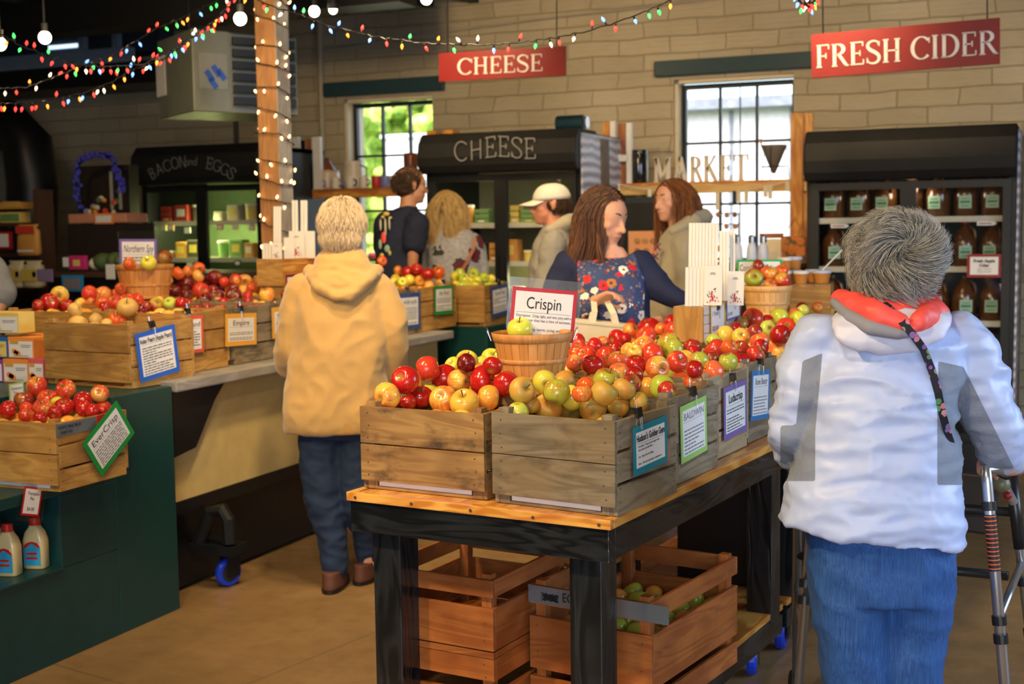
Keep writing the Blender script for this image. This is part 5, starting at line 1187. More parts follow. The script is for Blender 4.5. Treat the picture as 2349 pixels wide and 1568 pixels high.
for k in ('skin', 'skin_ruddy', 'skin_tan'):
    b_ = MAT[k].node_tree.nodes['Principled BSDF'] if 'Principled BSDF' in MAT[k].node_tree.nodes else [n for n in MAT[k].node_tree.nodes if n.type == 'BSDF_PRINCIPLED'][0]
    b_.inputs['Subsurface Weight'].default_value = .12; b_.inputs['Subsurface Radius'].default_value = (.012, .004, .002); b_.inputs['Subsurface Scale'].default_value = .5
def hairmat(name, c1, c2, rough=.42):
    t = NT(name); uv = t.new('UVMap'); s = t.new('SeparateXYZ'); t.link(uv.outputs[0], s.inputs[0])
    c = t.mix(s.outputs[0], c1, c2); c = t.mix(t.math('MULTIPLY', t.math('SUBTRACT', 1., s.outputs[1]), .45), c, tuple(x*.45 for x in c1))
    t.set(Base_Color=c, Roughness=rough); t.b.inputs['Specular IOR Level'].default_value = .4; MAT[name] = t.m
hairmat('hair_grey', (.09, .09, .088), (.74, .72, .66)); hairmat('hair_blond_short', (.58, .42, .25), (.92, .78, .56)); hairmat('hair_brown', (.055, .022, .010), (.26, .11, .045))
hairmat('hair_dark', (.03, .015, .008), (.15, .08, .04)); hairmat('hair_blond', (.30, .17, .05), (.80, .56, .22)); hairmat('hair_auburn', (.10, .03, .010), (.46, .17, .05))
def strands(name, parent, mat, roots, guide, width=.0012, seg=6, seed=1):
    """roots: list of (p, n); guide(p, n, t, rnd) -> point. Flat tapering ribbons facing outward, built as thin triangular tubes"""
    rnd = random.Random(seed); V = []; F = []; UV = []
    org = np.array(parent.matrix_world.translation)
    for (p, nrm) in roots:
        q = [rnd.random() for _ in range(6)]; pts = [np.array(guide(p, nrm, i/(seg-1), q)) for i in range(seg)]
        u0 = q[5]; b = len(V)
        for i, c in enumerate(pts):
            d = pts[min(i+1, seg-1)]-pts[max(i-1, 0)]; d /= np.linalg.norm(d)+1e-9
            s = np.cross(d, nrm); s /= np.linalg.norm(s)+1e-9; w = width*(1-.75*(i/(seg-1))**2); nn = np.cross(s, d)
            V += [tuple(c+s*w-org), tuple(c-s*w-org), tuple(c+nn*w*.9-org)]
        for i in range(seg-1):
            for j in range(3):
                j2 = (j+1) % 3; F.append((b+i*3+j, b+i*3+j2, b+(i+1)*3+j2, b+(i+1)*3+j)); t0, t1 = i/(seg-1), (i+1)/(seg-1); UV += [(u0, t0), (u0, t0), (u0, t1), (u0, t1)]
    me = bpy.data.meshes.new(name); me.from_pydata(V, [], F); me.materials.append(MAT[mat]); l = me.uv_layers.new(name='UVMap'); l.data.foreach_set('uv', [c for u in UV for c in u])
    me.polygons.foreach_set('use_smooth', [True]*len(F)); me.update(); o = bpy.data.objects.new(name, me); COL.objects.link(o); o.parent = parent; return o
def join_into(a, b):
    """append mesh of b (object) into a and drop b; both share parent"""
    ma, mb = a.data, b.data; m = MB()
    for src, off in ((ma, 0), (mb, 0)): pass
    nv = len(ma.vertices); co_ = np.empty(nv*3); ma.vertices.foreach_get('co', co_); n2 = len(mb.vertices); c2 = np.empty(n2*3); mb.vertices.foreach_get('co', c2)
    V = np.concatenate([co_, c2]).reshape(-1, 3); F = [tuple(p.vertices) for p in ma.polygons]+[tuple(i+nv for i in p.vertices) for p in mb.polygons]
    def uvs(me):
        if me.uv_layers: u = np.empty(len(me.loops)*2); me.uv_layers[0].data.foreach_get('uv', u); return u
        u = np.zeros((len(me.loops), 2)); u[:, 0] = .3; u[:, 1] = .3; return u.ravel()
    U = np.concatenate([uvs(ma), uvs(mb)]); me = bpy.data.meshes.new(ma.name); me.from_pydata(V.tolist(), [], F); me.materials.append(ma.materials[0]); l = me.uv_layers.new(name='UVMap'); l.data.foreach_set('uv', U)
    me.polygons.foreach_set('use_smooth', [True]*len(F)); me.update(); a.data = me; bpy.data.objects.remove(b)
def basis(yaw, pitch=0., roll=0.):
    """head frame: f forward, l person's left... built from view-aligned yaw: 0 = facing away from the camera, 90 = facing picture right"""
    f = FH*math.cos(yaw)+RH*math.sin(yaw); z = np.array((0, 0, 1.)); r = np.cross(f, z)
    f2 = f*math.cos(pitch)+z*math.sin(pitch); u = np.cross(r, f2)
    r2 = r*math.cos(roll)+u*math.sin(roll); u2 = np.cross(r2, f2)
    return f2, r2, u2
def head_parts(c, f, r, u, s=1., female=False, jaw=1.):
    """c = centre between the ears. adult head 0.235 tall"""
    def P_(x, y, z): return np.array(c)+(r*x+f*y+u*z)*s
    R = Matrix(((r[0], f[0], u[0]), (r[1], f[1], u[1]), (r[2], f[2], u[2])))
    E_ = lambda x, y, z, a, b, d, n=18: el(P_(x, y, z), (a*s, b*s, d*s), R, n)
    g = [E_(0, -.012, .045, .076, .095, .078), E_(0, .045, .020, .064, .050, .075), E_(0, .040, -.035, .056*jaw, .055, .055), E_(0, .055, -.072, .036*jaw, .036, .030), E_(0, .077, -.082, .019, .016, .017),
         E_(.040, .052, -.012, .024, .030, .024), E_(-.040, .052, -.012, .024, .030, .024), E_(0, .078, .034, .046, .016, .012),
         cap_(P_(0, .088, .020), P_(0, .111, -.022), .0075*s, .0125*s), E_(.011, .098, -.026, .008, .011, .007), E_(-.011, .098, -.026, .008, .011, .007),
         E_(0, .088, -.048, .024, .0135, .0075), E_(0, .087, -.058, .021, .0135, .0075), E_(0, .078, -.053, .03, .016, .02),
         E_(.034, .073, .015, .014, .012, .010), E_(-.034, .073, .015, .014, .012, .010)]
    for sx in (-1, 1):
        g += [E_(sx*.080, -.012, .005, .009, .018, .030), E_(sx*.084, -.020, .018, .008, .012, .018), E_(sx*.079, -.006, -.018, .008, .010, .012)]
    return g, P_, R
def face_bits(parent, P_, R, s, skinm, closed=False, side=0, browm='brow', glasses=False):
    org = np.array(parent.matrix_world.translation)
    for sx in ((-1, 1) if side == 0 else (side,)):
        m = MB(); m.ball(tuple(P_(sx*.033, .074, .016)-org), .0118*s, 12); o = m.build('eye', 'eye_white' if not closed else skinm, parent, smooth=True)
        if not closed: m = MB(); m.ball(tuple(P_(sx*.033, .0815, .015)-org), .0055*s, 10); m.build('iris', 'iris', o, smooth=True)
        m = MB(); m.tube([P_(sx*(.018+.009*i), .0845-.0028*i-.0006*i*i, (.0125 if closed else .022)+(-.0016 if closed else .0022)*i*(3-i)*.5)-org for i in range(4)], (.0022 if closed else .0012)*s, 5); m.build('eyelash', 'brow', o)
        m = MB(); m.tube([P_(sx*(.014+.010*i), .0935-.004*i-.0008*i*i, .038+.0025*i*(3.2-i)*.6)-org for i in range(4)], [.003*s, .004*s, .0034*s, .0015*s], 6); m.build('eyebrow', browm, parent)
    m = MB(); m.tube([P_(x, .0975-abs(x)*.28-abs(x)**2*8, -.0525+abs(x)*.05)-org for x in (-.026, -.016, -.006, .006, .016, .026)], [.0018*s, .0042*s, .005*s, .005*s, .0042*s, .0018*s], 8); m.build('mouth', 'lips', parent, smooth=True)
    if glasses:
        m = MB()
        for sx in (-1, 1):
            m.tube([P_(sx*.034+.021*math.cos(a), .097, .014+.016*math.sin(a))-org for a in np.linspace(0, 6.283, 17)], .0011, 5)
            m.tube([P_(sx*.055, .096, .018)-org, P_(sx*.083, .0, .022)-org], .0012, 5)
        m.tube([P_(-.013, .099, .016)-org, P_(.013, .099, .016)-org], .0011, 5); m.build('glasses', 'black_metal', parent)
def hand_parts(wrist, d, palm_n, s=1., curl=.5, thumb_side=1, spread=.012):
    """wrist point, d direction to fingers, palm_n out of the back of the hand; fingers curl away from palm_n"""
    d = np.array(d, float); d /= np.linalg.norm(d); n = np.array(palm_n, float); n = n-d*(n@d); n /= np.linalg.norm(n); l = np.cross(d, n)*thumb_side
    w = np.array(wrist, float); g = chain([w-d*.03*s, w+d*.005*s], [.027*s, .025*s])
    for k in (-1.5, -.5, .5, 1.5): g.append(cap_(w+d*.012*s+l*k*.011*s, w+d*.082*s+l*k*.0185*s, .0145*s, .0125*s))
    for k, L in ((1.5, .072), (.5, .082), (-.5, .078), (-1.5, .062)):
        p = w+d*.086*s+l*k*.0190*s; a = 0; seg = (L*.45, L*.30, L*.27); rr = (.0098, .0086, .0076, .0062); pts = [p]; aa = curl*.55
        for q in seg: dd = d*math.cos(aa)-n*math.sin(aa)+l*k*spread*2; p = p+dd/np.linalg.norm(dd)*q*s; pts.append(p); aa += curl*1.0
        g += chain(pts, [x*s for x in rr])
    p = w+d*.022*s+l*.028*s; q = p+(d*.5+l*.75-n*.35)*.040*s; q2 = q+(d*.85+l*.25-n*.45)*.028*s; q3 = q2+(d*.95-n*.45)*.022*s
    g += chain([p, q, q2, q3], [.015*s, .0125*s, .0105*s, .0085*s])
    return g
def scalp(c, f, r, u, s, n, seed, cond, rad=(.080, .100, .088), cz=.048, cy=-.012):
    rnd = random.Random(seed); out = []; cc = np.array(c)+(f*cy+u*cz)*s
    while len(out) < n:
        v = np.array([rnd.gauss(0, 1) for _ in range(3)]); v /= np.linalg.norm(v)
        if not cond(v): continue
        p = cc+(r*v[0]*rad[0]+f*v[1]*rad[1]+u*v[2]*rad[2])*s; nn = r*v[0]/rad[0]+f*v[1]/rad[1]+u*v[2]/rad[2]; nn /= np.linalg.norm(nn); out.append((p, nn))
    return out
def shoe(parent, p, f, mat, sole='black', L=.26):
    f = np.array(f, float); f[2] = 0; f /= np.linalg.norm(f); l = np.cross(f, (0, 0, 1.)); p = np.array(p, float)
    def up(h): return np.array((0, 0, h))
    o = skin([loft([(p+up(.012), .045, L/2), (p+up(.030)+f*.0, .046, L/2), (p-f*.02+up(.055), .042, L*.40), (p-f*.055+up(.085), .038, L*.24)], l, f, 24, 2.4)], 'shoe', mat, parent, .006, 3)
    m = MB(); loft([(p+up(.001), .046, L/2+.004), (p+up(.014), .048, L/2+.005)], l, f, 24, 2.4)(m); org = np.array(parent.matrix_world.translation); m.v = [tuple(np.array(v)-org) for v in m.v]; m.build('sole', sole, o)
Z1 = np.array((0, 0, 1.))

# =================================================== person in the tan hoodie (seen from behind)
d0 = 5.40
def Wt(x, y, dd=0.): return PD(x, y, d0+dd)
S = d0/FPX
base = PZ(790, 1345, 0); PT = thing('person', 'person with short white blond hair in a tan hoodie and jeans, seen from behind', 'person', T(base))
hc = Wt(786, 525, 0); f, r, u = basis(math.radians(6), math.radians(-4))
hp, HP, HR = head_parts(hc, f, r, u, .98)
neck = chain([Wt(788, 545, .0), Wt(785, 610, -.01)], [.055, .062])
# body: head, neck, slim torso, legs, hands
hipL, hipR = Wt(740, 950), Wt(835, 950)
ftL = Wt(768, 1318); ftR = Wt(846, 1296, .12)
knL = (hipL+ftL)/2+np.array((0, 0, .03)); knR = (hipR+ftR)/2+np.array((0, 0, .03))
tor = [loft([(Wt(785, 960), .14, .10), (Wt(785, 850), .13, .10), (Wt(785, 740), .15, .10), (Wt(785, 640), .14, .08), (Wt(785, 605), .07, .06)], RH, FH)]
armL = [Wt(690, 660), Wt(672, 790, .02), Wt(690, 860, .22)]; armR = [Wt(880, 660), Wt(905, 790, .02), Wt(880, 850, .22)]
body = hp+neck+tor+chain([Wt(745, 965), Wt(739, 1120), Wt(763, 1230), ftL], [.075, .055, .040, .034])+chain([Wt(828, 965), Wt(824, 1120), Wt(842, 1250, .10), ftR], [.075, .055, .042, .034])+chain(armL, [.045, .038, .028])+chain(armR, [.045, .038, .028])+hand_parts(armL[-1]+FH*.03, FH*.8+Z1*.1, Z1)+hand_parts(armR[-1]+FH*.03, FH*.8+Z1*.1, Z1, thumb_side=-1)+[cap_(ftL, ftL+FH*.10-Z1*.02, .035, .028), cap_(ftR, ftR+FH*.10-Z1*.02, .035, .028)]
skin(body, 'body', 'skin', PT, .0075, 3)
# hoodie
def sec(rows, W_, S_): return [(W_((a+b)/2, y, dd), (b-a)/2*S_, hd) for y, a, b, hd, dd in rows]
hood_rows = [(985, 657, 888, .155, 0), (972, 655, 890, .165, 0), (940, 652, 893, .17, 0), (900, 657, 890, .165, 0), (850, 664, 886, .16, 0), (790, 672, 890, .158, 0), (730, 676, 890, .152, 0), (680, 678, 888, .14, .0), (640, 694, 872, .12, .0), (612, 722, 846, .095, 0), (592, 745, 826, .07, 0)]
slv = chain([Wt(700, 668), Wt(682, 730), Wt(668, 800, .02), Wt(668, 838, .08), Wt(690, 865, .2)], [.075, .072, .066, .060, .05])
srv = chain([Wt(870, 668), Wt(893, 730), Wt(904, 800, .02), Wt(900, 845, .06), Wt(880, 865, .18)], [.075, .072, .066, .060, .05])
hoodie = skin([loft(sec(hood_rows, Wt, S), RH, FH)]+slv+srv, 'hoodie', 'tan_fleece' if 'tan_fleece' in MAT else plain('tan_fleece', (.47, .285, .095), .9, nz=.05, bump=.25, bs=220, sheen=.4) and 'tan_fleece', PT, .009, 6, disp=addf(fold(.016, 5, 1, (1, 1, .45)), fold(.005, 13, 4)))
m = [loft([(Wt(786, 645, -.085), .10, .035), (Wt(786, 620, -.07), .125, .055), (Wt(786, 596, -.04), .115, .075), (Wt(786, 575, -.01), .085, .075), (Wt(786, 566, .0), .068, .07)], RH, FH),
     loft([(Wt(790, 690, -.15), .015, .012), (Wt(788, 672, -.145), .055, .02), (Wt(786, 650, -.13), .095, .03), (Wt(786, 625, -.10), .12, .03)], RH, FH)]
m += chain([Wt(712, 622, -.02), Wt(728, 655, -.12), Wt(770, 680, -.16), Wt(800, 678, -.16), Wt(842, 645, -.12), Wt(862, 618, -.02)], [.030, .028, .022, .022, .028, .030])
skin(m, 'hood', 'tan_fleece', hoodie if 0 else PT, .007, 5, disp=addf(fold(.007, 9, 7, (1, 1, 2)), fold(.003, 22, 2)))
m = [loft([(Wt(772, 986, 0), .2165, .158), (Wt(772, 974, 0), .215, .162), (Wt(772, 955, 0), .2155, .163), (Wt(772, 945, 0), .21, .155)], RH, FH)]
skin(m, 'waistband', plain('tan_rib', (.40, .225, .065), .95, bump=.5, bs=120) and 'tan_rib', PT, .008, 3)
plain('denim_dark', (.007, .022, .065), .85, nz=.25, bump=.3, bs=160)
jl = chain([Wt(745, 965), Wt(737, 1060), Wt(742, 1150), Wt(762, 1230), Wt(769, 1298)], [.115, .092, .080, .064, .056]); jr = chain([Wt(828, 965), Wt(822, 1060), Wt(826, 1150), Wt(842, 1230, .10), Wt(844, 1270, .12)], [.115, .092, .080, .060, .052])
skin(jl+jr+[loft([(Wt(785, 1000), .17, .12), (Wt(785, 960), .18, .13), (Wt(785, 900), .16, .11)], RH, FH)], 'jeans', 'denim_dark', PT, .008, 4, disp=fold(.006, 14, 3, (1, 1, 1.5)))
plain('shoe_brown', (.10, .035, .018), .7); 
shoe(PT, ftL*np.array((1, 1, 0))+FH*.03, FH*.95+RH*.12, 'shoe_brown', L=.25); shoe(PT, ftR*np.array((1, 1, 0))+FH*.03, FH*.9+RH*.3, 'shoe_brown', L=.25)
rt = scalp(hc, f, r, u, .98, 1100, 6, lambda v: v[1] < .15 and v[2] < .6, rad=(.067, .060, .060), cz=-.030, cy=-.046)+scalp(hc, f, r, u, .98, 3600, 5, lambda v: v[1] < .55 and v[2] > -.85 and not (v[2] < -.1 and v[1] > .05), rad=(.083, .102, .096), cz=.030)
cw = np.array(hc)+u*.10-f*.03
def g_short(p, n, t, q):
    dn = -Z1*.9+n*.15+RH*(q[0]-.5)*.5; out = n*(.004+.016*math.sin(t*2.6))
    away = (p-cw); away -= n*(away@n); away /= np.linalg.norm(away)+1e-6
    return p+out*(.6+q[1]*.7)+(away*.8+dn*.35+RH*.2*(q[2]-.5))*(.035+.02*q[3])*t-n*.010*t*t
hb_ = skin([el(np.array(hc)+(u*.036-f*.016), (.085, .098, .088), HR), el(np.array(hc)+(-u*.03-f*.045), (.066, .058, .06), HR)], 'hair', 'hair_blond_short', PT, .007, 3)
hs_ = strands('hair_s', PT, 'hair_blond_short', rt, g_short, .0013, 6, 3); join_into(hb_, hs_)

# =================================================== foreground person with the walker
d0f = 3.12
def Wf(x, y, dd=0.): return PD(x, y, d0f+dd)
Sf = d0f/FPX
basef = PZ(2010, 1700, 0)*np.array((1, 1, 0)); PF = thing('person', 'person with curly grey hair in white and grey jacket and blue jeans, holding a walker', 'person', T(basef))
hcf = Wf(2052, 612, -.0); f, r, u = basis(math.radians(4), math.radians(-14), math.radians(-3))
hp, HPf, HRf = head_parts(hcf, f, r, u, .98)
gR = Wf(2290, 1075, .16); gL = Wf(1875, 1075, .42)
arR = [Wf(2215, 800), Wf(2308, 1000, .02), gR-FH*.06+Z1*.03]; arL = [Wf(1888, 790), Wf(1822, 985, .03), Wf(1822, 1030, .10), gL-FH*.09+Z1*.03]
hipL, hipR = Wf(1920, 1230), Wf(2090, 1230); fz = .06
fL = np.array((*Wf(1985, 1650, .05)[:2], fz)); fR = np.array((*Wf(2088, 1650, .05)[:2], fz))
body = hp+chain([Wf(2050, 640, -.01), Wf(2045, 720, -.05)], [.056, .06])+[loft([(Wf(2018, 1240), .12, .10), (Wf(2010, 1050), .15, .12), (Wf(2030, 850), .16, .11), (Wf(2040, 740), .12, .08)], RH, FH)]
body += chain([Wf(1946, 1280), Wf(1962, 1500), np.array((*Wf(1985, 1650, .05)[:2], .30)), fL], [.075, .06, .045, .04])+chain([Wf(2095, 1280), Wf(2084, 1500), np.array((*Wf(2088, 1650, .05)[:2], .30)), fR], [.075, .06, .045, .04])+chain(arL, [.05, .042, .036, .03])+chain(arR, [.05, .042, .03])
body += hand_parts(gR-FH*.05+Z1*.022, FH*.9-Z1*.05, Z1, curl=1.15, thumb_side=1)+hand_parts(gL-FH*.05+Z1*.022, FH*.9-Z1*.05, Z1, curl=1.15, thumb_side=-1)
body += [cap_(fL, fL+FH*.12-Z1*.02, .038, .03), cap_(fR, fR+FH*.12-Z1*.02, .038, .03)]
skin(body, 'body', 'skin', PF, .007, 3)
plain('jacket_white', (.49, .59, .90), .42, nz=.02); plain('jacket_grey', (.23, .27, .36), .8, nz=.10, bump=.6, bs=300); plain('coral', (.95, .10, .085), .5, nz=.03); plain('jacket_trim', (.27, .28, .34), .8); plain('jacket_hood', (.66, .68, .86), .42, nz=.03)
rows = [(1222, 1790, 2206, .155, -.01), (1210, 1790, 2207, .158, -.01), (1180, 1794, 2205, .16, -.01), (1130, 1805, 2200, .165, -.01), (1080, 1815, 2197, .165, 0), (1030, 1824, 2190, .165, .0), (980, 1835, 2184, .165, 0), (930, 1842, 2186, .165, 0), (880, 1846, 2195, .162, 0), (830, 1850, 2208, .155, 0), (790, 1862, 2208, .145, 0), (755, 1885, 2190, .13, .0), (728, 1925, 2155, .11, .0), (705, 1960, 2120, .09, 0)]
tilt = lambda x: (x-2000)*.075
rowsj = [(Wf((a+b)/2, y, dd), (b-a)/2*Sf, hd) for y, a, b, hd, dd in rows]
sl = chain([Wf(1888, 790, .0), Wf(1858, 850), Wf(1836, 920, .0), Wf(1822, 985, .02), Wf(1822, 1030, .10), gL-FH*.13+Z1*.03], [.078, .074, .066, .062, .058, .045])
sr = chain([Wf(2200, 790, .0), Wf(2232, 850), Wf(2268, 930, .0), Wf(2292, 1000, .02), Wf(2296, 1035, .07), gR-FH*.075+Z1*.045], [.080, .076, .070, .064, .056, .045])
def jm(c, nn):
    q = (c-CAM); z = q@FW; X = 1174.5+FPX*(q@RT)/z; Y = 784-FPX*(q@UP)/z; dep = (c-Wf(2010, 900))@FH
    mn = lambda *t_: np.minimum.reduce(t_)
    # grey mesh side panels: left and right of the back, and the outer upper arm on the right
    lp = mn(X-1790, 1870-X, Y-975, 1103-Y); l2_ = mn(X-(1842-(Y-815)*.10), 1886-(Y-815)*.09-X, Y-812-(1880-X)*.4, 1003-Y)
    rp = mn(X-2150, 2230-X, Y-940, 1112-Y); ra = mn(X-2152, 2205+(Y-830)*.50-X, Y-(828+(X-2152)*.22), 1075-Y)
    return mn(np.maximum.reduce((lp, l2_, rp, ra)), (.10-dep)*900)
def dj(a, nn):
    base_ = fold(.010, 5.5, 11, (.8, .8, 2.6))(a, nn)+fold(.007, 11, 5, (.8, .8, 2.4))(a, nn)+fold(.0016, 40, 8)(a, nn)
    return base_
def hemsh(m):     # loft with a hem that drops to the right like the photo
    lat = RH
    loft(rowsj, RH, FH, 44, 2.2)(m)
    n = 44; L = len(m.v)-n*len(rowsj)
    for i in range(4):
        for k in range(n):
            v = np.array(m.v[L+i*n+k]); x = (v-rowsj[i][0])@RH; v[2] -= (x*.13)*(1-i/4.); m.v[L+i*n+k] = tuple(v)
def maskmat(name, ma, mb):
    m_ = MAT[ma].copy(); m_.name = name; nt = m_.node_tree; pa = [n for n in nt.nodes if n.type == 'BSDF_PRINCIPLED'][0]; out = [n for n in nt.nodes if n.type == 'OUTPUT_MATERIAL'][0]
    sb = MAT[mb].node_tree; mp = {}
    for n in sb.nodes:
        if n.type == 'OUTPUT_MATERIAL': continue
        c = nt.nodes.new(n.bl_idname); mp[n] = c
        for k in ('data_type', 'blend_type', 'operation', 'interpolation_type', 'feature', 'wave_type', 'bands_direction'):
            if hasattr(n, k):
                try: setattr(c, k, getattr(n, k))
                except Exception: pass
        if n.type == 'VALTORGB':
            e = c.color_ramp.elements
            while len(e) < len(n.color_ramp.elements): e.new(.5)
            for q, p in zip(e, n.color_ramp.elements): q.position = p.position; q.color = p.color
            c.color_ramp.interpolation = n.color_ramp.interpolation
        for i, s in enumerate(n.inputs):
            try: c.inputs[i].default_value = s.default_value
            except Exception: pass
    for l in sb.links:
        if l.to_node.type == 'OUTPUT_MATERIAL': continue
        i = list(l.from_node.outputs).index(l.from_socket); j = list(l.to_node.inputs).index(l.to_socket); nt.links.new(mp[l.from_node].outputs[i], mp[l.to_node].inputs[j])
    pb = [c for n, c in mp.items() if n.type == 'BSDF_PRINCIPLED'][0]
    at_ = nt.nodes.new('ShaderNodeAttribute'); at_.attribute_name = 'mask'; mr = nt.nodes.new('ShaderNodeMapRange'); mr.inputs[1].default_value = -.6; mr.inputs[2].default_value = .6; nt.links.new(at_.outputs['Fac'], mr.inputs[0])
    ms = nt.nodes.new('ShaderNodeMixShader'); nt.links.new(mr.outputs[0], ms.inputs[0]); nt.links.new(pa.outputs[0], ms.inputs[1]); nt.links.new(pb.outputs[0], ms.inputs[2]); nt.links.new(ms.outputs[0], out.inputs[0]); MAT[name] = m_; return name
jk = skin([hemsh]+sl+sr, 'jacket', maskmat('jacket_cloth', 'jacket_white', 'jacket_grey'), PF, .0075, 4, disp=dj, mfun=jm)
# hem band, seams
org = np.array(PF.matrix_world.translation)
# hood: white outer drape and coral lining
def Wd(x, y, dd): return Wf(x, y, dd)
skin([loft([(Wd(2040, 812, -.155), .015, .008), (Wd(2036, 800, -.155), .085, .018), (Wd(2040, 775, -.150), .125, .028), (Wd(2045, 745, -.13), .140, .045), (Wd(2046, 722, -.10), .140, .06), (Wd(2048, 705, -.06), .125, .07)], RH, FH, 36)], 'jacket_hood', 'jacket_hood', PF, .006, 4, disp=addf(fold(.006, 9, 3), fold(.002, 25, 5)))
pts = [Wd(1912, 686, -.055), Wd(1950, 716, -.135), Wd(2000, 742, -.185), Wd(2060, 755, -.20), Wd(2092, 762, -.20)]
skin(chain([pts[0]-Z1*.006, pts[1]-Z1*.01, pts[2]-Z1*.01, pts[3]-Z1*.010, pts[4]-Z1*.008], [.010, .016, .018, .014, .004]), 'hood_trim', 'jacket_trim', PF, .004, 3)
skin(chain([Wd(1925, 682, -.03), Wd(1960, 700, -.10), Wd(2010, 722, -.165), Wd(2060, 742, -.19), Wd(2090, 757, -.195)], [.020, .030, .032, .024, .006])+chain([Wd(2170, 716, -.035), Wd(2140, 718, -.10), Wd(2110, 735, -.17), Wd(2096, 757, -.19)], [.016, .032, .026, .006])+
     [loft([(Wd(2045, 730, -.10), .06, .03), (Wd(2045, 708, -.08), .11, .055), (Wd(2048, 690, -.045), .115, .07), (Wd(2050, 672, -.01), .09, .07)], RH, FH)], 'hood_lining', 'coral', PF, .006, 4, disp=addf(fold(.005, 14, 5, (1, 1, 1)), fold(.002, 30, 2)))
# bag strap
plain('strap', (.012, .014, .03), .7)
t = NT('strap_floral'); vo = t.new('TexVoronoi'); vo.inputs['Scale'].default_value = 55; t.link(t.coord('Object'), vo.inputs[0]); sp = t.new('SeparateXYZ'); t.link(vo.outputs['Color'], sp.inputs[0])
c = t.ramp(sp.outputs[0], [(0, (.5, .03, .12)), (.35, (.7, .3, .4)), (.6, (.05, .3, .06)), (.8, (.25, .1, .45))]); c = t.mix(t.math('LESS_THAN', vo.outputs[0], .42), (.008, .009, .02), c); t.set(Base_Color=c, Roughness=.7); MAT['strap_floral'] = t.m
sp_ = [(2016, 684, -.075), (2035, 700, -.135), (2070, 738, -.215), (2098, 772, -.215), (2118, 800, -.195), (2138, 850, -.185), (2152, 900, -.18), (2162, 950, -.165), (2176, 1000, -.13), (2190, 1040, -.06)]
m = MB(); P_ = [Wf(x, y, d) for x, y, d in sp_]; P2 = []
for i in range(len(P_)-1):
    for k in range(4): P2.append(P_[i]*(1-k/4)+P_[i+1]*k/4)
P2.append(P_[-1])
V = []
for i, p in enumerate(P2):
    d = P2[min(i+1, len(P2)-1)]-P2[max(i-1, 0)]; s_ = np.cross(d, FH); s_ /= np.linalg.norm(s_)
    V += [tuple(p-org+s_*a+FH*b) for a, b in ((.0088, -.0015), (-.0088, -.0015), (-.0088, .0015), (.0088, .0015))]
m.add(V, [(i*4+j, i*4+(j+1) % 4, i*4+4+(j+1) % 4, i*4+4+j) for i in range(len(P2)-1) for j in range(4)])
m.build('bag_strap', 'strap_floral', PF)
# jeans
t = NT('denim_blue'); v = t.coord('Object', (220, 220, 6)); a_ = t.noise(v, 1.5, 3, .6); b2 = t.noise(t.coord('Object'), 5, 3)
c = t.mix(t.maprange(a_, .3, .7), (.008, .045, .19), (.03, .13, .40)); c = t.mix(t.math('MULTIPLY', t.maprange(b2, .4, .7), .4), c, (.012, .07, .26)); t.set(Base_Color=c, Roughness=.8); t.bump(a_, .4, .002); MAT['denim_blue'] = t.m
fold_f = addf(fold(.007, 7, 4, (1, 1, 1.6)), fold(.002, 25, 6))
jr_ = [(1580, 1885, 2180, .15, 0)]
lg = lambda xs: [(Wf(x, y), w*Sf, h) for y, x, w, h in xs]
skin([loft([(Wf(2022, 1150), .168, .125), (Wf(2020, 1230), .172, .14), (Wf(2020, 1300), .172, .145), (Wf(2018, 1360), .165, .14)][::-1], RH, FH)]+
     [loft([(c_, w_, h_) for c_, w_, h_ in [(Wf(1946, 1280), .095, .125), (Wf(1950, 1400), .090, .115), (Wf(1962, 1500), .085, .10), (Wf(1972, 1600), .078, .09), (np.array((*Wf(1985, 1650, .05)[:2], .30)), .07, .075), (np.array((*Wf(1985, 1650, .05)[:2], .10)), .068, .085)]], RH, FH),
      loft([(c_, w_, h_) for c_, w_, h_ in [(Wf(2095, 1280), .095, .125), (Wf(2090, 1400), .088, .115), (Wf(2082, 1500), .082, .10), (Wf(2082, 1600), .076, .09), (np.array((*Wf(2088, 1650, .05)[:2], .30)), .07, .075), (np.array((*Wf(2088, 1650, .05)[:2], .10)), .068, .085)]], RH, FH)],
     'jeans', 'denim_blue', PF, .0075, 4, disp=fold_f)
shoe(PF, np.array((*Wf(1985, 1650, .05)[:2], 0))+FH*.04, FH, 'shoe_brown'); shoe(PF, np.array((*Wf(2088, 1650, .05)[:2], 0))+FH*.04, FH, 'shoe_brown')
# curly hair
rt = scalp(hcf, f, r, u, .98, 7500, 9, lambda v: v[1] < .7 and v[2] > -.93 and not (v[2] < -.15 and v[1] > .15 and abs(v[0]) > .3), rad=(.089, .106, .098), cz=.025, cy=-.015)
rt += [(p, n) for p, n in scalp(hcf, f, r, u, .98, 1500, 10, lambda v: v[1] < .15 and v[2] < .6, rad=(.072, .062, .050), cz=-.046, cy=-.046)]
cwf = np.array(hcf)+u*.03-f*.11
def g_curl(p, n, t, q):
    fl = mnoise.noise_vector(Vector(p)*14+Vector((3, 1, 7))); fl = np.array(fl); sw = np.cross(n, p-cwf); sw /= np.linalg.norm(sw)+1e-6
    away = (p-cwf); away -= n*(away@n); away /= np.linalg.norm(away)+1e-6
    tang = sw*.8+fl*1.7+away*.45-Z1*.3; ph0 = q[1]*1.6+fl[0]*7; tang -= n*(tang@n)*.8; L = .026+.022*q[0]
    ph = q[1]*6.28
    return p+n*(.002+.022*math.sin(min(t*2.2, 1.8))*(.5+.6*q[2]))+tang*L*t+(n*math.cos(ph0+t*5)+sw*math.sin(ph0+t*5))*.0095*t
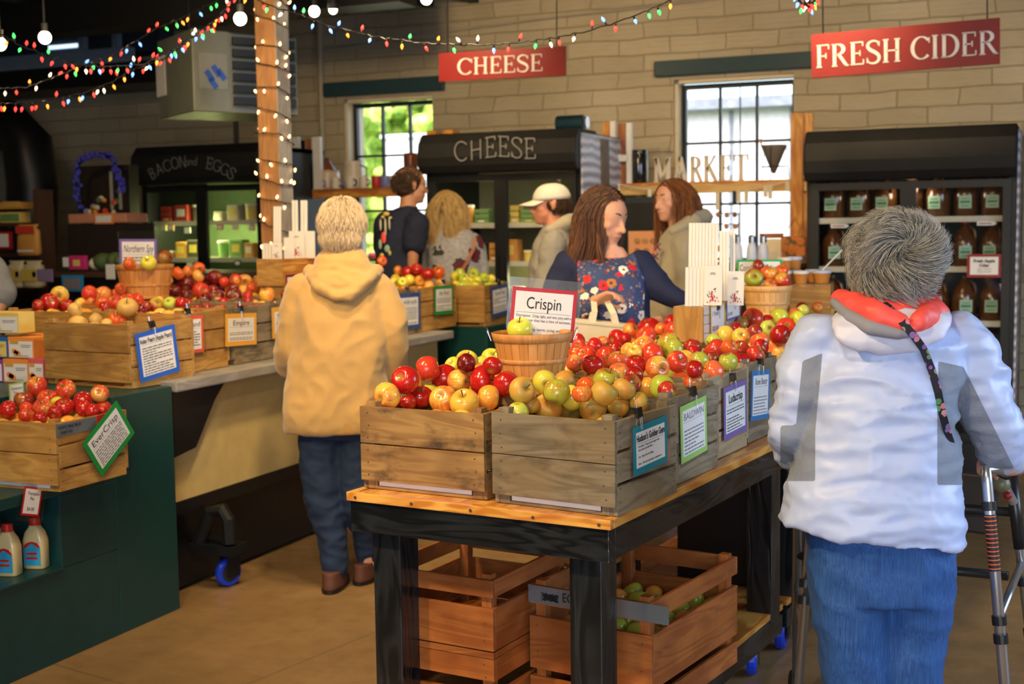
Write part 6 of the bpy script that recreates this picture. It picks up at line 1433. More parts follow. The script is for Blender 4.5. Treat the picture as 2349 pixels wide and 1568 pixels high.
hb_ = skin([el(np.array(hcf)+(u*.024-f*.018), (.090, .103, .096), HRf), el(np.array(hcf)+(-u*.045-f*.045), (.072, .062, .05), HRf)], 'hair', 'hair_grey', PF, .006, 3, disp=fold(.006, 22, 1))
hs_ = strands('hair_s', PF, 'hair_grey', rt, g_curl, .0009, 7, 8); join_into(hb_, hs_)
# walker
WK = thing('walker', 'aluminium walking frame held by the person in the white jacket', 'walker', T(*(PZ(2290, 1600, 0)*np.array((1, 1, 0)))))
ow = np.array(WK.matrix_world.translation)
def tb(nm, pts, r_, mt, par=WK, n=14): m = MB(); m.tube([np.array(p)-ow for p in pts], r_, n); return m.build(nm, mt, par, smooth=True)
plain('alu', (.55, .58, .62), .28, .9); plain('plastic_black', (.012, .012, .014), .35); plain('orange_label', (.75, .12, .02), .5)
# right rear leg (near the viewer), front leg, cross bars
rk = Wf(2262, 1078, .02); rb = np.array((*Wf(2292, 1568, .02)[:2], .02)); e1_ = Wf(2305, 1568, .02)
leg_dir = (Wf(2305, 1568, .02)-rk); leg_dir /= np.linalg.norm(leg_dir); rfoot = rk+leg_dir*(rk[2]-.02)/-leg_dir[2]
rtop = [gR-FH*.07, gR-FH*.10+Z1*.0, rk+Z1*.01-FH*0, rk-Z1*.03, rfoot]
tb('rear_leg', [gR+FH*.06, gR-FH*.05, (gR-FH*.09)*.45+rk*.55+Z1*.010, rk+Z1*.002, rk+leg_dir*.03, rk+leg_dir*.10, rfoot], .0135, 'alu')
fr0 = Wf(2318, 1075, .42); frd = Wf(2349, 1390, .42)-Wf(2318, 1130, .42); frd /= np.linalg.norm(frd); ffoot = fr0+frd*(fr0[2]-.02)/-frd[2]
tb('front_leg', [gR+FH*.05, gR+FH*.10-Z1*.01, fr0*.6+(gR+FH*.12)*.4-Z1*.03, fr0+frd*.10, ffoot], .0135, 'alu')
tb('hand_grip', [gR-FH*.055, gR+FH*.065], .0175, 'plastic_black')
tb('leg_sleeve', [fr0+frd*.02, fr0+frd*.22], .0165, 'plastic_black')
tb('side_brace', [rk+leg_dir*.36, fr0+frd*.26], .010, 'alu')
m = MB()
for c0, dr, s0 in ((rk, leg_dir, (.075, .355, .40)), (fr0, frd, (.30, .44))):
    for s_ in s0: m = MB(); m.tube([c0+dr*s_-ow, c0+dr*(s_+.022)-ow], .0175, 14); m.build('collar', 'plastic_black', WK)
m = MB(); m.ball(tuple(Wf(2297, 1110, .30)-ow), .024, 10); m.build('fold_knob', plain('olive_metal', (.14, .13, .07), .4) and 'olive_metal', WK, smooth=True)
m = MB(); m.ball(tuple(Wf(2312, 1136, .27)-ow), .011, 8); m.build('red_button', 'sign_red', WK, smooth=True)
m = MB(); c0 = rk+leg_dir*.107; c1 = rk+leg_dir*.245; m.tube([c0-ow, c1-ow], .0139, 16); lb = m.build('label_strip', 'ink', WK)
m = MB()
for k in range(13): c = c0+(c1-c0)*(k+.3)/13.; m.tube([c-ow, c+leg_dir*.0028-ow], .0142, 16)
m.build('orange_stripes', 'orange_label', lb)
# left side legs
lk = Wf(1868, 1075, .42); ld = Wf(1843, 1568, .36)-Wf(1868, 1240, .40); ld = np.array((ld[0], ld[1], ld[2])); ld /= np.linalg.norm(ld); lf = lk+ld*(lk[2]-.02)/-ld[2]
tb('rear_leg', [gL+FH*.06, gL-FH*.03, gL-FH*.07-Z1*.012, lk-Z1*.06, lf], .0135, 'alu')
l2 = lk+FH*.34+RH*.03; tb('front_leg', [gL+FH*.05, gL+FH*.2-Z1*.01, l2-Z1*.06, l2-Z1*(l2[2]-.075)], .0135, 'alu')
tb('hand_grip', [gL-FH*.055, gL+FH*.065], .0175, 'plastic_black')
tb('side_brace', [lk+ld*.42, l2-Z1*.42], .010, 'alu')
for s_ in (.30, .345): m = MB(); m.tube([lk+ld*s_-ow, lk+ld*(s_+.022)-ow], .0175, 14); m.build('collar', 'plastic_black', WK)
fc = l2; fd = fr0+frd*.05
tb('cross_bar', [l2-Z1*.15, fr0-Z1*.12], .013, 'plastic_black'); tb('cross_bar', [l2-Z1*.33, fr0-Z1*.30], .013, 'plastic_black')
m = MB(); a = l2-ow-Z1*.03; b = fr0-ow-Z1*.03; mid = (a+b)/2+FH*.02; w_ = (b-a)/2; m.obox(mid-Z1*.08, w_*.92, Z1*.085, FH*.012); m.build('pouch', plain('nylon_black', (.012, .012, .015), .6) and 'nylon_black', WK, bevel=.008)
for cx in (l2, ): 
    m = MB(); c = l2*np.array((1, 1, 0))+Z1*.07; m.tube([c-RH*.012-ow, c+RH*.012-ow], .066, 22); m.build('front_wheel', 'rubber', WK)
for p in (rfoot, lf, ffoot): m = MB(); m.tube([p-ow+Z1*.03, p-ow-Z1*.018], .018, 12); m.build('rubber_tip', 'rubber', WK)
# =================================================== helpers for the people further back
def person(label, d, hx, hy, yaw, pitch, hs, rows, arms, hips, topmat, topname, skinm='skin', pants='denim_dark', legx=(-.09, .09), jaw=1., vox=.008, hands=True, roll=0., mfun=None, disp=None, cut=0, arm_r=(.058, .05, .04), bare=None, lat=None, fwd=None, feetdd=0.):
    """rows: silhouette rows (y, x0, x1, half depth, dd); arms: lists of (x, y, dd) shoulder, elbow, wrist; bare[i]: bare forearm share"""
    def W_(x, y, dd=0.): return PD(x, y, d+dd)
    Sc = d/FPX; hipx, hipy = hips; hip = W_(hipx, hipy); bx = hip*np.array((1, 1, 0))
    O = thing('person', label, 'person', T(bx)); f, r, u = basis(math.radians(yaw), math.radians(pitch), math.radians(roll)); hc_ = W_(hx, hy)
    hp, HP_, HR_ = head_parts(hc_, f, r, u, hs, jaw=jaw)
    y, x0, x1, hd, dd = rows[-1]; nb = W_((x0+x1)/2, y, dd)
    g = hp+chain([hc_-u*.06*hs-f*.012, (hc_-u*.11+nb)/2, nb-Z1*.06], [.054, .055, .062])
    tr = [(W_((a+b)/2, y, dd), (b-a)/2*Sc, hd) for y, a, b, hd, dd in rows]
    g += [loft([(c, max(w_-.03, .03), max(h_-.03, .03)) for c, w_, h_ in tr], RH, FH)]
    lz = [hip[2], hip[2]*.52, .09]; LX = []
    for s in legx: g += chain([hip+RH*s*.8+Z1*.02, hip*np.array((1, 1, 0))+RH*s+Z1*lz[1], hip*np.array((1, 1, 0))+RH*s+Z1*.08], [.075, .055, .038]); LX.append(s)
    AP = []
    for i, A_ in enumerate(arms):
        pts = [W_(*q) for q in A_]; AP.append(pts); g += chain(pts, [.045, .038, .028][:len(pts)] if len(pts) == 3 else [.045]+[.036]*(len(pts)-2)+[.028])
        if hands: dr = pts[-1]-pts[-2]; dr /= np.linalg.norm(dr); nrm = np.cross(dr, RH if abs(dr@RH) < .8 else FH); nrm = nrm if nrm[2] > 0 else -nrm; g += hand_parts(pts[-1]+dr*.03, dr, nrm, .95, curl=.6, thumb_side=1 if i else -1)
    b = skin(g, 'body', skinm, O, vox, 3)
    top = [loft(tr[:len(tr)-cut], RH, FH)]
    for i, pts in enumerate(AP):
        sh = bare[i] if bare else 0
        if sh: q = pts[0]+(pts[1]-pts[0])*sh; top += chain([pts[0], q], [arm_r[0]*1.05, arm_r[1]*1.12])
        else: e = pts[-2]+(pts[-1]-pts[-2])*.9; top += chain(pts[:-1]+[e], [arm_r[0]]+[arm_r[1]]*(len(pts)-2)+[arm_r[2]])
    tp_ = skin(top, topname, topmat, O, vox, 4, disp=disp or addf(fold(.009, 7, int(d*10)), fold(.003, 18, 3)), mfun=mfun)
    pn = []
    for s in legx: pn += chain([hip+RH*s*.8+Z1*.02, hip*np.array((1, 1, 0))+RH*s+Z1*lz[1], hip*np.array((1, 1, 0))+RH*s+Z1*.11], [.105, .08, .062])
    skin(pn+[loft([(hip-Z1*.04, .15, .11), (hip+Z1*.12, .15, .11)], RH, FH)], 'trousers', pants, O, .010, 3, disp=fold(.005, 12, 2))
    for s in legx: shoe(O, hip*np.array((1, 1, 0))+RH*s+FH*.03, f*1.0, 'shoe_brown')
    return O, W_, hc_, (f, r, u), HP_, HR_
plain('navy_knit', (.006, .012, .055), .85, nz=.1, bump=.3, bs=200); plain('navy_tee', (.006, .011, .035), .85); plain('beige_fleece', (.36, .32, .23), .9, bump=.2, bs=150, sheen=.3); plain('grey_fleece', (.26, .25, .22), .9, bump=.2, bs=150); plain('grey_tee', (.22, .23, .25), .9); plain('cap_cloth', (.66, .62, .54), .8)
t = NT('floral_blue'); vo = t.new('TexVoronoi'); vo.inputs['Scale'].default_value = 17; wv_ = t.coord('Object'); t.link(wv_, vo.inputs[0]); s_ = t.new('SeparateXYZ'); t.link(vo.outputs['Color'], s_.inputs[0])
v2 = t.new('TexVoronoi'); v2.inputs['Scale'].default_value = 52; t.link(wv_, v2.inputs[0]); s2 = t.new('SeparateXYZ'); t.link(v2.outputs['Color'], s2.inputs[0])
base_ = t.mix(t.math('LESS_THAN', v2.outputs[0], .36), (.030, .055, .16), t.ramp(s2.outputs[0], [(0, (.10, .14, .26)), (.5, (.12, .015, .04)), (.75, (.45, .17, .04)), (.9, (.16, .2, .33))]))
wob = t.math('ADD', vo.outputs[0], t.math('MULTIPLY', t.math('SUBTRACT', t.noise(wv_, 90, 1), .5), .35))
fl = t.ramp(s_.outputs[0], [(0, (.62, .012, .018)), (.45, (.62, .012, .018)), (.46, (.80, .74, .66)), (.85, (.80, .74, .66)), (.86, (.45, .17, .04))]); fl.node.color_ramp.interpolation = 'CONSTANT'
c = t.mix(t.math('LESS_THAN', wob, .36), base_, fl); c = t.mix(t.math('LESS_THAN', wob, .12), c, (.10, .02, .03)); t.set(Base_Color=c, Roughness=.75); MAT['floral_blue'] = t.m
t = NT('floral_grey'); vo = t.new('TexVoronoi'); vo.inputs['Scale'].default_value = 6.5; wv_ = t.coord('Object'); t.link(wv_, vo.inputs[0]); w_ = t.math('ADD', vo.outputs[0], t.math('MULTIPLY', t.math('SUBTRACT', t.noise(wv_, 30, 3), .5), .5))
c = t.mix(t.maprange(t.noise(wv_, 60, 2), .35, .65), (.30, .29, .30), (.42, .41, .42)); c = t.mix(t.math('LESS_THAN', w_, .34), c, (.035, .04, .02)); c = t.mix(t.math('LESS_THAN', w_, .25), c, (.13, .008, .03)); t.set(Base_Color=c, Roughness=.8); MAT['floral_grey'] = t.m

# --------------------------------------------------- person in the navy cardigan
rowsC = [(905, 1300, 1490, .13, 0), (830, 1300, 1490, .135, 0), (760, 1298, 1492, .14, -.02), (700, 1302, 1488, .145, -.03), (650, 1306, 1482, .14, -.03), (612, 1300, 1478, .125, -.01), (592, 1318, 1464, .085, .02), (566, 1342, 1444, .075, .0)]
def mC(c, nn):
    q = c-CAM; z = q@FW; X = 1174.5+FPX*(q@RT)/z; Y = 784-FPX*(q@UP)/z; dep = (c-PD(1400, 700, 5.55))@FH
    L = 1322+np.clip((Y-560), 0, 60)*.05; R_ = 1478-np.clip(640-Y, 0, 90)*.42
    return np.minimum.reduce((X-L, R_-X, (-dep)*530))
OC, WC, hcC, fC, HPC, HRC = person('person with long brown hair in a navy cardigan over a floral blouse, reaching right', 5.55, 1384, 500, 132, -17, 1.07, rowsC,
    [[(1305, 612, 0), (1262, 690, -.02), (1300, 712, -.13), (1352, 694, -.20)], [(1468, 612, 0), (1512, 660, -.05), (1562, 690, -.10)]], (1395, 905), maskmat('cardigan_cloth', 'navy_knit', 'floral_blue'), 'cardigan_and_blouse', jaw=1.05, mfun=mC, vox=.007, arm_r=(.072, .058, .045), cut=1)
face_bits(OC, HPC, HRC, 1.07, 'skin', closed=True, side=0)
f, r, u = fC
rt = scalp(hcC, f, r, u, 1.07, 2800, 4, lambda v: v[2] > -.5 and not (v[1] > .20 and v[2] < .62) and v[1] < .80, rad=(.084, .104, .095), cz=.03)
part = hcC+u*.1+f*.02
def g_long(p, n, t, q):
    down = -Z1; side = np.sign((p-part)@r+1e-4+(q[0]-.5)*.01)*r
    L = .30+.14*q[1]; back = -f*.25
    if (p-hcC)@f > -.03: back = -f*.85+side*.35
    a = min(t*2.2, 1.)
    x = p+n*.010*a+(side*.35+back)*.07*a*(1-.3*t)+down*L*t*(.25+.75*t)+u*.004
    drop = max(0, (hcC+(-u)*.10-x)@Z1)
    return x+(-f*.20+RH*-.22)*drop*.9+n*math.sin(t*9+q[2]*6)*.004+FH*-.10*drop
hb_ = skin([el(np.array(hcC)+(u*.034-f*.024), (.089, .102, .096), HRC), el(np.array(hcC)+(-u*.04-f*.05), (.066, .058, .08), HRC)]+chain([hcC-f*.06-u*.04, WC(1335, 560, .02), WC(1310, 590, -.02)], [.06, .05, .03]), 'hair', 'hair_brown', OC, .008, 3)
join_into(hb_, strands('hs', OC, 'hair_brown', rt, g_long, .0018, 9, 8))
m = MB(); oc = np.array(OC.matrix_world.translation)
rt2 = [(hcC+f*.045+r*(.062+.012*random.random())*s-u*(.01+.02*random.random()), r*s) for s in (1,) for _ in range(120)]
join_into(hb_, strands('hs', OC, 'hair_brown', rt2, lambda p, n, t, q: p+n*.012*math.sin(t*3)-Z1*(.14+.1*q[1])*t-f*.01+FH*-.05*t+RH*.03*t*q[0], .0018, 8, 3))
# cream bag in her hand
BG = thing('shopping_bag', 'cream bag with looped handles held by the person in the navy cardigan', 'bag', T(WC(1380, 800, -.30)))
ob = np.array(BG.matrix_world.translation)
pl = plain('bag_cream', (.72, .66, .52), .6, bump=.2, bs=90)
c0 = WC(1378, 742, -.26); m = MB(); m.M = frameM(c0-ob-Z1*.20, RH*.94-Z1*.12+FH*.2, Z1); 
m.M = Matrix(); cz = c0-ob; wv2 = RH*.125-Z1*.014; m.obox(cz-Z1*.10, wv2, Z1*.10, FH*.055); m.build('bag_body', 'bag_cream', BG, bevel=.006)
m = MB(); m.obox(cz+Z1*.002, wv2*1.02, Z1*.008, FH*.058); m.build('rim_band', 'bag_cream', BG, bevel=.003)
for k, dd in ((0, -.05), (1, .05)):
    m = MB(); pp = [cz-wv2*.30+FH*dd, cz-wv2*.22+Z1*.05+FH*dd*.9, WC(1362, 690, -.235)-ob, WC(1390, 686, -.235)-ob, cz+wv2*.40+Z1*.05+FH*dd*.9, cz+wv2*.50+FH*dd]
    for i in range(5): d_ = pp[i+1]-pp[i]; m.obox((pp[i]+pp[i+1])/2, d_*.52, np.cross(d_, FH)/np.linalg.norm(np.cross(d_, FH))*.012, FH*.0015)
    m.build('handle', 'bag_cream', BG)
# --------------------------------------------------- person in the pale hoodie, smiling left
rowsH = [(860, 1492, 1600, .15, 0), (760, 1490, 1604, .16, 0), (690, 1492, 1606, .165, 0), (620, 1498, 1608, .165, 0), (570, 1508, 1612, .15, 0), (535, 1522, 1606, .12, 0), (515, 1538, 1598, .08, 0)]
OH, WH, hcH, fH, HPH, HRH = person('person with wavy auburn hair in a pale beige hoodie, smiling to the left', 6.6, 1544, 462, -122, -4, .97, rowsH,
    [[(1575, 560, -.14), (1580, 660, -.17), (1530, 720, -.12)], [(1545, 560, .13), (1530, 660, .14), (1510, 720, .12)]], (1550, 850), 'beige_fleece', 'hoodie', jaw=.95, arm_r=(.075, .065, .055))
face_bits(OH, HPH, HRH, .97, 'skin'); f, r, u = fH
skin(chain([WH(1545, 528, -.09), WH(1590, 508, -.09), WH(1612, 500, 0), WH(1600, 512, .09), WH(1548, 526, .10)], [.028, .045, .05, .045, .028]), 'hood', 'beige_fleece', OH, .008, 4, disp=fold(.006, 12, 3))
rt = scalp(hcH, f, r, u, .97, 2400, 14, lambda v: v[2] > -.5 and not (v[1] > .36 and v[2] < .62) and v[1] < .84, rad=(.084, .104, .093), cz=.03)
def g_wavy(c_, f_, r_, u_, L0, out=.35):
    def g(p, n, t, q):
        side = np.sign((p-c_)@r_+(q[0]-.5)*.02)*r_; L = L0*(.8+.4*q[1]); a = min(t*2.2, 1.)
        x = p+n*.014*a+(side*(out if (p-c_)@f_ < .0 else .9)-f_*.40)*.06*a+(-Z1)*L*t*(.3+.7*t)
        return x+n*math.sin(t*13+q[2]*6.28)*.010*t+side*math.sin(t*9+q[3]*6)*.008*t
    return g
hb_ = skin([el(np.array(hcH)+(u*.030-f*.022), (.082, .096, .088), HRH), el(np.array(hcH)+(-u*.05-f*.05), (.070, .058, .09), HRH)], 'hair', 'hair_auburn', OH, .008, 3)
join_into(hb_, strands('hs', OH, 'hair_auburn', rt, g_wavy(hcH, f, r, u, .25), .002, 9, 5))
m = MB(); oh = np.array(OH.matrix_world.translation)
for i, (x, y, s_) in enumerate(((1508, 566, .03), (1503, 588, .026), (1500, 606, .024))):
    c = WH(x, y, -.155)-oh; a1 = RH*s_*.9+Z1*s_; a2 = RH*s_*.9-Z1*s_; m.obox(c, a1*.6, np.cross(a1, FH)/np.linalg.norm(a1)*.004, FH*.003); m.obox(c, a2*.6, np.cross(a2, FH)/np.linalg.norm(a2)*.004, FH*.003)
m.build('chest_print', 'maroon_card', OH)
# --------------------------------------------------- person in the white cap
rowsM = [(860, 1222, 1310, .17, 0), (760, 1216, 1312, .18, 0), (680, 1212, 1312, .185, 0), (610, 1214, 1316, .185, 0), (560, 1224, 1316, .17, 0), (530, 1240, 1312, .13, 0), (512, 1255, 1306, .08, 0)]
OM, WM_, hcM, fM, HPM, HRM = person('person in a white baseball cap and grey hooded jacket, facing left', 7.2, 1263, 472, -92, -3, 1.0, rowsM,
    [[(1270, 560, -.18), (1255, 660, -.2), (1215, 720, -.14)], [(1270, 560, .18), (1262, 660, .2), (1225, 720, .15)]], (1262, 850), 'grey_fleece', 'jacket', skinm='skin_ruddy', jaw=1.05, arm_r=(.078, .066, .055))
face_bits(OM, HPM, HRM, 1., 'skin_ruddy', browm='hair_dark'); f, r, u = fM
skin(chain([WM_(1262, 528, -.10), WM_(1298, 512, -.09), WM_(1310, 508, 0), WM_(1298, 512, .09), WM_(1262, 528, .10)], [.03, .045, .048, .045, .03]), 'hood', 'beige_fleece', OM, .008, 4)
rt = scalp(hcM, f, r, u, 1., 1200, 24, lambda v: -.75 < v[2] < .35 and v[1] < .12, rad=(.080, .102, .088), cz=.03)
hb_ = skin([el(np.array(hcM)+(u*.025-f*.024), (.079, .088, .078), HRM)], 'hair', 'hair_dark', OM, .008, 3)
join_into(hb_, strands('hs', OM, 'hair_dark', rt, lambda p, n, t, q: p+n*.006*t-Z1*.02*t-f*.006*t, .0016, 3, 5))
CP = thing('baseball_cap', 'off white baseball cap worn by the person in the grey hooded jacket', 'cap', T(hcM)) if 0 else None
def capm(m):
    pass
m = MB(); om = np.array(OM.matrix_world.translation); cM_ = hcM+u*.045-f*.010; v = []; nn_ = 28
for i in range(9):
    t_ = i/8*math.pi/2; 
    for k in range(nn_):
        a = 2*math.pi*k/nn_; v.append(tuple(cM_-om+(r*math.cos(a)*.089+f*math.sin(a)*.109)*math.cos(t_)**.8+u*(.092*math.sin(t_)-.012)))
fa = [(i*nn_+k, i*nn_+(k+1) % nn_, (i+1)*nn_+(k+1) % nn_, (i+1)*nn_+k) for i in range(8) for k in range(nn_)]
m.add(v, fa); cap_o = m.build('cap', 'cap_cloth', OM, smooth=True); cap_o.modifiers.new('s', 'SOLIDIFY').thickness = .003
m = MB(); v = []
for i in range(7):
    for k in range(13):
        a = math.radians(-62+124*k/12); q = i/6; R1 = .104+.078*q*math.cos(math.radians(-62+124*k/12))**.6
        v.append(tuple(cM_-om+r*math.sin(a)*(.088)*(1-.12*q)+f*(math.cos(a)*.104+q*.082*math.cos(a)**.5)+u*(-.006-.022*q-.016*abs(math.sin(a))**2)))
m.add(v, [(i*13+k, i*13+k+1, (i+1)*13+k+1, (i+1)*13+k) for i in range(6) for k in range(12)]); bl = m.build('cap_bill', 'cap_cloth', cap_o, smooth=True); bl.modifiers.new('s', 'SOLIDIFY').thickness = .004
# --------------------------------------------------- man in the navy t-shirt
rowsN = [(760, 862, 968, .12, 0), (690, 860, 968, .13, 0), (620, 862, 966, .135, 0), (560, 864, 968, .14, 0), (515, 872, 968, .13, 0), (490, 886, 962, .11, 0), (474, 908, 956, .075, 0)]
ON, WN_, hcN, fN, HPN, HRN = person('person with short dark hair, glasses and a printed navy t-shirt, facing right', 8.2, 942, 428, 62, -4, 1.02, rowsN,
    [[(955, 515, -.10), (948, 575, -.13), (945, 630, -.10)], [(885, 515, .10), (880, 580, .16), (900, 620, .25)]], (915, 760), 'navy_tee', 'tshirt', skinm='skin_tan', bare=[.75, .75], arm_r=(.075, .068, .05))
face_bits(ON, HPN, HRN, 1.02, 'skin_tan', glasses=True); f, r, u = fN
rt = scalp(hcN, f, r, u, 1.02, 1600, 34, lambda v: v[2] > -.62 and v[1] < .55 and not (v[2] < .1 and v[1] > .1), rad=(.083, .103, .092), cz=.035)
hb_ = skin([el(np.array(hcN)+(u*.034-f*.02), (.084, .094, .084), HRN), el(np.array(hcN)+(-u*.015-f*.045), (.070, .062, .06), HRN)], 'hair', 'hair_dark', ON, .008, 3)
join_into(hb_, strands('hs', ON, 'hair_dark', rt, lambda p, n, t, q: p+n*.010*t-Z1*.022*t-f*.012*t, .0018, 4, 5))
m = MB(); on = np.array(ON.matrix_world.translation)
for (x, y, w, h, k) in ((886, 490, 16, 5, 0), (878, 497, 9, 4, 0), (896, 499, 8, 3, 0), (873, 515, 5, 14, 1), (884, 520, 5, 22, 1), (893, 512, 4, 16, 1), (880, 545, 12, 14, 2), (872, 560, 8, 12, 3), (888, 570, 14, 9, 3), (876, 585, 10, 5, 0), (894, 580, 7, 6, 0)):
    c = WN_(x, y, -.142)-on; m.ball(tuple(c), (w*.0014, .006, h*.0014*1.9), 10, mi=k)
m.build('shirt_print', ['butter_yellow', 'pack_cream', 'coral', 'pack_green'][:3]+['label_green'], ON)
# --------------------------------------------------- blonde person
rowsL = [(760, 985, 1098, .13, 0), (690, 978, 1104, .14, 0), (625, 976, 1106, .15, 0), (580, 976, 1104, .15, 0), (550, 982, 1096, .14, 0), (528, 996, 1080, .11, 0), (515, 1010, 1058, .08, 0)]
OL, WL_, hcL, fL_, HPL, HRL = person('person with long blond hair in a grey floral top, seen from behind', 8.45, 1026, 478, 14, -3, .97, rowsL,
    [[(995, 560, 0), (982, 620, .02), (1000, 660, .2)], [(1085, 560, 0), (1098, 620, .02), (1080, 660, .2)]], (1040, 760), 'floral_grey', 'floral_top', arm_r=(.075, .065, .055))
f, r, u = fL_
rt = scalp(hcL, f, r, u, .97, 2000, 44, lambda v: v[2] > -.5 and v[1] < .6, rad=(.084, .104, .093), cz=.03)
hb_ = skin([el(np.array(hcL)+(u*.030-f*.022), (.083, .096, .088), HRL), loft([(hcL-f*.04+u*.02, .085, .05), (hcL-f*.055-u*.08, .088, .045), (hcL-f*.075-u*.16, .10, .035), (hcL-f*.085-u*.20, .09, .02)], RH, FH)], 'hair', 'hair_blond', OL, .008, 3)
join_into(hb_, strands('hs', OL, 'hair_blond', rt, g_wavy(hcL, f, r, u, .27, .45), .0025, 10, 5))
m = MB(); ol = np.array(OL.matrix_world.translation)
pp = [WL_(1090, 545, -.135)-ol, WL_(1086, 570, -.155)-ol, WL_(1072, 600, -.158)-ol, WL_(1052, 632, -.155)-ol]
for i in range(3): d_ = pp[i+1]-pp[i]; m.obox((pp[i]+pp[i+1])/2, d_*.53, np.cross(d_, FH)/np.linalg.norm(np.cross(d_, FH))*.011, FH*.003)
m.build('bag_strap', plain('strap_brown', (.30, .09, .03), .5) and 'strap_brown', OL)
# --------------------------------------------------- person cut off by the left edge
rowsE = [(900, -150, -40, .14, 0), (800, -152, -30, .15, 0), (700, -155, -18, .155, 0), (640, -150, -8, .15, 0), (590, -140, -20, .13, 0), (560, -115, -50, .09, 0)]
OE, WE_, hcE, fE, HPE, HRE = person('person in a grey t-shirt at the left edge, only a sleeve and forearm in view', 6.5, -90, 505, 60, -10, 1., rowsE,
    [[(-25, 625, -.05), (2, 690, -.10), (-20, 740, -.2)], [(-140, 625, .05), (-150, 700, .1), (-120, 760, .2)]], (-90, 880), 'grey_tee', 'tshirt', skinm='skin_tan', bare=[.72, .72], arm_r=(.085, .078, .05))
hb_ = skin([el(np.array(hcE)+(fE[2]*.034-fE[0]*.02), (.084, .096, .086), HRE)], 'hair', 'hair_dark', OE, .009, 3)
# =================================================== bags of paper sacks in wooden boxes
def sack_box(label, M_, w, d, h, front, side, seed, cards):
    B_ = thing('wooden_box', label, 'box', M_)
    for y in (0, d-.01): m = MB(); m.box(0, w, y, y+.01, 0, h); m.build('end_panel', front, B_, bevel=.001)
    for x in (0, w-.010): m = MB(); plank_v(m, .0105, d-.0105, x, 0, h, .010, 4, .002, 'y'); m.build('side_panel', side, B_, bevel=.001)
    m = MB(); m.box(.0105, w-.0105, .0105, d-.0105, 0, .006); m.build('bottom', side, B_)
    return B_
pcB = PZ(1612, 786, 1.07); ang = math.atan2(TEX[1], TEX[0])
MB_ = frameM(pcB-TEX*.115, TEX, TEY); hB = zat(pcB[0], pcB[1], 704)-1.07
BX = sack_box('wooden box of folded paper sacks standing among the apples of the second table', MB_, .115, .40, hB, 'shelf_red' if 0 else 'crate_gold', 'pine_white', 1, None)
plain('sack_white', (.80, .76, .68), .7, nz=.02); plain('print_red', (.55, .02, .04), .6)
def sack(M_, w, h, t_, label, group, prnt=True, handle=None):
    S = thing('paper_sack', label, 'paper bag', M_, group)
    m = MB(); m.box(0, w, -t_, 0, 0, h); m.box(.004, w-.004, -t_-.001, .001, h-.001, h+.0008); m.build('folded_sack', 'sack_white', S, bevel=.0008)
    if prnt:
        m = MB(); m.box(w*.35, w*.6, -t_-.0008, -t_-.0004, h*.80, h*.815); m.box(w*.30, w*.65, -t_-.0008, -t_-.0004, h*.77, h*.78); rnd = random.Random(4)
        for k in range(26): x = w*(.14+.5*rnd.random()); z = h*(.18+.30*rnd.random()*(x/w+.3)); m.box(x, x+w*.045, -t_-.0009, -t_-.0004, z, z+h*.022)
        m.build('print', 'ink', S)
        m = MB()
        for (x, z, a, b) in ((.42, .20, .09, .17), (.47, .10, .12, .14), (.62, .08, .08, .07), (.72, .16, .06, .06), (.18, .06, .06, .05), (.36, .08, .06, .09), (.8, .08, .05, .05)): m.M = frameM((0, -t_-.0011, 0), (1, 0, 0), (0, 0, 1)); m.prism([(w*(x+a*.5*math.cos(q)), h*(z+b*.5+b*.5*math.sin(q))) for q in np.linspace(0, 5.5, 9)], 0, .0003)
        m.build('apple_print', 'print_red', S)
    return S
gS = 'folded paper sacks in the box'
# sacks standing edge on at the front, printed sack facing out, tall rolls behind
M0 = MB_ @ T(.012, .03, .012)
k = 0
def sk(px0, px1, ytop, dd, label, prnt, n, ybot=702, face=True, d_=4.75, lean=0., grp=gS):
    """n narrow vertical sacks between two pixel columns at a depth"""
    for i in range(n):
        xa = px0+(px1-px0)*i/n; xb = px0+(px1-px0)*(i+1)/n-.6; a = PD(xa, ybot, d_+dd); b = PD(xb, ybot, d_+dd); tt = PD(xa+lean, ytop, d_+dd)
        w = np.linalg.norm(b-a); h = np.linalg.norm(tt-a)
        sack(frameM(a, b-a, FH) if not lean else frameM(a, b-a, np.cross(tt-a, b-a)), w, h, .010 if n > 1 else .006, label if n == 1 else label+', %s from the left' % ordn[i], grp, prnt)
sk(1571, 1613, 613, -.02, 'short white folded sack at the left front of the sack box', False, 5)
sk(1578, 1645, 512, .10, 'tall white folded sack at the back of the sack box', False, 9, ybot=690)
sk(1614, 1656, 608, -.03, 'printed white sack with red apples facing out of the box', True, 1, ybot=700)
sk(1650, 1672, 530, .08, 'leaning tall white sack right of the printed sack', False, 3, ybot=690, lean=-4)
sk(1674, 1686, 527, .10, 'tall white sack at the right end of the box', False, 2, ybot=690, lean=-9)
sk(1668, 1706, 622, .03, 'smaller printed sack at the right end of the box', True, 1, ybot=700)
P_ = tuple(MB_ @ Vector((.115+.004, .2, hB/2))); n_ = tuple(MB_.to_3x3() @ Vector((1, 0, 0)))
card_px('yellow bordered card reading 1 Peck $20.00 on the sack box', (1628, 702), (1660, 694), (1631, 779), P_, n_, 'orange_card' if 0 else 'butter_yellow', None, clip=.5, rule=False, titleh=.02, bw=.06, body=['1 Peck', '', '$20.00'], bodysize=.2, lead=1.1, name='price_card')
card_px('purple bordered card reading 1/2 Peck $11.00 on the sack box', (1666, 682), (1697, 673), (1667, 737), P_, n_, 'purple_card', None, clip=.5, rule=False, titleh=.02, bw=.06, body=['1/2 Peck', '', '$11.00'], bodysize=.2, lead=1.1, name='price_card')
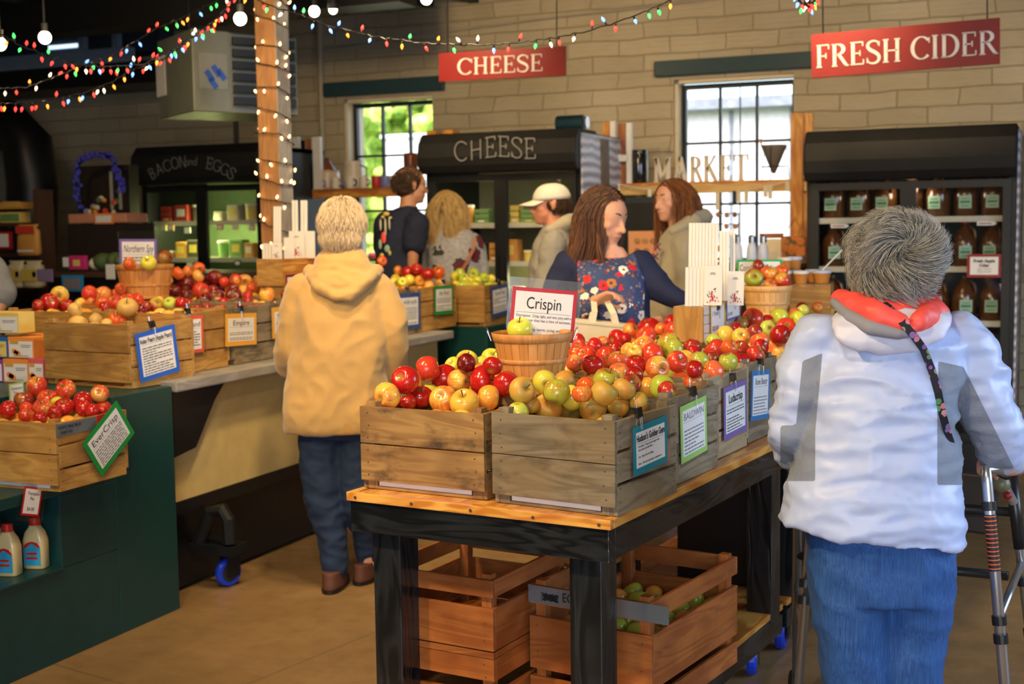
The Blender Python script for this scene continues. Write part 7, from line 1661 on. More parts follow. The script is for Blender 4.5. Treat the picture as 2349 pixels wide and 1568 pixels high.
# left sack box on the counter
pL = PZ(590, 652, 1.165); hL = zat(pL[0], pL[1], 594)-1.165; dL = proj(pL)[2]
pL = PD(590, 656, 6.7); zL = pL[2]; hL = zat(pL[0], pL[1], 594)-zL; ML = frameM(pL, (1, 0, 0), (0, 1, 0))
rise = thing('riser_crate', 'upturned crate carrying the left box of paper sacks', 'crate', frameM((pL[0], pL[1], ZL), (1, 0, 0), (0, 1, 0)))
m = MB(); m.box(.01, .25, .01, .28, 0.001, zL-ZL-.002); m.build('box_body', 'crate_gold', rise)
sack_box('wooden box of paper sacks between the lit post and the person in the tan hoodie', ML, .155, .34, hL, 'crate_gold', 'pine', 2, None)
g2 = 'folded paper sacks in the left box'
sk(603, 624, 558, .03, 'short folded sack at the left end of the left sack box', False, 3, ybot=594, d_=6.72, grp=g2)
sk(624, 648, 556, .00, 'printed sack facing out at the middle of the left sack box', True, 1, ybot=595, d_=6.72, grp=g2)
sk(628, 646, 474, .10, 'tall leaning sack at the left of the left sack box', False, 3, ybot=592, d_=6.72, lean=-6, grp=g2)
sk(652, 676, 545, .05, 'plain white sack in the middle of the left sack box', False, 1, ybot=593, d_=6.72, grp=g2)
sk(672, 686, 460, .15, 'tall upright sack in the left sack box', False, 2, ybot=590, d_=6.72, grp=g2)
sk(690, 706, 460, .17, 'tall sack leaning right in the left sack box', False, 2, ybot=590, d_=6.72, lean=5, grp=g2)
sk(664, 700, 530, .12, 'printed sack at the right of the left sack box', True, 1, ybot=592, d_=6.72, grp=g2)
sk(700, 724, 530, .14, 'blank sack at the right end of the left sack box', False, 1, ybot=592, d_=6.72, grp=g2)
S = thing('price_card', 'dark red bordered price card on the left sack box', 'card', frameM(ML @ Vector((.157, .03, -.004)), (0, 1, 0), (0, 0, 1)))
m = MB(); m.box(0, .12, 0, .062, 0, .001); m.build('border', 'maroon_card', S); m = MB(); m.box(.012, .108, -.0, .048, .001, .0015); m.build('sheet', 'paper', S); m = MB(); add_text(m, '1 Peck', .06, .022, .026, align='CENTER', z=.002); m.build('lettering', 'ink', S)
# =================================================== Crispin, Northern Spy and Cornish cards in their baskets
pcR = BK['crispin'][0]; 
cz_ = pcR+FH*.062
card_px('crimson bordered Crispin card standing in the splint basket', (1162, 655.7), (1311.4, 668), (1166, 775), cz_, -FH*.98+RH*.1, 'crimson_card', 'Crispin', body=['Description:  Crisp, light, and very juicy with a', 'sweet flavor that has a hint of tartness.', '', 'Uses:  Snacking, sauces, jucing, and baking.', '', 'Notes:  Also called Mutsu. It was developed at', 'the Research Station in Japan from a', 'cross between Golden Delicious'], tw=.60, titleh=.26, bodysize=.076, clip=False, plastic=(.010, .012, .0, .028), bw=.058, lead=1.12)
q = BK['spy'][0]+FH*.05
card_px('purple bordered Northern Spy card standing in the left splint basket', (271, 548), (357, 548), (275, 612), q, -FH, 'purple_card', 'Northern Spy', bars=3, seed=21, tw=.95, titleh=.30, tstyle=dict(shear=.35), clip=False, plastic=(.005, .01, 0, .04), bw=.07)
q = BK['corn'][0]+FH*.10
card_px('bright green bordered Cornish Gilliflower card behind the apple basket', (1688, 595.6), (1791, 595), (1690, 665), q, -FH, 'kelly_card', 'Cornish Gilliflower', bars=3, seed=22, tw=.97, titleh=.24, clip=False, plastic=(.002, .006, 0, .034), bw=.045)
# =================================================== sample box with cups right of the basket
d_ = 5.95; a = PD(1811, 706, d_); b = PD(1905, 714, d_-.05); zt_ = PD(1811, 652, d_)[2]
SB = thing('wooden_box', 'orange wood box with sample cups on top, right of the Cornish Gilliflower basket', 'box', frameM(a, (b-a)*np.array((1, 1, 0)), (0, 0, 1)) )
wS = np.linalg.norm((b-a)[:2]); ex_ = (b-a)*np.array((1, 1, 0))/wS; ey_ = np.array((-ex_[1], ex_[0], 0)); SB.matrix_world = frameM(a, ex_, ey_); hS = zt_-a[2]
for q in ((0, wS, 0, .012), (0, wS, .33, .342), (0, .012, .0125, .329), (wS-.012, wS, .0125, .329)): m = MB(); m.box(*q, -.03, hS-.012); m.build('end_panel' if q[1]-q[0] > .1 else 'side_panel', 'crate_gold', SB)
m = MB(); m.box(0, wS, 0, .342, hS-.0118, hS); m.build('lid_board', 'crate_tan', SB)
plain('caramel', (.50, .20, .04), .35); plain('cup_clear', (.75, .72, .66), .15, alpha=.45); plain('lid_blue', (.55, .62, .80), .3)
def cup(x, y, r, lab, dd, up=0., lid=True, full=True):
    c = PD(x, y, d_+dd); c[2] = SB.matrix_world.translation.z+hS+.001+up
    S = thing('sample_cup', lab, 'cup', T(c), 'caramel dip cups on the sample box')
    m = MB(); m.lathe([(r*.72, 0), (r*.95, .045)], 20); m.build('cup', 'caramel', S, smooth=False)
    m = MB(); m.lathe([(r*.96, .045), (r*1.02, .048), (r*1.04, .056), (r*.9, .060)], 20); m.build('lid', 'lid_blue' if not lid else 'white', S)
    return S, c
cup(1838, 641, .034, 'small lidded caramel cup at the front of the sample box', .03); cup(1800, 640, .034, 'lidded caramel cup at the left of the sample box', .06); cup(1800, 640, .034, 'lidded caramel cup stacked on the left cup', .06, .062)
cup(1822, 640, .036, 'clear topped caramel cup behind the small front cup', .17, 0, False); cup(1822, 640, .036, 'clear topped caramel cup stacked at the back', .17, .062, False)
S, c = cup(1884, 640, .046, 'large caramel cup with a plastic spoon at the right of the sample box', .08, 0.0, False)
m = MB(); m.tube([(0, 0, .055), tuple(PD(1932, 573, d_+.1)-c)], [.003, .004], 6); m.build('spoon', 'white', S)
cup(1864, 640, .036, 'caramel cup beside the large spoon cup', .20, 0.0, False)
# =================================================== wall shelves and what stands on them
YS = 8.72
def board(label, pa, pb, z, th=.05, dep=.24, mat='shelf_red'):
    S = thing('wall_shelf', label, 'shelf', T(pa[0], YS, z))
    m = MB(); m.box(0, pb[0]-pa[0], 0, dep, -.02, 0); m.build('board', mat, S); m = MB(); m.box(0, pb[0]-pa[0], .004, .03, -.02-th, -.021); m.build('front_rail', 'pine' if mat != 'pine' else 'pine_light', S); return S
a = PY(668, 436, YS); b = PY(905, 432, YS); zs1 = a[2]; S1 = board('red brown shelf of mugs and stoneware across the left window', a, PY(945, 432, YS), zs1)
m = MB(); m.box(.02, .09, .05, .09, -.60, -.021); m.build('support_post', 'shelf_red', S1)
def vert(label, px0, px1, y0, mat, Y=YS, zb=None, dep=.04, name='shelf_upright', grp=None):
    a = PY(px0, y0, Y); b = PY(px1, y0, Y); m = MB(); m.box(0, b[0]-a[0], 0, dep, 0, a[2]-zb); o = m.build(name, mat); o.location = (a[0], Y, zb); return tag(o, label, 'board', grp)
g3 = 'upright boards on the left shelf'
vert('white upright board at the left end of the left wall shelf', 670, 683, 314, 'white', zb=zs1+.001, grp=g3); vert('brown upright board between the white uprights of the left shelf', 700, 714, 318, 'shelf_red', zb=zs1+.001, Y=YS+.05, grp=g3); vert('white upright board right of the brown one on the left shelf', 716, 733, 314, 'white', zb=zs1+.001, grp=g3)
vert('dark upright board behind the white uprights', 686, 699, 322, 'black', zb=zs1+.001, Y=YS+.12, grp=g3)
a_ = PY(684, 378, YS); b_ = PY(715, 378, YS); m = MB(); m.box(a_[0]+.003, b_[0]-.003, YS+.002, YS+.03, a_[2]-.03, a_[2]+.03); tag(recenter(m.build('cross_board', 'white')), 'short white cross board joining the two white uprights', 'board')
plain('stoneware', (.62, .50, .38), .3, coat=.3); plain('glaze_brown', (.20, .06, .02), .25, coat=.5); plain('stone_pale', (.66, .60, .52), .3, coat=.3); plain('mug_white', (.72, .68, .62), .3, coat=.3); plain('mug_blue', (.18, .22, .55), .3, coat=.3); plain('mug_red', (.5, .04, .03), .3, coat=.3); plain('glaze_black', (.012, .010, .010), .12, coat=.8)
def pot(label, x, r, prof, mat, name, Y=YS+.14, z=None, grp=None, handle=None, extra=None):
    c = PY(x, 430, Y); S = thing(name, label, name.split('_')[-1], T(c[0], Y, (zs1 if z is None else z)+.001), grp)
    m = MB(); m.lathe([(q*r, w) for q, w in prof], 22); m.build('body', mat, S, smooth=True)
    if handle:
        z0, z1, o, hm = handle; m = MB(); m.tube([(r*.9*math.cos(-.4), r*.9*math.sin(-.4), z0), (r+o, -.02, z0+(z1-z0)*.2), (r+o, -.02, z0+(z1-z0)*.8), (r*.9, -.01, z1)], .006, 7); m.build('handle', hm, S)
    if extra: extra(S)
    return S
pj = lambda y: PY(760, y, YS+.14)[2]-zs1
def jt(S): m = MB(); m.lathe([(.085, pj(398)), (.06, pj(385)), (.03, pj(372)), (.022, pj(362))], 18); m.build('brown_neck', 'glaze_brown', S, smooth=True)
pot('large stoneware jug with brown neck on the left shelf', 752, .095, [(.95, 0), (1, .02), (1, .12), (.98, .15), (.9, pj(398))], 'stoneware', 'stoneware_jug', extra=jt)
pot('pale pitcher with dark rim, second large vessel on the left shelf', 812, .078, [(.95, 0), (1, .02), (.96, .1), (.9, .19), (.98, .215)], 'stone_pale', 'stoneware_pitcher', handle=(.08, .18, .05, 'glaze_black'))
pot('red brown crock at the right end of the left shelf', 943, .055, [(.9, 0), (1, .02), (1, .10), (.9, .13)], 'glaze_brown', 'small_crock', z=zs1+.13)
m = MB(); c = PY(943, 430, YS+.14); m.box(c[0]-.07, c[0]+.05, YS+.08, YS+.2, zs1+.001, zs1+.13); tag(recenter(m.build('shelf_block', 'stone_pale')), 'pale block under the red brown crock on the left shelf', 'block')
for i, (x, r, mt, hm, lab) in enumerate(((698, .036, 'mug_white', None, 'white mug in front of the upright boards'), (734, .036, 'mug_white', 'mug_blue', 'white mug with blue stripe before the big jug'), (771, .038, 'mug_white', 'mug_blue', 'white mug with dark handle right of the big jug'), (804, .038, 'mug_white', 'glaze_black', 'white mug before the pitcher'), (835, .036, 'mug_white', 'glaze_black', 'white mug with black handle in the middle of the left shelf'), (864, .04, 'mug_red', None, 'white and red mug on the left shelf'), (885, .04, 'mug_blue', 'mug_white', 'pale blue mug on the left shelf'), (905, .036, 'mug_white', None, 'white mug at the right end of the row'))):
    pot(lab, x, r, [(.9, 0), (1, .01), (1, .085), (.98, .09), (.9, .088), (.88, .01)], mt, 'mug', Y=YS+.045, grp='mugs on the left shelf', handle=(.02, .07, .025, hm) if hm else None)
# right shelf with MARKET letters
a = PY(1412, 420, YS); b = PY(1850, 410, YS); zs2 = (PY(1500, 419, YS)[2])
S2 = board('pine shelf carrying the MARKET letters across the right window', a, b, zs2, th=.06, mat='pine')
g4 = 'upright boards of the right shelf'
vert('yellow pine upright at the left end of the right shelf', 1383, 1398, 280, 'pine', zb=zs2-.09, dep=.05, grp=g4); vert('white upright board left of the black crock', 1399, 1411, 278, 'white', zb=zs2+.001, dep=.05, grp=g4); vert('brown upright board behind the black crock', 1418, 1434, 283, 'shelf_red', zb=zs2+.001, Y=YS+.06, grp=g4); vert('white upright board just left of the crock', 1436, 1448, 282, 'white', zb=zs2+.001, Y=YS+.03, grp=g4)
a_ = PY(1411, 363, YS); b_ = PY(1438, 363, YS); m = MB(); m.box(a_[0]+.003, b_[0], YS+.002, YS+.02, a_[2]-.022, a_[2]+.022); tag(recenter(m.build('cross_board', 'white')), 'short white cross board beside the black crock', 'board')
m = MB(); a_ = PY(1816, 260, YS-.03); b_ = PY(1843, 260, YS-.03); m.box(a_[0], b_[0], YS-.06, YS-.022, .0, a_[2]); tag(recenter(m.build('pine_post', 'pine')), 'yellow pine post left of the cider fridge, front one', 'post', 'pine posts by the cider fridge')
m = MB(); a_ = PY(1845, 262, YS+.1); b_ = PY(1869, 262, YS+.1); m.box(a_[0], b_[0], YS+.03, YS+.07, .0, a_[2]); tag(recenter(m.build('pine_post', 'pine')), 'yellow pine post left of the cider fridge, rear one', 'post', 'pine posts by the cider fridge')
m = MB(); a_ = PY(1385, 430, YS-.03); b_ = PY(1412, 430, YS-.03); m.box(a_[0], b_[0], YS-.0, YS+.04, .0, zs2-.091); tag(recenter(m.build('pine_post', 'pine')), 'pine post under the left end of the right shelf', 'post', 'pine posts by the cider fridge')
pot('tall black glazed crock with clear lid on the right shelf', 1465, .068, [(.92, 0), (1, .015), (1, .20), (.94, .215), (.98, .225), (.98, .235)], 'glaze_black', 'black_crock', Y=YS+.11, z=zs2)
LT = 'MARKET'; xs = [(1503, 1545), (1548, 1582), (1586, 1616), (1617, 1652), (1654, 1684), (1686, 1722)]
plain('letter_tan', (.80, .70, .54), .6)
for i, (ch, (x0, x1)) in enumerate(zip(LT, xs)):
    a = PY(x0, 412, YS+.06); b = PY(x1, 412, YS+.06); hT = PY(1600, 358, YS+.06)[2]-zs2; S = thing('shelf_letter', 'weathered metal letter %s of the word MARKET on the right shelf' % ch, 'letter', frameM((a[0], YS+.06, zs2+.001), (1, 0, 0), (0, 0, 1)), 'MARKET letters')
    m = MB(); w_ = GL[ch][0]*hT; caps(m, ch, hT, -.06*hT, 0.0, (b[0]-a[0])/w_, 0, .02); m.build('letter', 'letter_tan', S)
# cone strainer on stand
c = PY(1775, 412, YS+.12); KS = thing('cone_strainer', 'grey cone strainer on a wire stand at the right end of the right shelf', 'strainer', T(c[0], YS+.12, zs2+.001)); zz = lambda y: PY(1775, y, YS+.12)[2]-zs2
m = MB(); m.lathe([(.012, zz(398)), (.085, zz(337)), (.09, zz(333)), (.085, zz(335))], 24); m.build('cone', plain('mesh_grey', (.20, .19, .19), .5) and 'mesh_grey', KS, smooth=True)
m = MB()
for k in range(3): a0 = k*2.09+.5; m.tube([(.086*math.cos(a0), .086*math.sin(a0), zz(338)), (.11*math.cos(a0), .09*math.sin(a0), 0)], .003, 5)
m.tube([(.09*math.cos(q), .075*math.sin(q), .09) for q in np.linspace(0, 6.3, 20)], .003, 5); m.build('stand', 'black_metal', KS)
m = MB(); m.tube([(-.08, 0, zz(338)), (-.085, -.02, zz(326))], .006, 6); m.ball((-.085, -.02, zz(322)), .014, 8); m.build('pestle_knob', 'pine', KS)
# tassel garland under the shelf
GA = thing('tassel_garland', 'string garland of pale cloth tassels hanging under the right shelf', 'garland', T(a[0], YS-.03, 1.6)); og = np.array(GA.matrix_world.translation)
def gp(x): t_ = (x-1400)/(1850-1400); return PY(x, 418+34*4*t_*(1-t_)*.9-(14*t_), YS-.035)
m = MB(); m.tube([gp(x)-og for x in np.linspace(1395, 1852, 24)], .004, 5); m.build('cord', 'bag_cream', GA)
for x, L, k in ((1420, 95, 0), (1490, 34, 1), (1560, 30, 1), (1592, 30, 1), (1646, 40, 1), (1685, 28, 2), (1694, 26, 1), (1712, 28, 1), (1756, 24, 1), (1767, 30, 1), (1806, 22, 1), (1818, 26, 1)):
    p = gp(x)-og; m = MB(); h_ = L*.003; m.obox(p-Z1*h_/2, RH*.006 if k == 0 else RH*.014, Z1*h_/2, FH*.004); m.build('tassel', 'bag_cream' if k != 2 else 'black', GA)
# ornament rack, sign, pumpkin decoration, bottles near the window
YR_ = 8.1
OR_ = thing('ornament_rack', 'wire rack hung with small brown ornaments below the right window', 'rack', T(*PY(1650, 600, YR_))); orr = np.array(OR_.matrix_world.translation)
m = MB()
for x in (1610, 1694): m.tube([PY(x, 488, YR_)-orr, PY(x, 640, YR_)-orr], .004, 5)
for y in (489, 514, 540, 566): m.tube([PY(1608, y, YR_)-orr, PY(1696, y, YR_)-orr], .003, 5)
m.build('wire_frame', 'black_metal', OR_)
for i, (x, y) in enumerate(((1631, 497), (1647, 492), (1667, 493), (1686, 492), (1666, 519), (1687, 519), (1664, 545), (1686, 541), (1648, 570), (1632, 523), (1622, 550), (1655, 590))):
    m = MB(); m.ball(tuple(PY(x, y, YR_-.01)-orr), (.016, .006, .019), 8); m.build('ornament', 'post_brown' if i % 3 else 'glaze_brown', OR_)
S = thing('leaning_sign', 'cream board with brown wooden top leaning below the right window', 'sign', T(*PY(1745, 600, 8.3))); o_ = np.array(S.matrix_world.translation)
m = MB(); a = PY(1752, 548, 8.3)-o_; b = PY(1792, 600, 8.3)-o_; m.box(a[0], b[0], -.01, .01, b[2]-.1, a[2]); m.build('board', 'cream', S); m = MB(); a = PY(1742, 535, 8.28)-o_; b = PY(1794, 546, 8.28)-o_; m.box(a[0], b[0], -.02, .01, b[2], a[2]); m.build('top_rail', 'shelf_red', S)
for i, (x, lab) in enumerate(((1692, 'left'), (1724, 'middle'), (1750, 'right'))):
    c = PY(x, 590, 8.0); S = thing('spice_shaker', 'clear jar with steel lid below the right window, the %s one' % lab, 'jar', T(c), 'steel lidded jars'); m = MB(); m.lathe([(.03, -.04), (.034, 0), (.03, .06), (.02, .09)], 14); m.build('jar', 'lid_blue', S, smooth=True); m = MB(); m.lathe([(.022, .09), (.022, .13), (.01, .14)], 14); m.build('lid', 'steel', S)
t = NT('pumpkin_tile'); vo = t.new('TexVoronoi'); vo.inputs['Scale'].default_value = 22; t.link(t.coord('Object'), vo.inputs[0]); c = t.ramp(vo.outputs[0], [(.15, (.75, .10, .01)), (.4, (.60, .22, .03)), (.7, (.14, .06, .015))]); t.set(Base_Color=c, Roughness=.5); MAT['pumpkin_tile'] = t.m
PK = thing('hanging_plaque', 'orange patterned square plaque hung by a cord on the front pine post', 'plaque', T(*PY(1820, 560, YS-.08))); o_ = np.array(PK.matrix_world.translation)
a = PY(1792, 541, YS-.08)-o_; b = PY(1848, 598, YS-.08)-o_; m = MB(); m.box(a[0], b[0], -.012, .0, b[2], a[2]); m.build('tile', 'pumpkin_tile', PK, bevel=.003)
m = MB(); m.tube([(a[0]+.01, -.006, a[2]), tuple(PY(1824, 498, YS-.075)-o_), (b[0]-.005, -.006, a[2])], .004, 5); m.build('cord', plain('cord_orange', (.7, .22, .05), .7) and 'cord_orange', PK)
S = thing('poster', 'peach coloured poster with brown spots behind the pale hoodie', 'poster', T(*PY(1480, 560, 8.2))); o_ = np.array(S.matrix_world.translation)
a = PY(1442, 530, 8.2)-o_; b = PY(1520, 645, 8.2)-o_; m = MB(); m.box(a[0], b[0], -.006, .006, b[2], a[2]); m.build('sheet', plain('peach', (.62, .28, .13), .6) and 'peach', S);
for x, y in ((1462, 552), (1480, 552), (1498, 552), (1462, 575), (1482, 575), (1455, 598), (1478, 598)): p = PY(x, y, 8.19)-o_; m = MB(); m.ball(tuple(p), (.022, .003, .02), 10); m.build('print', 'post_brown', S)
S = thing('dark_shelf_unit', 'dark grey cabinet below the left end of the right shelf', 'cabinet', T(PY(1420, 500, 8.4)[0], 8.4, 0)); a = PY(1452, 460, 8.4); m = MB(); m.box(0, a[0]-PY(1420, 500, 8.4)[0]+.25, 0, .4, 0, PY(1440, 452, 8.4)[2]); m.build('cabinet', 'iron_frame', S); m = MB(); m.box(.03, .3, -.003, -.0005, .1, PY(1440, 452, 8.4)[2]-.04); m.build('door', 'black_metal', S)
S = thing('low_table', 'low dark table under the right window holding jars and the leaning sign', 'table', T(PY(1600, 620, 7.95)[0], 7.9, 0)); zt_ = PY(1724, 590, 8.0)[2]-.041; w_ = .62
m = MB(); m.box(0, w_, 0, .56, zt_-.03, zt_); m.build('table_top', 'crate_tan', S); m = MB(); m.box(.02, w_-.02, .02, .54, 0, zt_-.031); m.build('table_body', 'black', S)
# =================================================== tea boxes, bottles on the island
t_i = 0
plain('tea_orange', (.85, .30, .06), .4); plain('tea_pink', (.70, .12, .16), .4); plain('tea_blue', (.02, .16, .50), .4); plain('tea_yellow', (.80, .60, .16), .4); plain('tea_purple', (.30, .06, .35), .4); plain('gold', (.60, .36, .08), .35)
def teabox(xa, xb, ya, yb, col, label, acc, dep=.09, Y0=None, z0=None):
    p = PZ(xa, 878, .8945) if Y0 is None else None
    Yv = Y0; a = PY(xa, yb, Yv); b = PY(xb, yb, Yv); zt_ = PY(xa, ya, Yv)[2]; z0 = a[2] if z0 is None else z0
    S = thing('tea_box', label, 'box', T(a[0], Yv, z0), 'small drink mix boxes on the island'); w = b[0]-a[0]; h = zt_-z0
    m = MB(); m.box(0, w, 0, dep, 0, h); m.build('carton', col, S, bevel=.001)
    m = MB(); m.box(w*.04, w*.96, -.0008, -.0002, h*.05, h*.80); o = m.build('label', 'paper' if col != 'tea_blue' else 'tea_yellow', S)
    m = MB(); m.box(w*.08, w*.42, -.0014, -.0009, h*.66, h*.82); m.build('brand_band', 'gold', S)
    m = MB(); m.M = frameM((0, -.0015, 0), (1, 0, 0), (0, 0, 1))
    for q in range(3): m.prism([(w*(.24+.08*q)+h*.15*math.cos(s), h*(.32-.05*q)+h*.13*math.sin(s)) for s in np.linspace(0, 5.7, 10)], 0, .0004)
    m.build('fruit_print', acc, S)
    m = MB(); m.box(w*.5, w*.9, -.0014, -.0009, h*.60, h*.63); m.box(w*.52, w*.86, -.0014, -.0009, h*.52, h*.55); m.box(w*.2, w*.8, -.0014, -.0009, h*.1, h*.13); m.build('text_lines', 'ink_grey', S)
YT = PZ(50, 876, .8945)[1]-.02; z1_ = .8945; hB_ = PY(50, 822, YT)[2]-z1_; z2_ = z1_+hB_+.001; z3_ = z2_+hB_+.001
rowx = [(-60, 8, 'tea_purple'), (9, 66, 'tea_orange'), (67, 101, 'tea_pink')]
for i, (xa, xb, c_) in enumerate(rowx): teabox(xa, xb, 822, 876, c_, 'drink mix box in the bottom row of the stack, %s' % ('purple, cut by the picture edge', 'orange', 'pink')[i], 'tea_orange' if i else 'tea_purple', Y0=YT, z0=z1_)
for i, (xa, xb, c_) in enumerate([(-40, 18, 'tea_blue'), (20, 78, 'tea_orange')]): teabox(xa, xb, 772, 822, c_, 'drink mix box in the middle row of the stack, %s' % ('blue and yellow', 'orange')[i], 'tea_orange', Y0=YT+.002, z0=z2_)
teabox(-30, 44, 716, 768, 'tea_yellow', 'pale yellow drink mix box on top of the stack', 'tea_yellow', Y0=YT+.004, z0=z3_)
teabox(62, 99, 766, 820, 'tea_orange', 'orange drink mix box standing behind the right end of the stack', 'tea_orange', Y0=YT+.12, z0=z1_, dep=.06)
plain('batter', (.72, .58, .28), .3, coat=.5); plain('bottle_cap', (.55, .02, .015), .35); plain('label_cyan', (.03, .35, .62), .4)
for i, (x, y, lab) in enumerate(((45, 1320, 'cream coloured bottle with red cap, front one in the island niche'), (93, 1308, 'cream coloured bottle with red cap, rightmost in the island niche'), (5, 1312, 'cream coloured bottle with red cap at the left picture edge'), (32, 1290, 'cream coloured bottle with red cap, rear one mostly hidden by the others'))):
    c = PZ(x, y, .3335)-np.array((.045, -.0, 0))+np.array((0, (.0, .03, .02, .09)[i], 0))
    S = thing('mix_bottle', lab, 'bottle', T(c) @ rotz(.25+.05*i), 'bottles in the island niche')
    m = MB(); v = []; 
    loft([((0, 0, 0), .038, .026), ((0, 0, .004), .041, .029), ((0, 0, .10), .041, .029), ((0, 0, .128), .032, .024), ((0, 0, .145), .019, .019), ((0, 0, .152), .0165, .0165)], (1, 0, 0), (0, 1, 0), 24, 4)(m); m.build('bottle', 'batter', S, smooth=True)
    m = MB(); m.lathe([(.020, .152), (.020, .156), (.0185, .158), (.0185, .178), (.017, .180)], 20); m.build('cap', 'bottle_cap', S)
    m = MB(); m.M = frameM((-.030, -.0298, .014), (1, 0, 0), (0, 0, 1)); m.prism([(0, 0), (.06, 0), (.06, .066), (.048, .08), (.03, .085), (.012, .08), (0, .066)], 0, .0004); o = m.build('label', 'label_cyan', S)
    m = MB(); m.M = frameM((-.030, -.0304, .014), (1, 0, 0), (0, 0, 1)); m.prism([(0.001, .058), (.03, .078), (.058, .060), (.058, .068), (.048, .08), (.03, .085), (.012, .08), (0.001, .068)], 0, .0003); m.prism([(.012, .038), (.046, .038), (.05, .046), (.01, .046)], 0, .0003); m.box(.008, .05, .022, .03, 0, .0003); m.build('label_print', 'bottle_cap', S)
# =================================================== things at the back left
YQ = 6.9
plain('brown_shelf', (.07, .03, .012), .6); plain('bag_orange', (.62, .30, .06), .5); plain('bag_red', (.62, .04, .03), .4); plain('leaf_green', (.08, .13, .04), .7); plain('pink', (.62, .03, .20), .5); plain('lavender', (.26, .20, .40), .5); plain('sky_card', (.02, .25, .55), .5); plain('blue_garland', (.06, .06, .50), .5)
SH = thing('shelf_rack', 'brown wooden rack of packaged goods at the far left', 'rack', T(PY(0, 600, YQ)[0], YQ, 0)); os_ = np.array(SH.matrix_world.translation); zt_ = PY(0, 470, YQ)[2]
for x in (-30, 78): a = PY(x, 500, YQ)-os_; m = MB(); m.box(a[0], a[0]+.03, 0, .16, 0, zt_+(.1 if x > 0 else 0)); m.build('upright', 'brown_shelf', SH)
for y in (512, 582, 660): z = PY(0, y, YQ)[2]; a = PY(-30, y, YQ)-os_; b = PY(78, y, YQ)-os_; m = MB(); m.box(a[0]+.031, b[0]-.001, 0, .16, z-.02, z); m.build('shelf_board', 'brown_shelf', SH)
def blob(label, name, cat, x0, x1, y0, y1, Y, mat, dep=.1, grp=None, shape='box', extra=None):
    a = PY(x0, y1, Y); b = PY(x1, y0, Y); w = b[0]-a[0]; h = b[2]-a[2]; S = thing(name, label, cat, T(a[0]+w/2, Y+dep/2, a[2]), grp)
    m = MB()
    if shape == 'box': m.box(-w/2, w/2, -dep/2, dep/2, 0, h)
    elif shape == 'bag': loft([((0, 0, 0), w*.42, dep*.45), ((0, 0, h*.1), w*.5, dep*.5), ((0, 0, h*.8), w*.46, dep*.4), ((0, 0, h*.9), w*.34, dep*.15), ((0, 0, h), w*.48, dep*.08)], (1, 0, 0), (0, 1, 0), 20, 3)(m)
    elif shape == 'round': m.ball((0, 0, h/2), (w/2, dep/2, h/2), 16)
    m.build('body', mat, S, bevel=.002 if shape == 'box' else 0, smooth=shape != 'box')
    if extra:
        for nm, mt, q in extra: m = MB(); m.box(-w/2+w*q[0], -w/2+w*q[1], -dep/2-.004, -dep/2-.001, h*q[2], h*q[3]); m.build(nm, mt, S)
    return S
blob('tray of small orange gourds on top of the far left rack', 'gourd_tray', 'tray', -10, 50, 463, 480, YQ+.05, 'bag_orange', .2, extra=[('gourd_row', 'gold', (.3, .95, .2, 1.1))])
blob('yellow framed box on the top shelf of the far left rack', 'product_box', 'box', 0, 46, 486, 511, YQ+.06, 'tea_yellow', .1, extra=[('front_print', 'pack_green', (.06, .94, .15, .85))])
blob('orange bag with a red top hanging at the far left rack', 'snack_bag', 'bag', 34, 82, 514, 586, YQ-.09, 'bag_orange', .07, shape='bag', extra=[('red_top', 'bag_red', (.1, .9, .72, .95)), ('band', 'paper', (.15, .85, .12, .18))])
blob('red framed price card left of the orange bag', 'price_card', 'card', -12, 26, 531, 571, YQ-.05, 'crimson_card', .01, extra=[('sheet', 'paper', (.1, .82, .12, .88))])
for i, (x0, x1) in enumerate(((10, 46), (47, 86))): blob('white and yellow drink bag on the lower rack shelf, %s one' % ('left', 'right')[i], 'drink_bag', 'bag', x0, x1, 598, 660, YQ-.12, 'pack_cream', .1, 'drink bags', 'bag', extra=[('lemon_print', 'butter_yellow', (.1, .9, .25, .7)), ('white_print', 'paper', (.7, .92, .4, .6))])
a = PZ(170, 560, .9); YG = 6.6
BT = thing('back_display', 'dark display table with squashes and cards at the back left', 'table', T(PY(100, 640, YG)[0], YG, 0)); o_ = np.array(BT.matrix_world.translation); zt_ = PY(170, 625, YG)[2]; w_ = PY(290, 640, YG)[0]-o_[0]
m = MB(); m.box(0, w_+.9, 0, .6, zt_-.03, zt_); m.build('table_top', 'brown_shelf', BT); m = MB(); m.box(.02, w_+.88, .02, .58, 0, zt_-.031); m.build('table_body', 'black', BT)
blob('lavender card standing at the left of the back display', 'lavender_card', 'card', 85, 119, 617, 646, YG-.12, 'lavender', .01); 
blob('blue framed chalk card on the front of the back display', 'framed_card', 'card', 142, 189, 631, 668, YG-.05, 'sky_card', .01, extra=[('sheet', 'ink_grey', (.12, .88, .14, .8))])
blob('bright pink tag with pale disc on the back display', 'pink_tag', 'tag', 158, 194, 586, 618, YG+.05, 'pink', .03, extra=[('disc', 'tea_yellow', (.3, .7, .25, .7))])
blob('small white tag beside the pink tag', 'white_tag', 'tag', 144, 160, 590, 612, YG+.05, 'paper', .01)
for i, (x0, x1, y0, y1, mt) in enumerate(((202, 240, 580, 620, 'leaf_green'), (236, 262, 578, 618, 'leaf_green'), (196, 214, 590, 620, 'pack_cream'), (258, 272, 582, 612, 'leaf_green'))):
    blob('%s squash on the back display, %s from the left' % (('dark green', 'dark green', 'pale', 'dark green')[i], ('second', 'third', 'first', 'fourth')[i]), 'squash', 'squash', x0, x1, y0, y1, YG+.1, mt, .14, 'squashes', 'round')
blob('white tall tag hanging at the right of the back display', 'white_tag', 'tag', 243, 262, 606, 640, YG-.03, 'paper', .006)
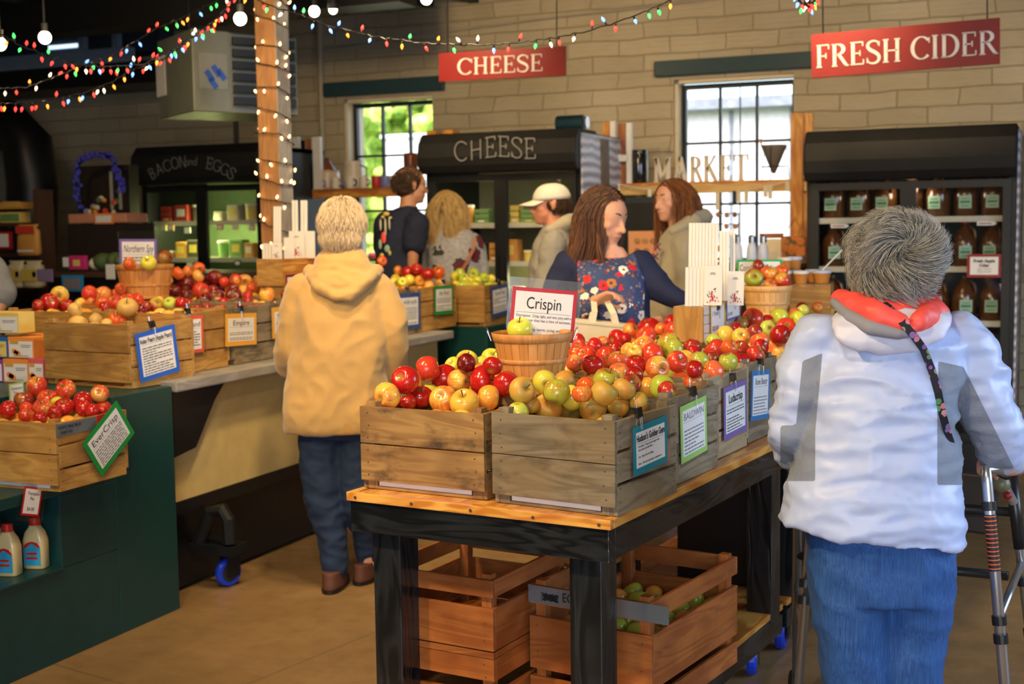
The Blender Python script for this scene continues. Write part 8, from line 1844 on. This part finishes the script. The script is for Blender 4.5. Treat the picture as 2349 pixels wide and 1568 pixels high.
# basket on top of a dark slatted crate stand with blue garland handle
YK = 7.4; cK = PY(232, 505, YK); KB = thing('gift_basket', 'pink gift basket with blue garland handle on a dark stand', 'basket', T(cK)); zk = lambda y: PY(232, y, YK)[2]-cK[2]; xk = lambda x: PY(x, 450, YK)[0]-cK[0]
m = MB(); m.box(xk(180), xk(312), -.12, .12, zk(512), zk(490)); m.build('tray', plain('peach_tray', (.60, .25, .14), .6) and 'peach_tray', KB, bevel=.01)
m = MB(); m.tube([(xk(184), 0, zk(492)), (xk(177), 0, zk(420)), (xk(180), 0, zk(380)), (xk(195), 0, zk(360)), (xk(232), 0, zk(353)), (xk(262), 0, zk(362)), (xk(270), 0, zk(390)), (xk(268), 0, zk(404))], .012, 8); m.build('handle', 'black', KB)
m = MB(); rnd = random.Random(5); pth = [(184, 480), (179, 450), (176, 420), (178, 390), (190, 364), (215, 354), (240, 354), (258, 362), (267, 380), (270, 400), (280, 420), (278, 440)]
for i in range(len(pth)-1):
    for k in range(9): t_ = rnd.random(); x = pth[i][0]+(pth[i+1][0]-pth[i][0])*t_; y = pth[i][1]+(pth[i+1][1]-pth[i][1])*t_; m.ball((xk(x)+rnd.gauss(0, .01), rnd.gauss(0, .015), zk(y)+rnd.gauss(0, .01)), .016, 5)
m.build('garland', 'blue_garland', KB)
for i in range(18):
    m = MB(); x = 212+rnd.random()*65; y = 488-rnd.random()*(38 if x > 238 else 14); m.ball((xk(x), rnd.uniform(-.08, .0), zk(y)), rnd.uniform(.016, .026), 7); m.build('sweet', ['bag_red', 'butter_yellow', 'pack_cream', 'tea_orange', 'lavender', 'leaf_green'][i % 6], KB)
m = MB(); m.box(xk(244), xk(286), -.135, -.125, zk(514), zk(490)); q = m.build('price_label', 'tea_orange', KB); m = MB(); m.box(xk(248), xk(282), -.138, -.1352, zk(510), zk(495)); m.build('sheet', 'paper', q)
ST = thing('slatted_stand', 'dark slatted wooden stand left of the bacon and eggs fridge', 'stand', T(cK[0], YK, 0)); 
m = MB(); m.box(xk(184), xk(320), -.14, .15, 0, cK[2]+zk(513)-.002); m.build('stand_body', plain('dark_wood', (.018, .010, .007), .6) and 'dark_wood', ST)
xl_ = PY(184, 450, YK+.17)[0]-cK[0]; xr_ = PY(297, 450, YK+.17)[0]-cK[0]
m = MB(); m.box(xl_, xr_, .17, .28, 0, cK[2]+zk(376)); m.build('tall_back', 'dark_wood', ST)
for x in (218, 238): m = MB(); m.box(xk(x), xk(x)+.022, .16, .1695, cK[2]+zk(480), cK[2]+zk(390)); m.build('slat', 'pipe_paint', ST)
# =================================================== lit post, string lights, bulbs
dP = 6.95; pL_ = PD(600, 590, dP); PW = .125
PO = thing('lit_post', 'square wooden post wrapped with warm white string lights', 'post', T(pL_[0], pL_[1], 0))
m = MB(); m.box(0, PW, .003, PW, .0, 3.21); m.build('post_body', 'post_brown', PO, bevel=.003)
m = MB(); m.box(PW+.0002, PW+.006, .003, PW, .0, 3.2); m.build('window_lit_side', 'grey_plank', PO)  # right face coloured grey to stand for window light on the brown post
m = MB(); m.box(-.10, PW+.2, -.06, PW+.05, 3.0, 3.2); m.build('bracket', 'joist', PO)
def bulbm(name, col, es):
    return plain(name, col, .3, emit=col, es=es, nz=0)
bulbm('bulb_warm', (1, .55, .22), 9.); MAT['bulb_warm'].cycles.emission_sampling = 'NONE'
for n_, c_ in (('bulb_red', (1, .04, .03)), ('bulb_green', (.05, .8, .12)), ('bulb_orange', (1, .28, .03)), ('bulb_blue', (.15, .35, 1)), ('bulb_clear', (1, .8, .5))): bulbm(n_, c_, 3.5); MAT[n_].cycles.emission_sampling = 'NONE'
def light_string(label, pts, n, cols, r_, seed, every=None, cordm='black', hang=.022, col_seq=None, up_p=.25):
    rnd = random.Random(seed); P_ = [np.array(p, float) for p in pts]; L = [0]
    for i in range(len(P_)-1): L.append(L[-1]+np.linalg.norm(P_[i+1]-P_[i]))
    def at(s):
        for i in range(len(P_)-1):
            if s <= L[i+1]: return P_[i]+(P_[i+1]-P_[i])*((s-L[i])/(L[i+1]-L[i]+1e-9))
        return P_[-1]
    S = thing('string_lights', label, 'string lights', T(P_[0])); o_ = P_[0]
    m = MB(); k = max(30, n*3); m.tube([at(L[-1]*i/k)-o_+np.array((rnd.gauss(0, .002), rnd.gauss(0, .002), rnd.gauss(0, .002))) for i in range(k+1)], .0028, 5); m.build('cord', cordm, S)
    base_ = {}
    for i in range(n):
        p = at(L[-1]*(i+.5+rnd.uniform(-.3, .3))/n)-o_; c_ = cols[rnd.randrange(len(cols))]
        d_ = np.array((rnd.gauss(0, .35), rnd.gauss(0, .35), -1. if rnd.random() > up_p else .8)); d_ /= np.linalg.norm(d_)
        if c_ not in base_:
            m = MB(); m.lathe([(r_*.45, 0), (r_*.95, r_*1.0), (r_, r_*1.6), (r_*.6, r_*2.8), (r_*.1, r_*3.6)], 8); m.lathe([(r_*.5, -r_*2.2), (r_*.55, .0)], 8, mi=1); base_[c_] = m.mesh('light_bulb', [c_, 'black'], True)
        o = bpy.data.objects.new('light_bulb', base_[c_]); COL.objects.link(o); o.parent = S; o.rotation_mode = 'QUATERNION'; o.rotation_quaternion = Vector(d_).to_track_quat('Z', 'Y'); o.location = p+d_*r_*2.2
    return S
# helix on the post
x0, y0 = pL_[0], pL_[1]; pts = []; turns = 15; z0_, z1_ = 1.30, 3.10; g_ = .012
cor = [(-g_, -g_), (PW+g_+.006, -g_), (PW+g_+.006, PW+g_), (-g_, PW+g_)]
for k in range(turns*4+1): c = cor[k % 4]; pts.append((x0+c[0], y0+c[1], z1_-(z1_-z0_)*k/(turns*4)+random.uniform(-.02, .02)))
light_string('warm white string lights wound around the square post', pts, 98, ['bulb_warm'], .0062, 3, up_p=.5)
MC = ['bulb_red', 'bulb_red', 'bulb_green', 'bulb_orange', 'bulb_blue', 'bulb_clear', 'bulb_red']
def pxs(l, d0_, d1_): return [PD(x, y, d0_+(d1_-d0_)*i/(len(l)-1)) for i, (x, y) in enumerate(l)]
light_string('coloured string lights swagging across the middle of the ceiling to the right', pxs([(560, -14), (625, 15), (690, 35), (760, 62), (850, 82), (950, 97), (1050, 103), (1150, 101), (1250, 90), (1340, 74), (1420, 48), (1490, 22), (1560, -10)], 5.2, 4.6), 34, MC, .0062, 11, cordm='black')
light_string('coloured string lights swagging low from the left edge up to the lit post', pxs([(-30, 55), (0, 78), (60, 110), (120, 132), (190, 150), (260, 152), (330, 147), (400, 112), (460, 72), (500, 38), (530, 5), (545, -15)], 5.0, 5.6), 44, MC, .0062, 12, cordm='black')
light_string('second coloured light string drooping lower at the far left', pxs([(-30, 235), (60, 238), (130, 228), (200, 210), (260, 186), (300, 160), (370, 140), (430, 92), (480, 62), (520, 20), (535, -15)], 5.3, 5.8), 40, MC, .0062, 13, cordm='black')
light_string('short coloured light string sagging across the dark beam at the upper left', pxs([(-20, 205), (60, 200), (130, 175), (190, 150), (260, 125), (310, 95), (350, 70), (430, 35), (500, 0), (520, -20)], 5.8, 6.0), 26, MC, .0062, 14, cordm='black')
light_string('tangle of coloured light bulbs dangling at the top right of the picture', pxs([(1828, -20), (1838, 8), (1850, 14), (1845, 2), (1858, 18), (1850, -2), (1862, 8), (1872, -5), (1865, -20)], 4.6, 4.7), 16, MC, .0062, 15, cordm='black')
def bulb(label, x, y, d_, r=.032, spot=False):
    c = PD(x, y, d_); S = thing('ceiling_bulb', label, 'lamp', T(c), 'ceiling bulbs')
    m = MB(); m.ball((0, 0, 0), (r, r, r*1.05), 16); m.build('glass_bulb', 'bulb_white', S, smooth=True)
    m = MB()
    if spot: m.lathe([(r*.9, r*.3), (r*1.25, r*.0), (r*1.35, r*1.2), (r*1.2, r*3.4), (r*.5, r*3.8)], 16)
    else: m.lathe([(r*.5, r*.8), (r*.55, r*2.2), (r*.2, r*2.3)], 12)
    m.build('socket', 'black_metal', S)
    m = MB(); m.tube([(0, 0, r*2.2), (0, 0, 3.2-c[2])], .006, 6); m.build('stem', 'black_metal', S)
plain('bulb_white', (1, .9, .7), .3, emit=(1, .80, .50), es=14., nz=0)
bulb('bright bare ceiling bulb just left of the lit post', 551, 43, 6.4); bulb('bright ceiling bulb right of the lit post', 721, 26, 7.0, .03); bulb('black spot lamp beside the right ceiling bulb', 764, 22, 7.0, .024, True)
bulb('bright ceiling bulb in front of the loft window', 103, 86, 6.6); bulb('bright ceiling bulb cut by the left picture edge', 0, 101, 6.4); bulb('ceiling bulb cut by the top edge near the CHEESE sign', 978, -3, 6.6, .03)
light('POINT', 'bulb_glow', PD(551, 60, 6.3), 14, WARM, .05); light('POINT', 'bulb_glow', PD(103, 105, 6.5), 8, WARM, .05)
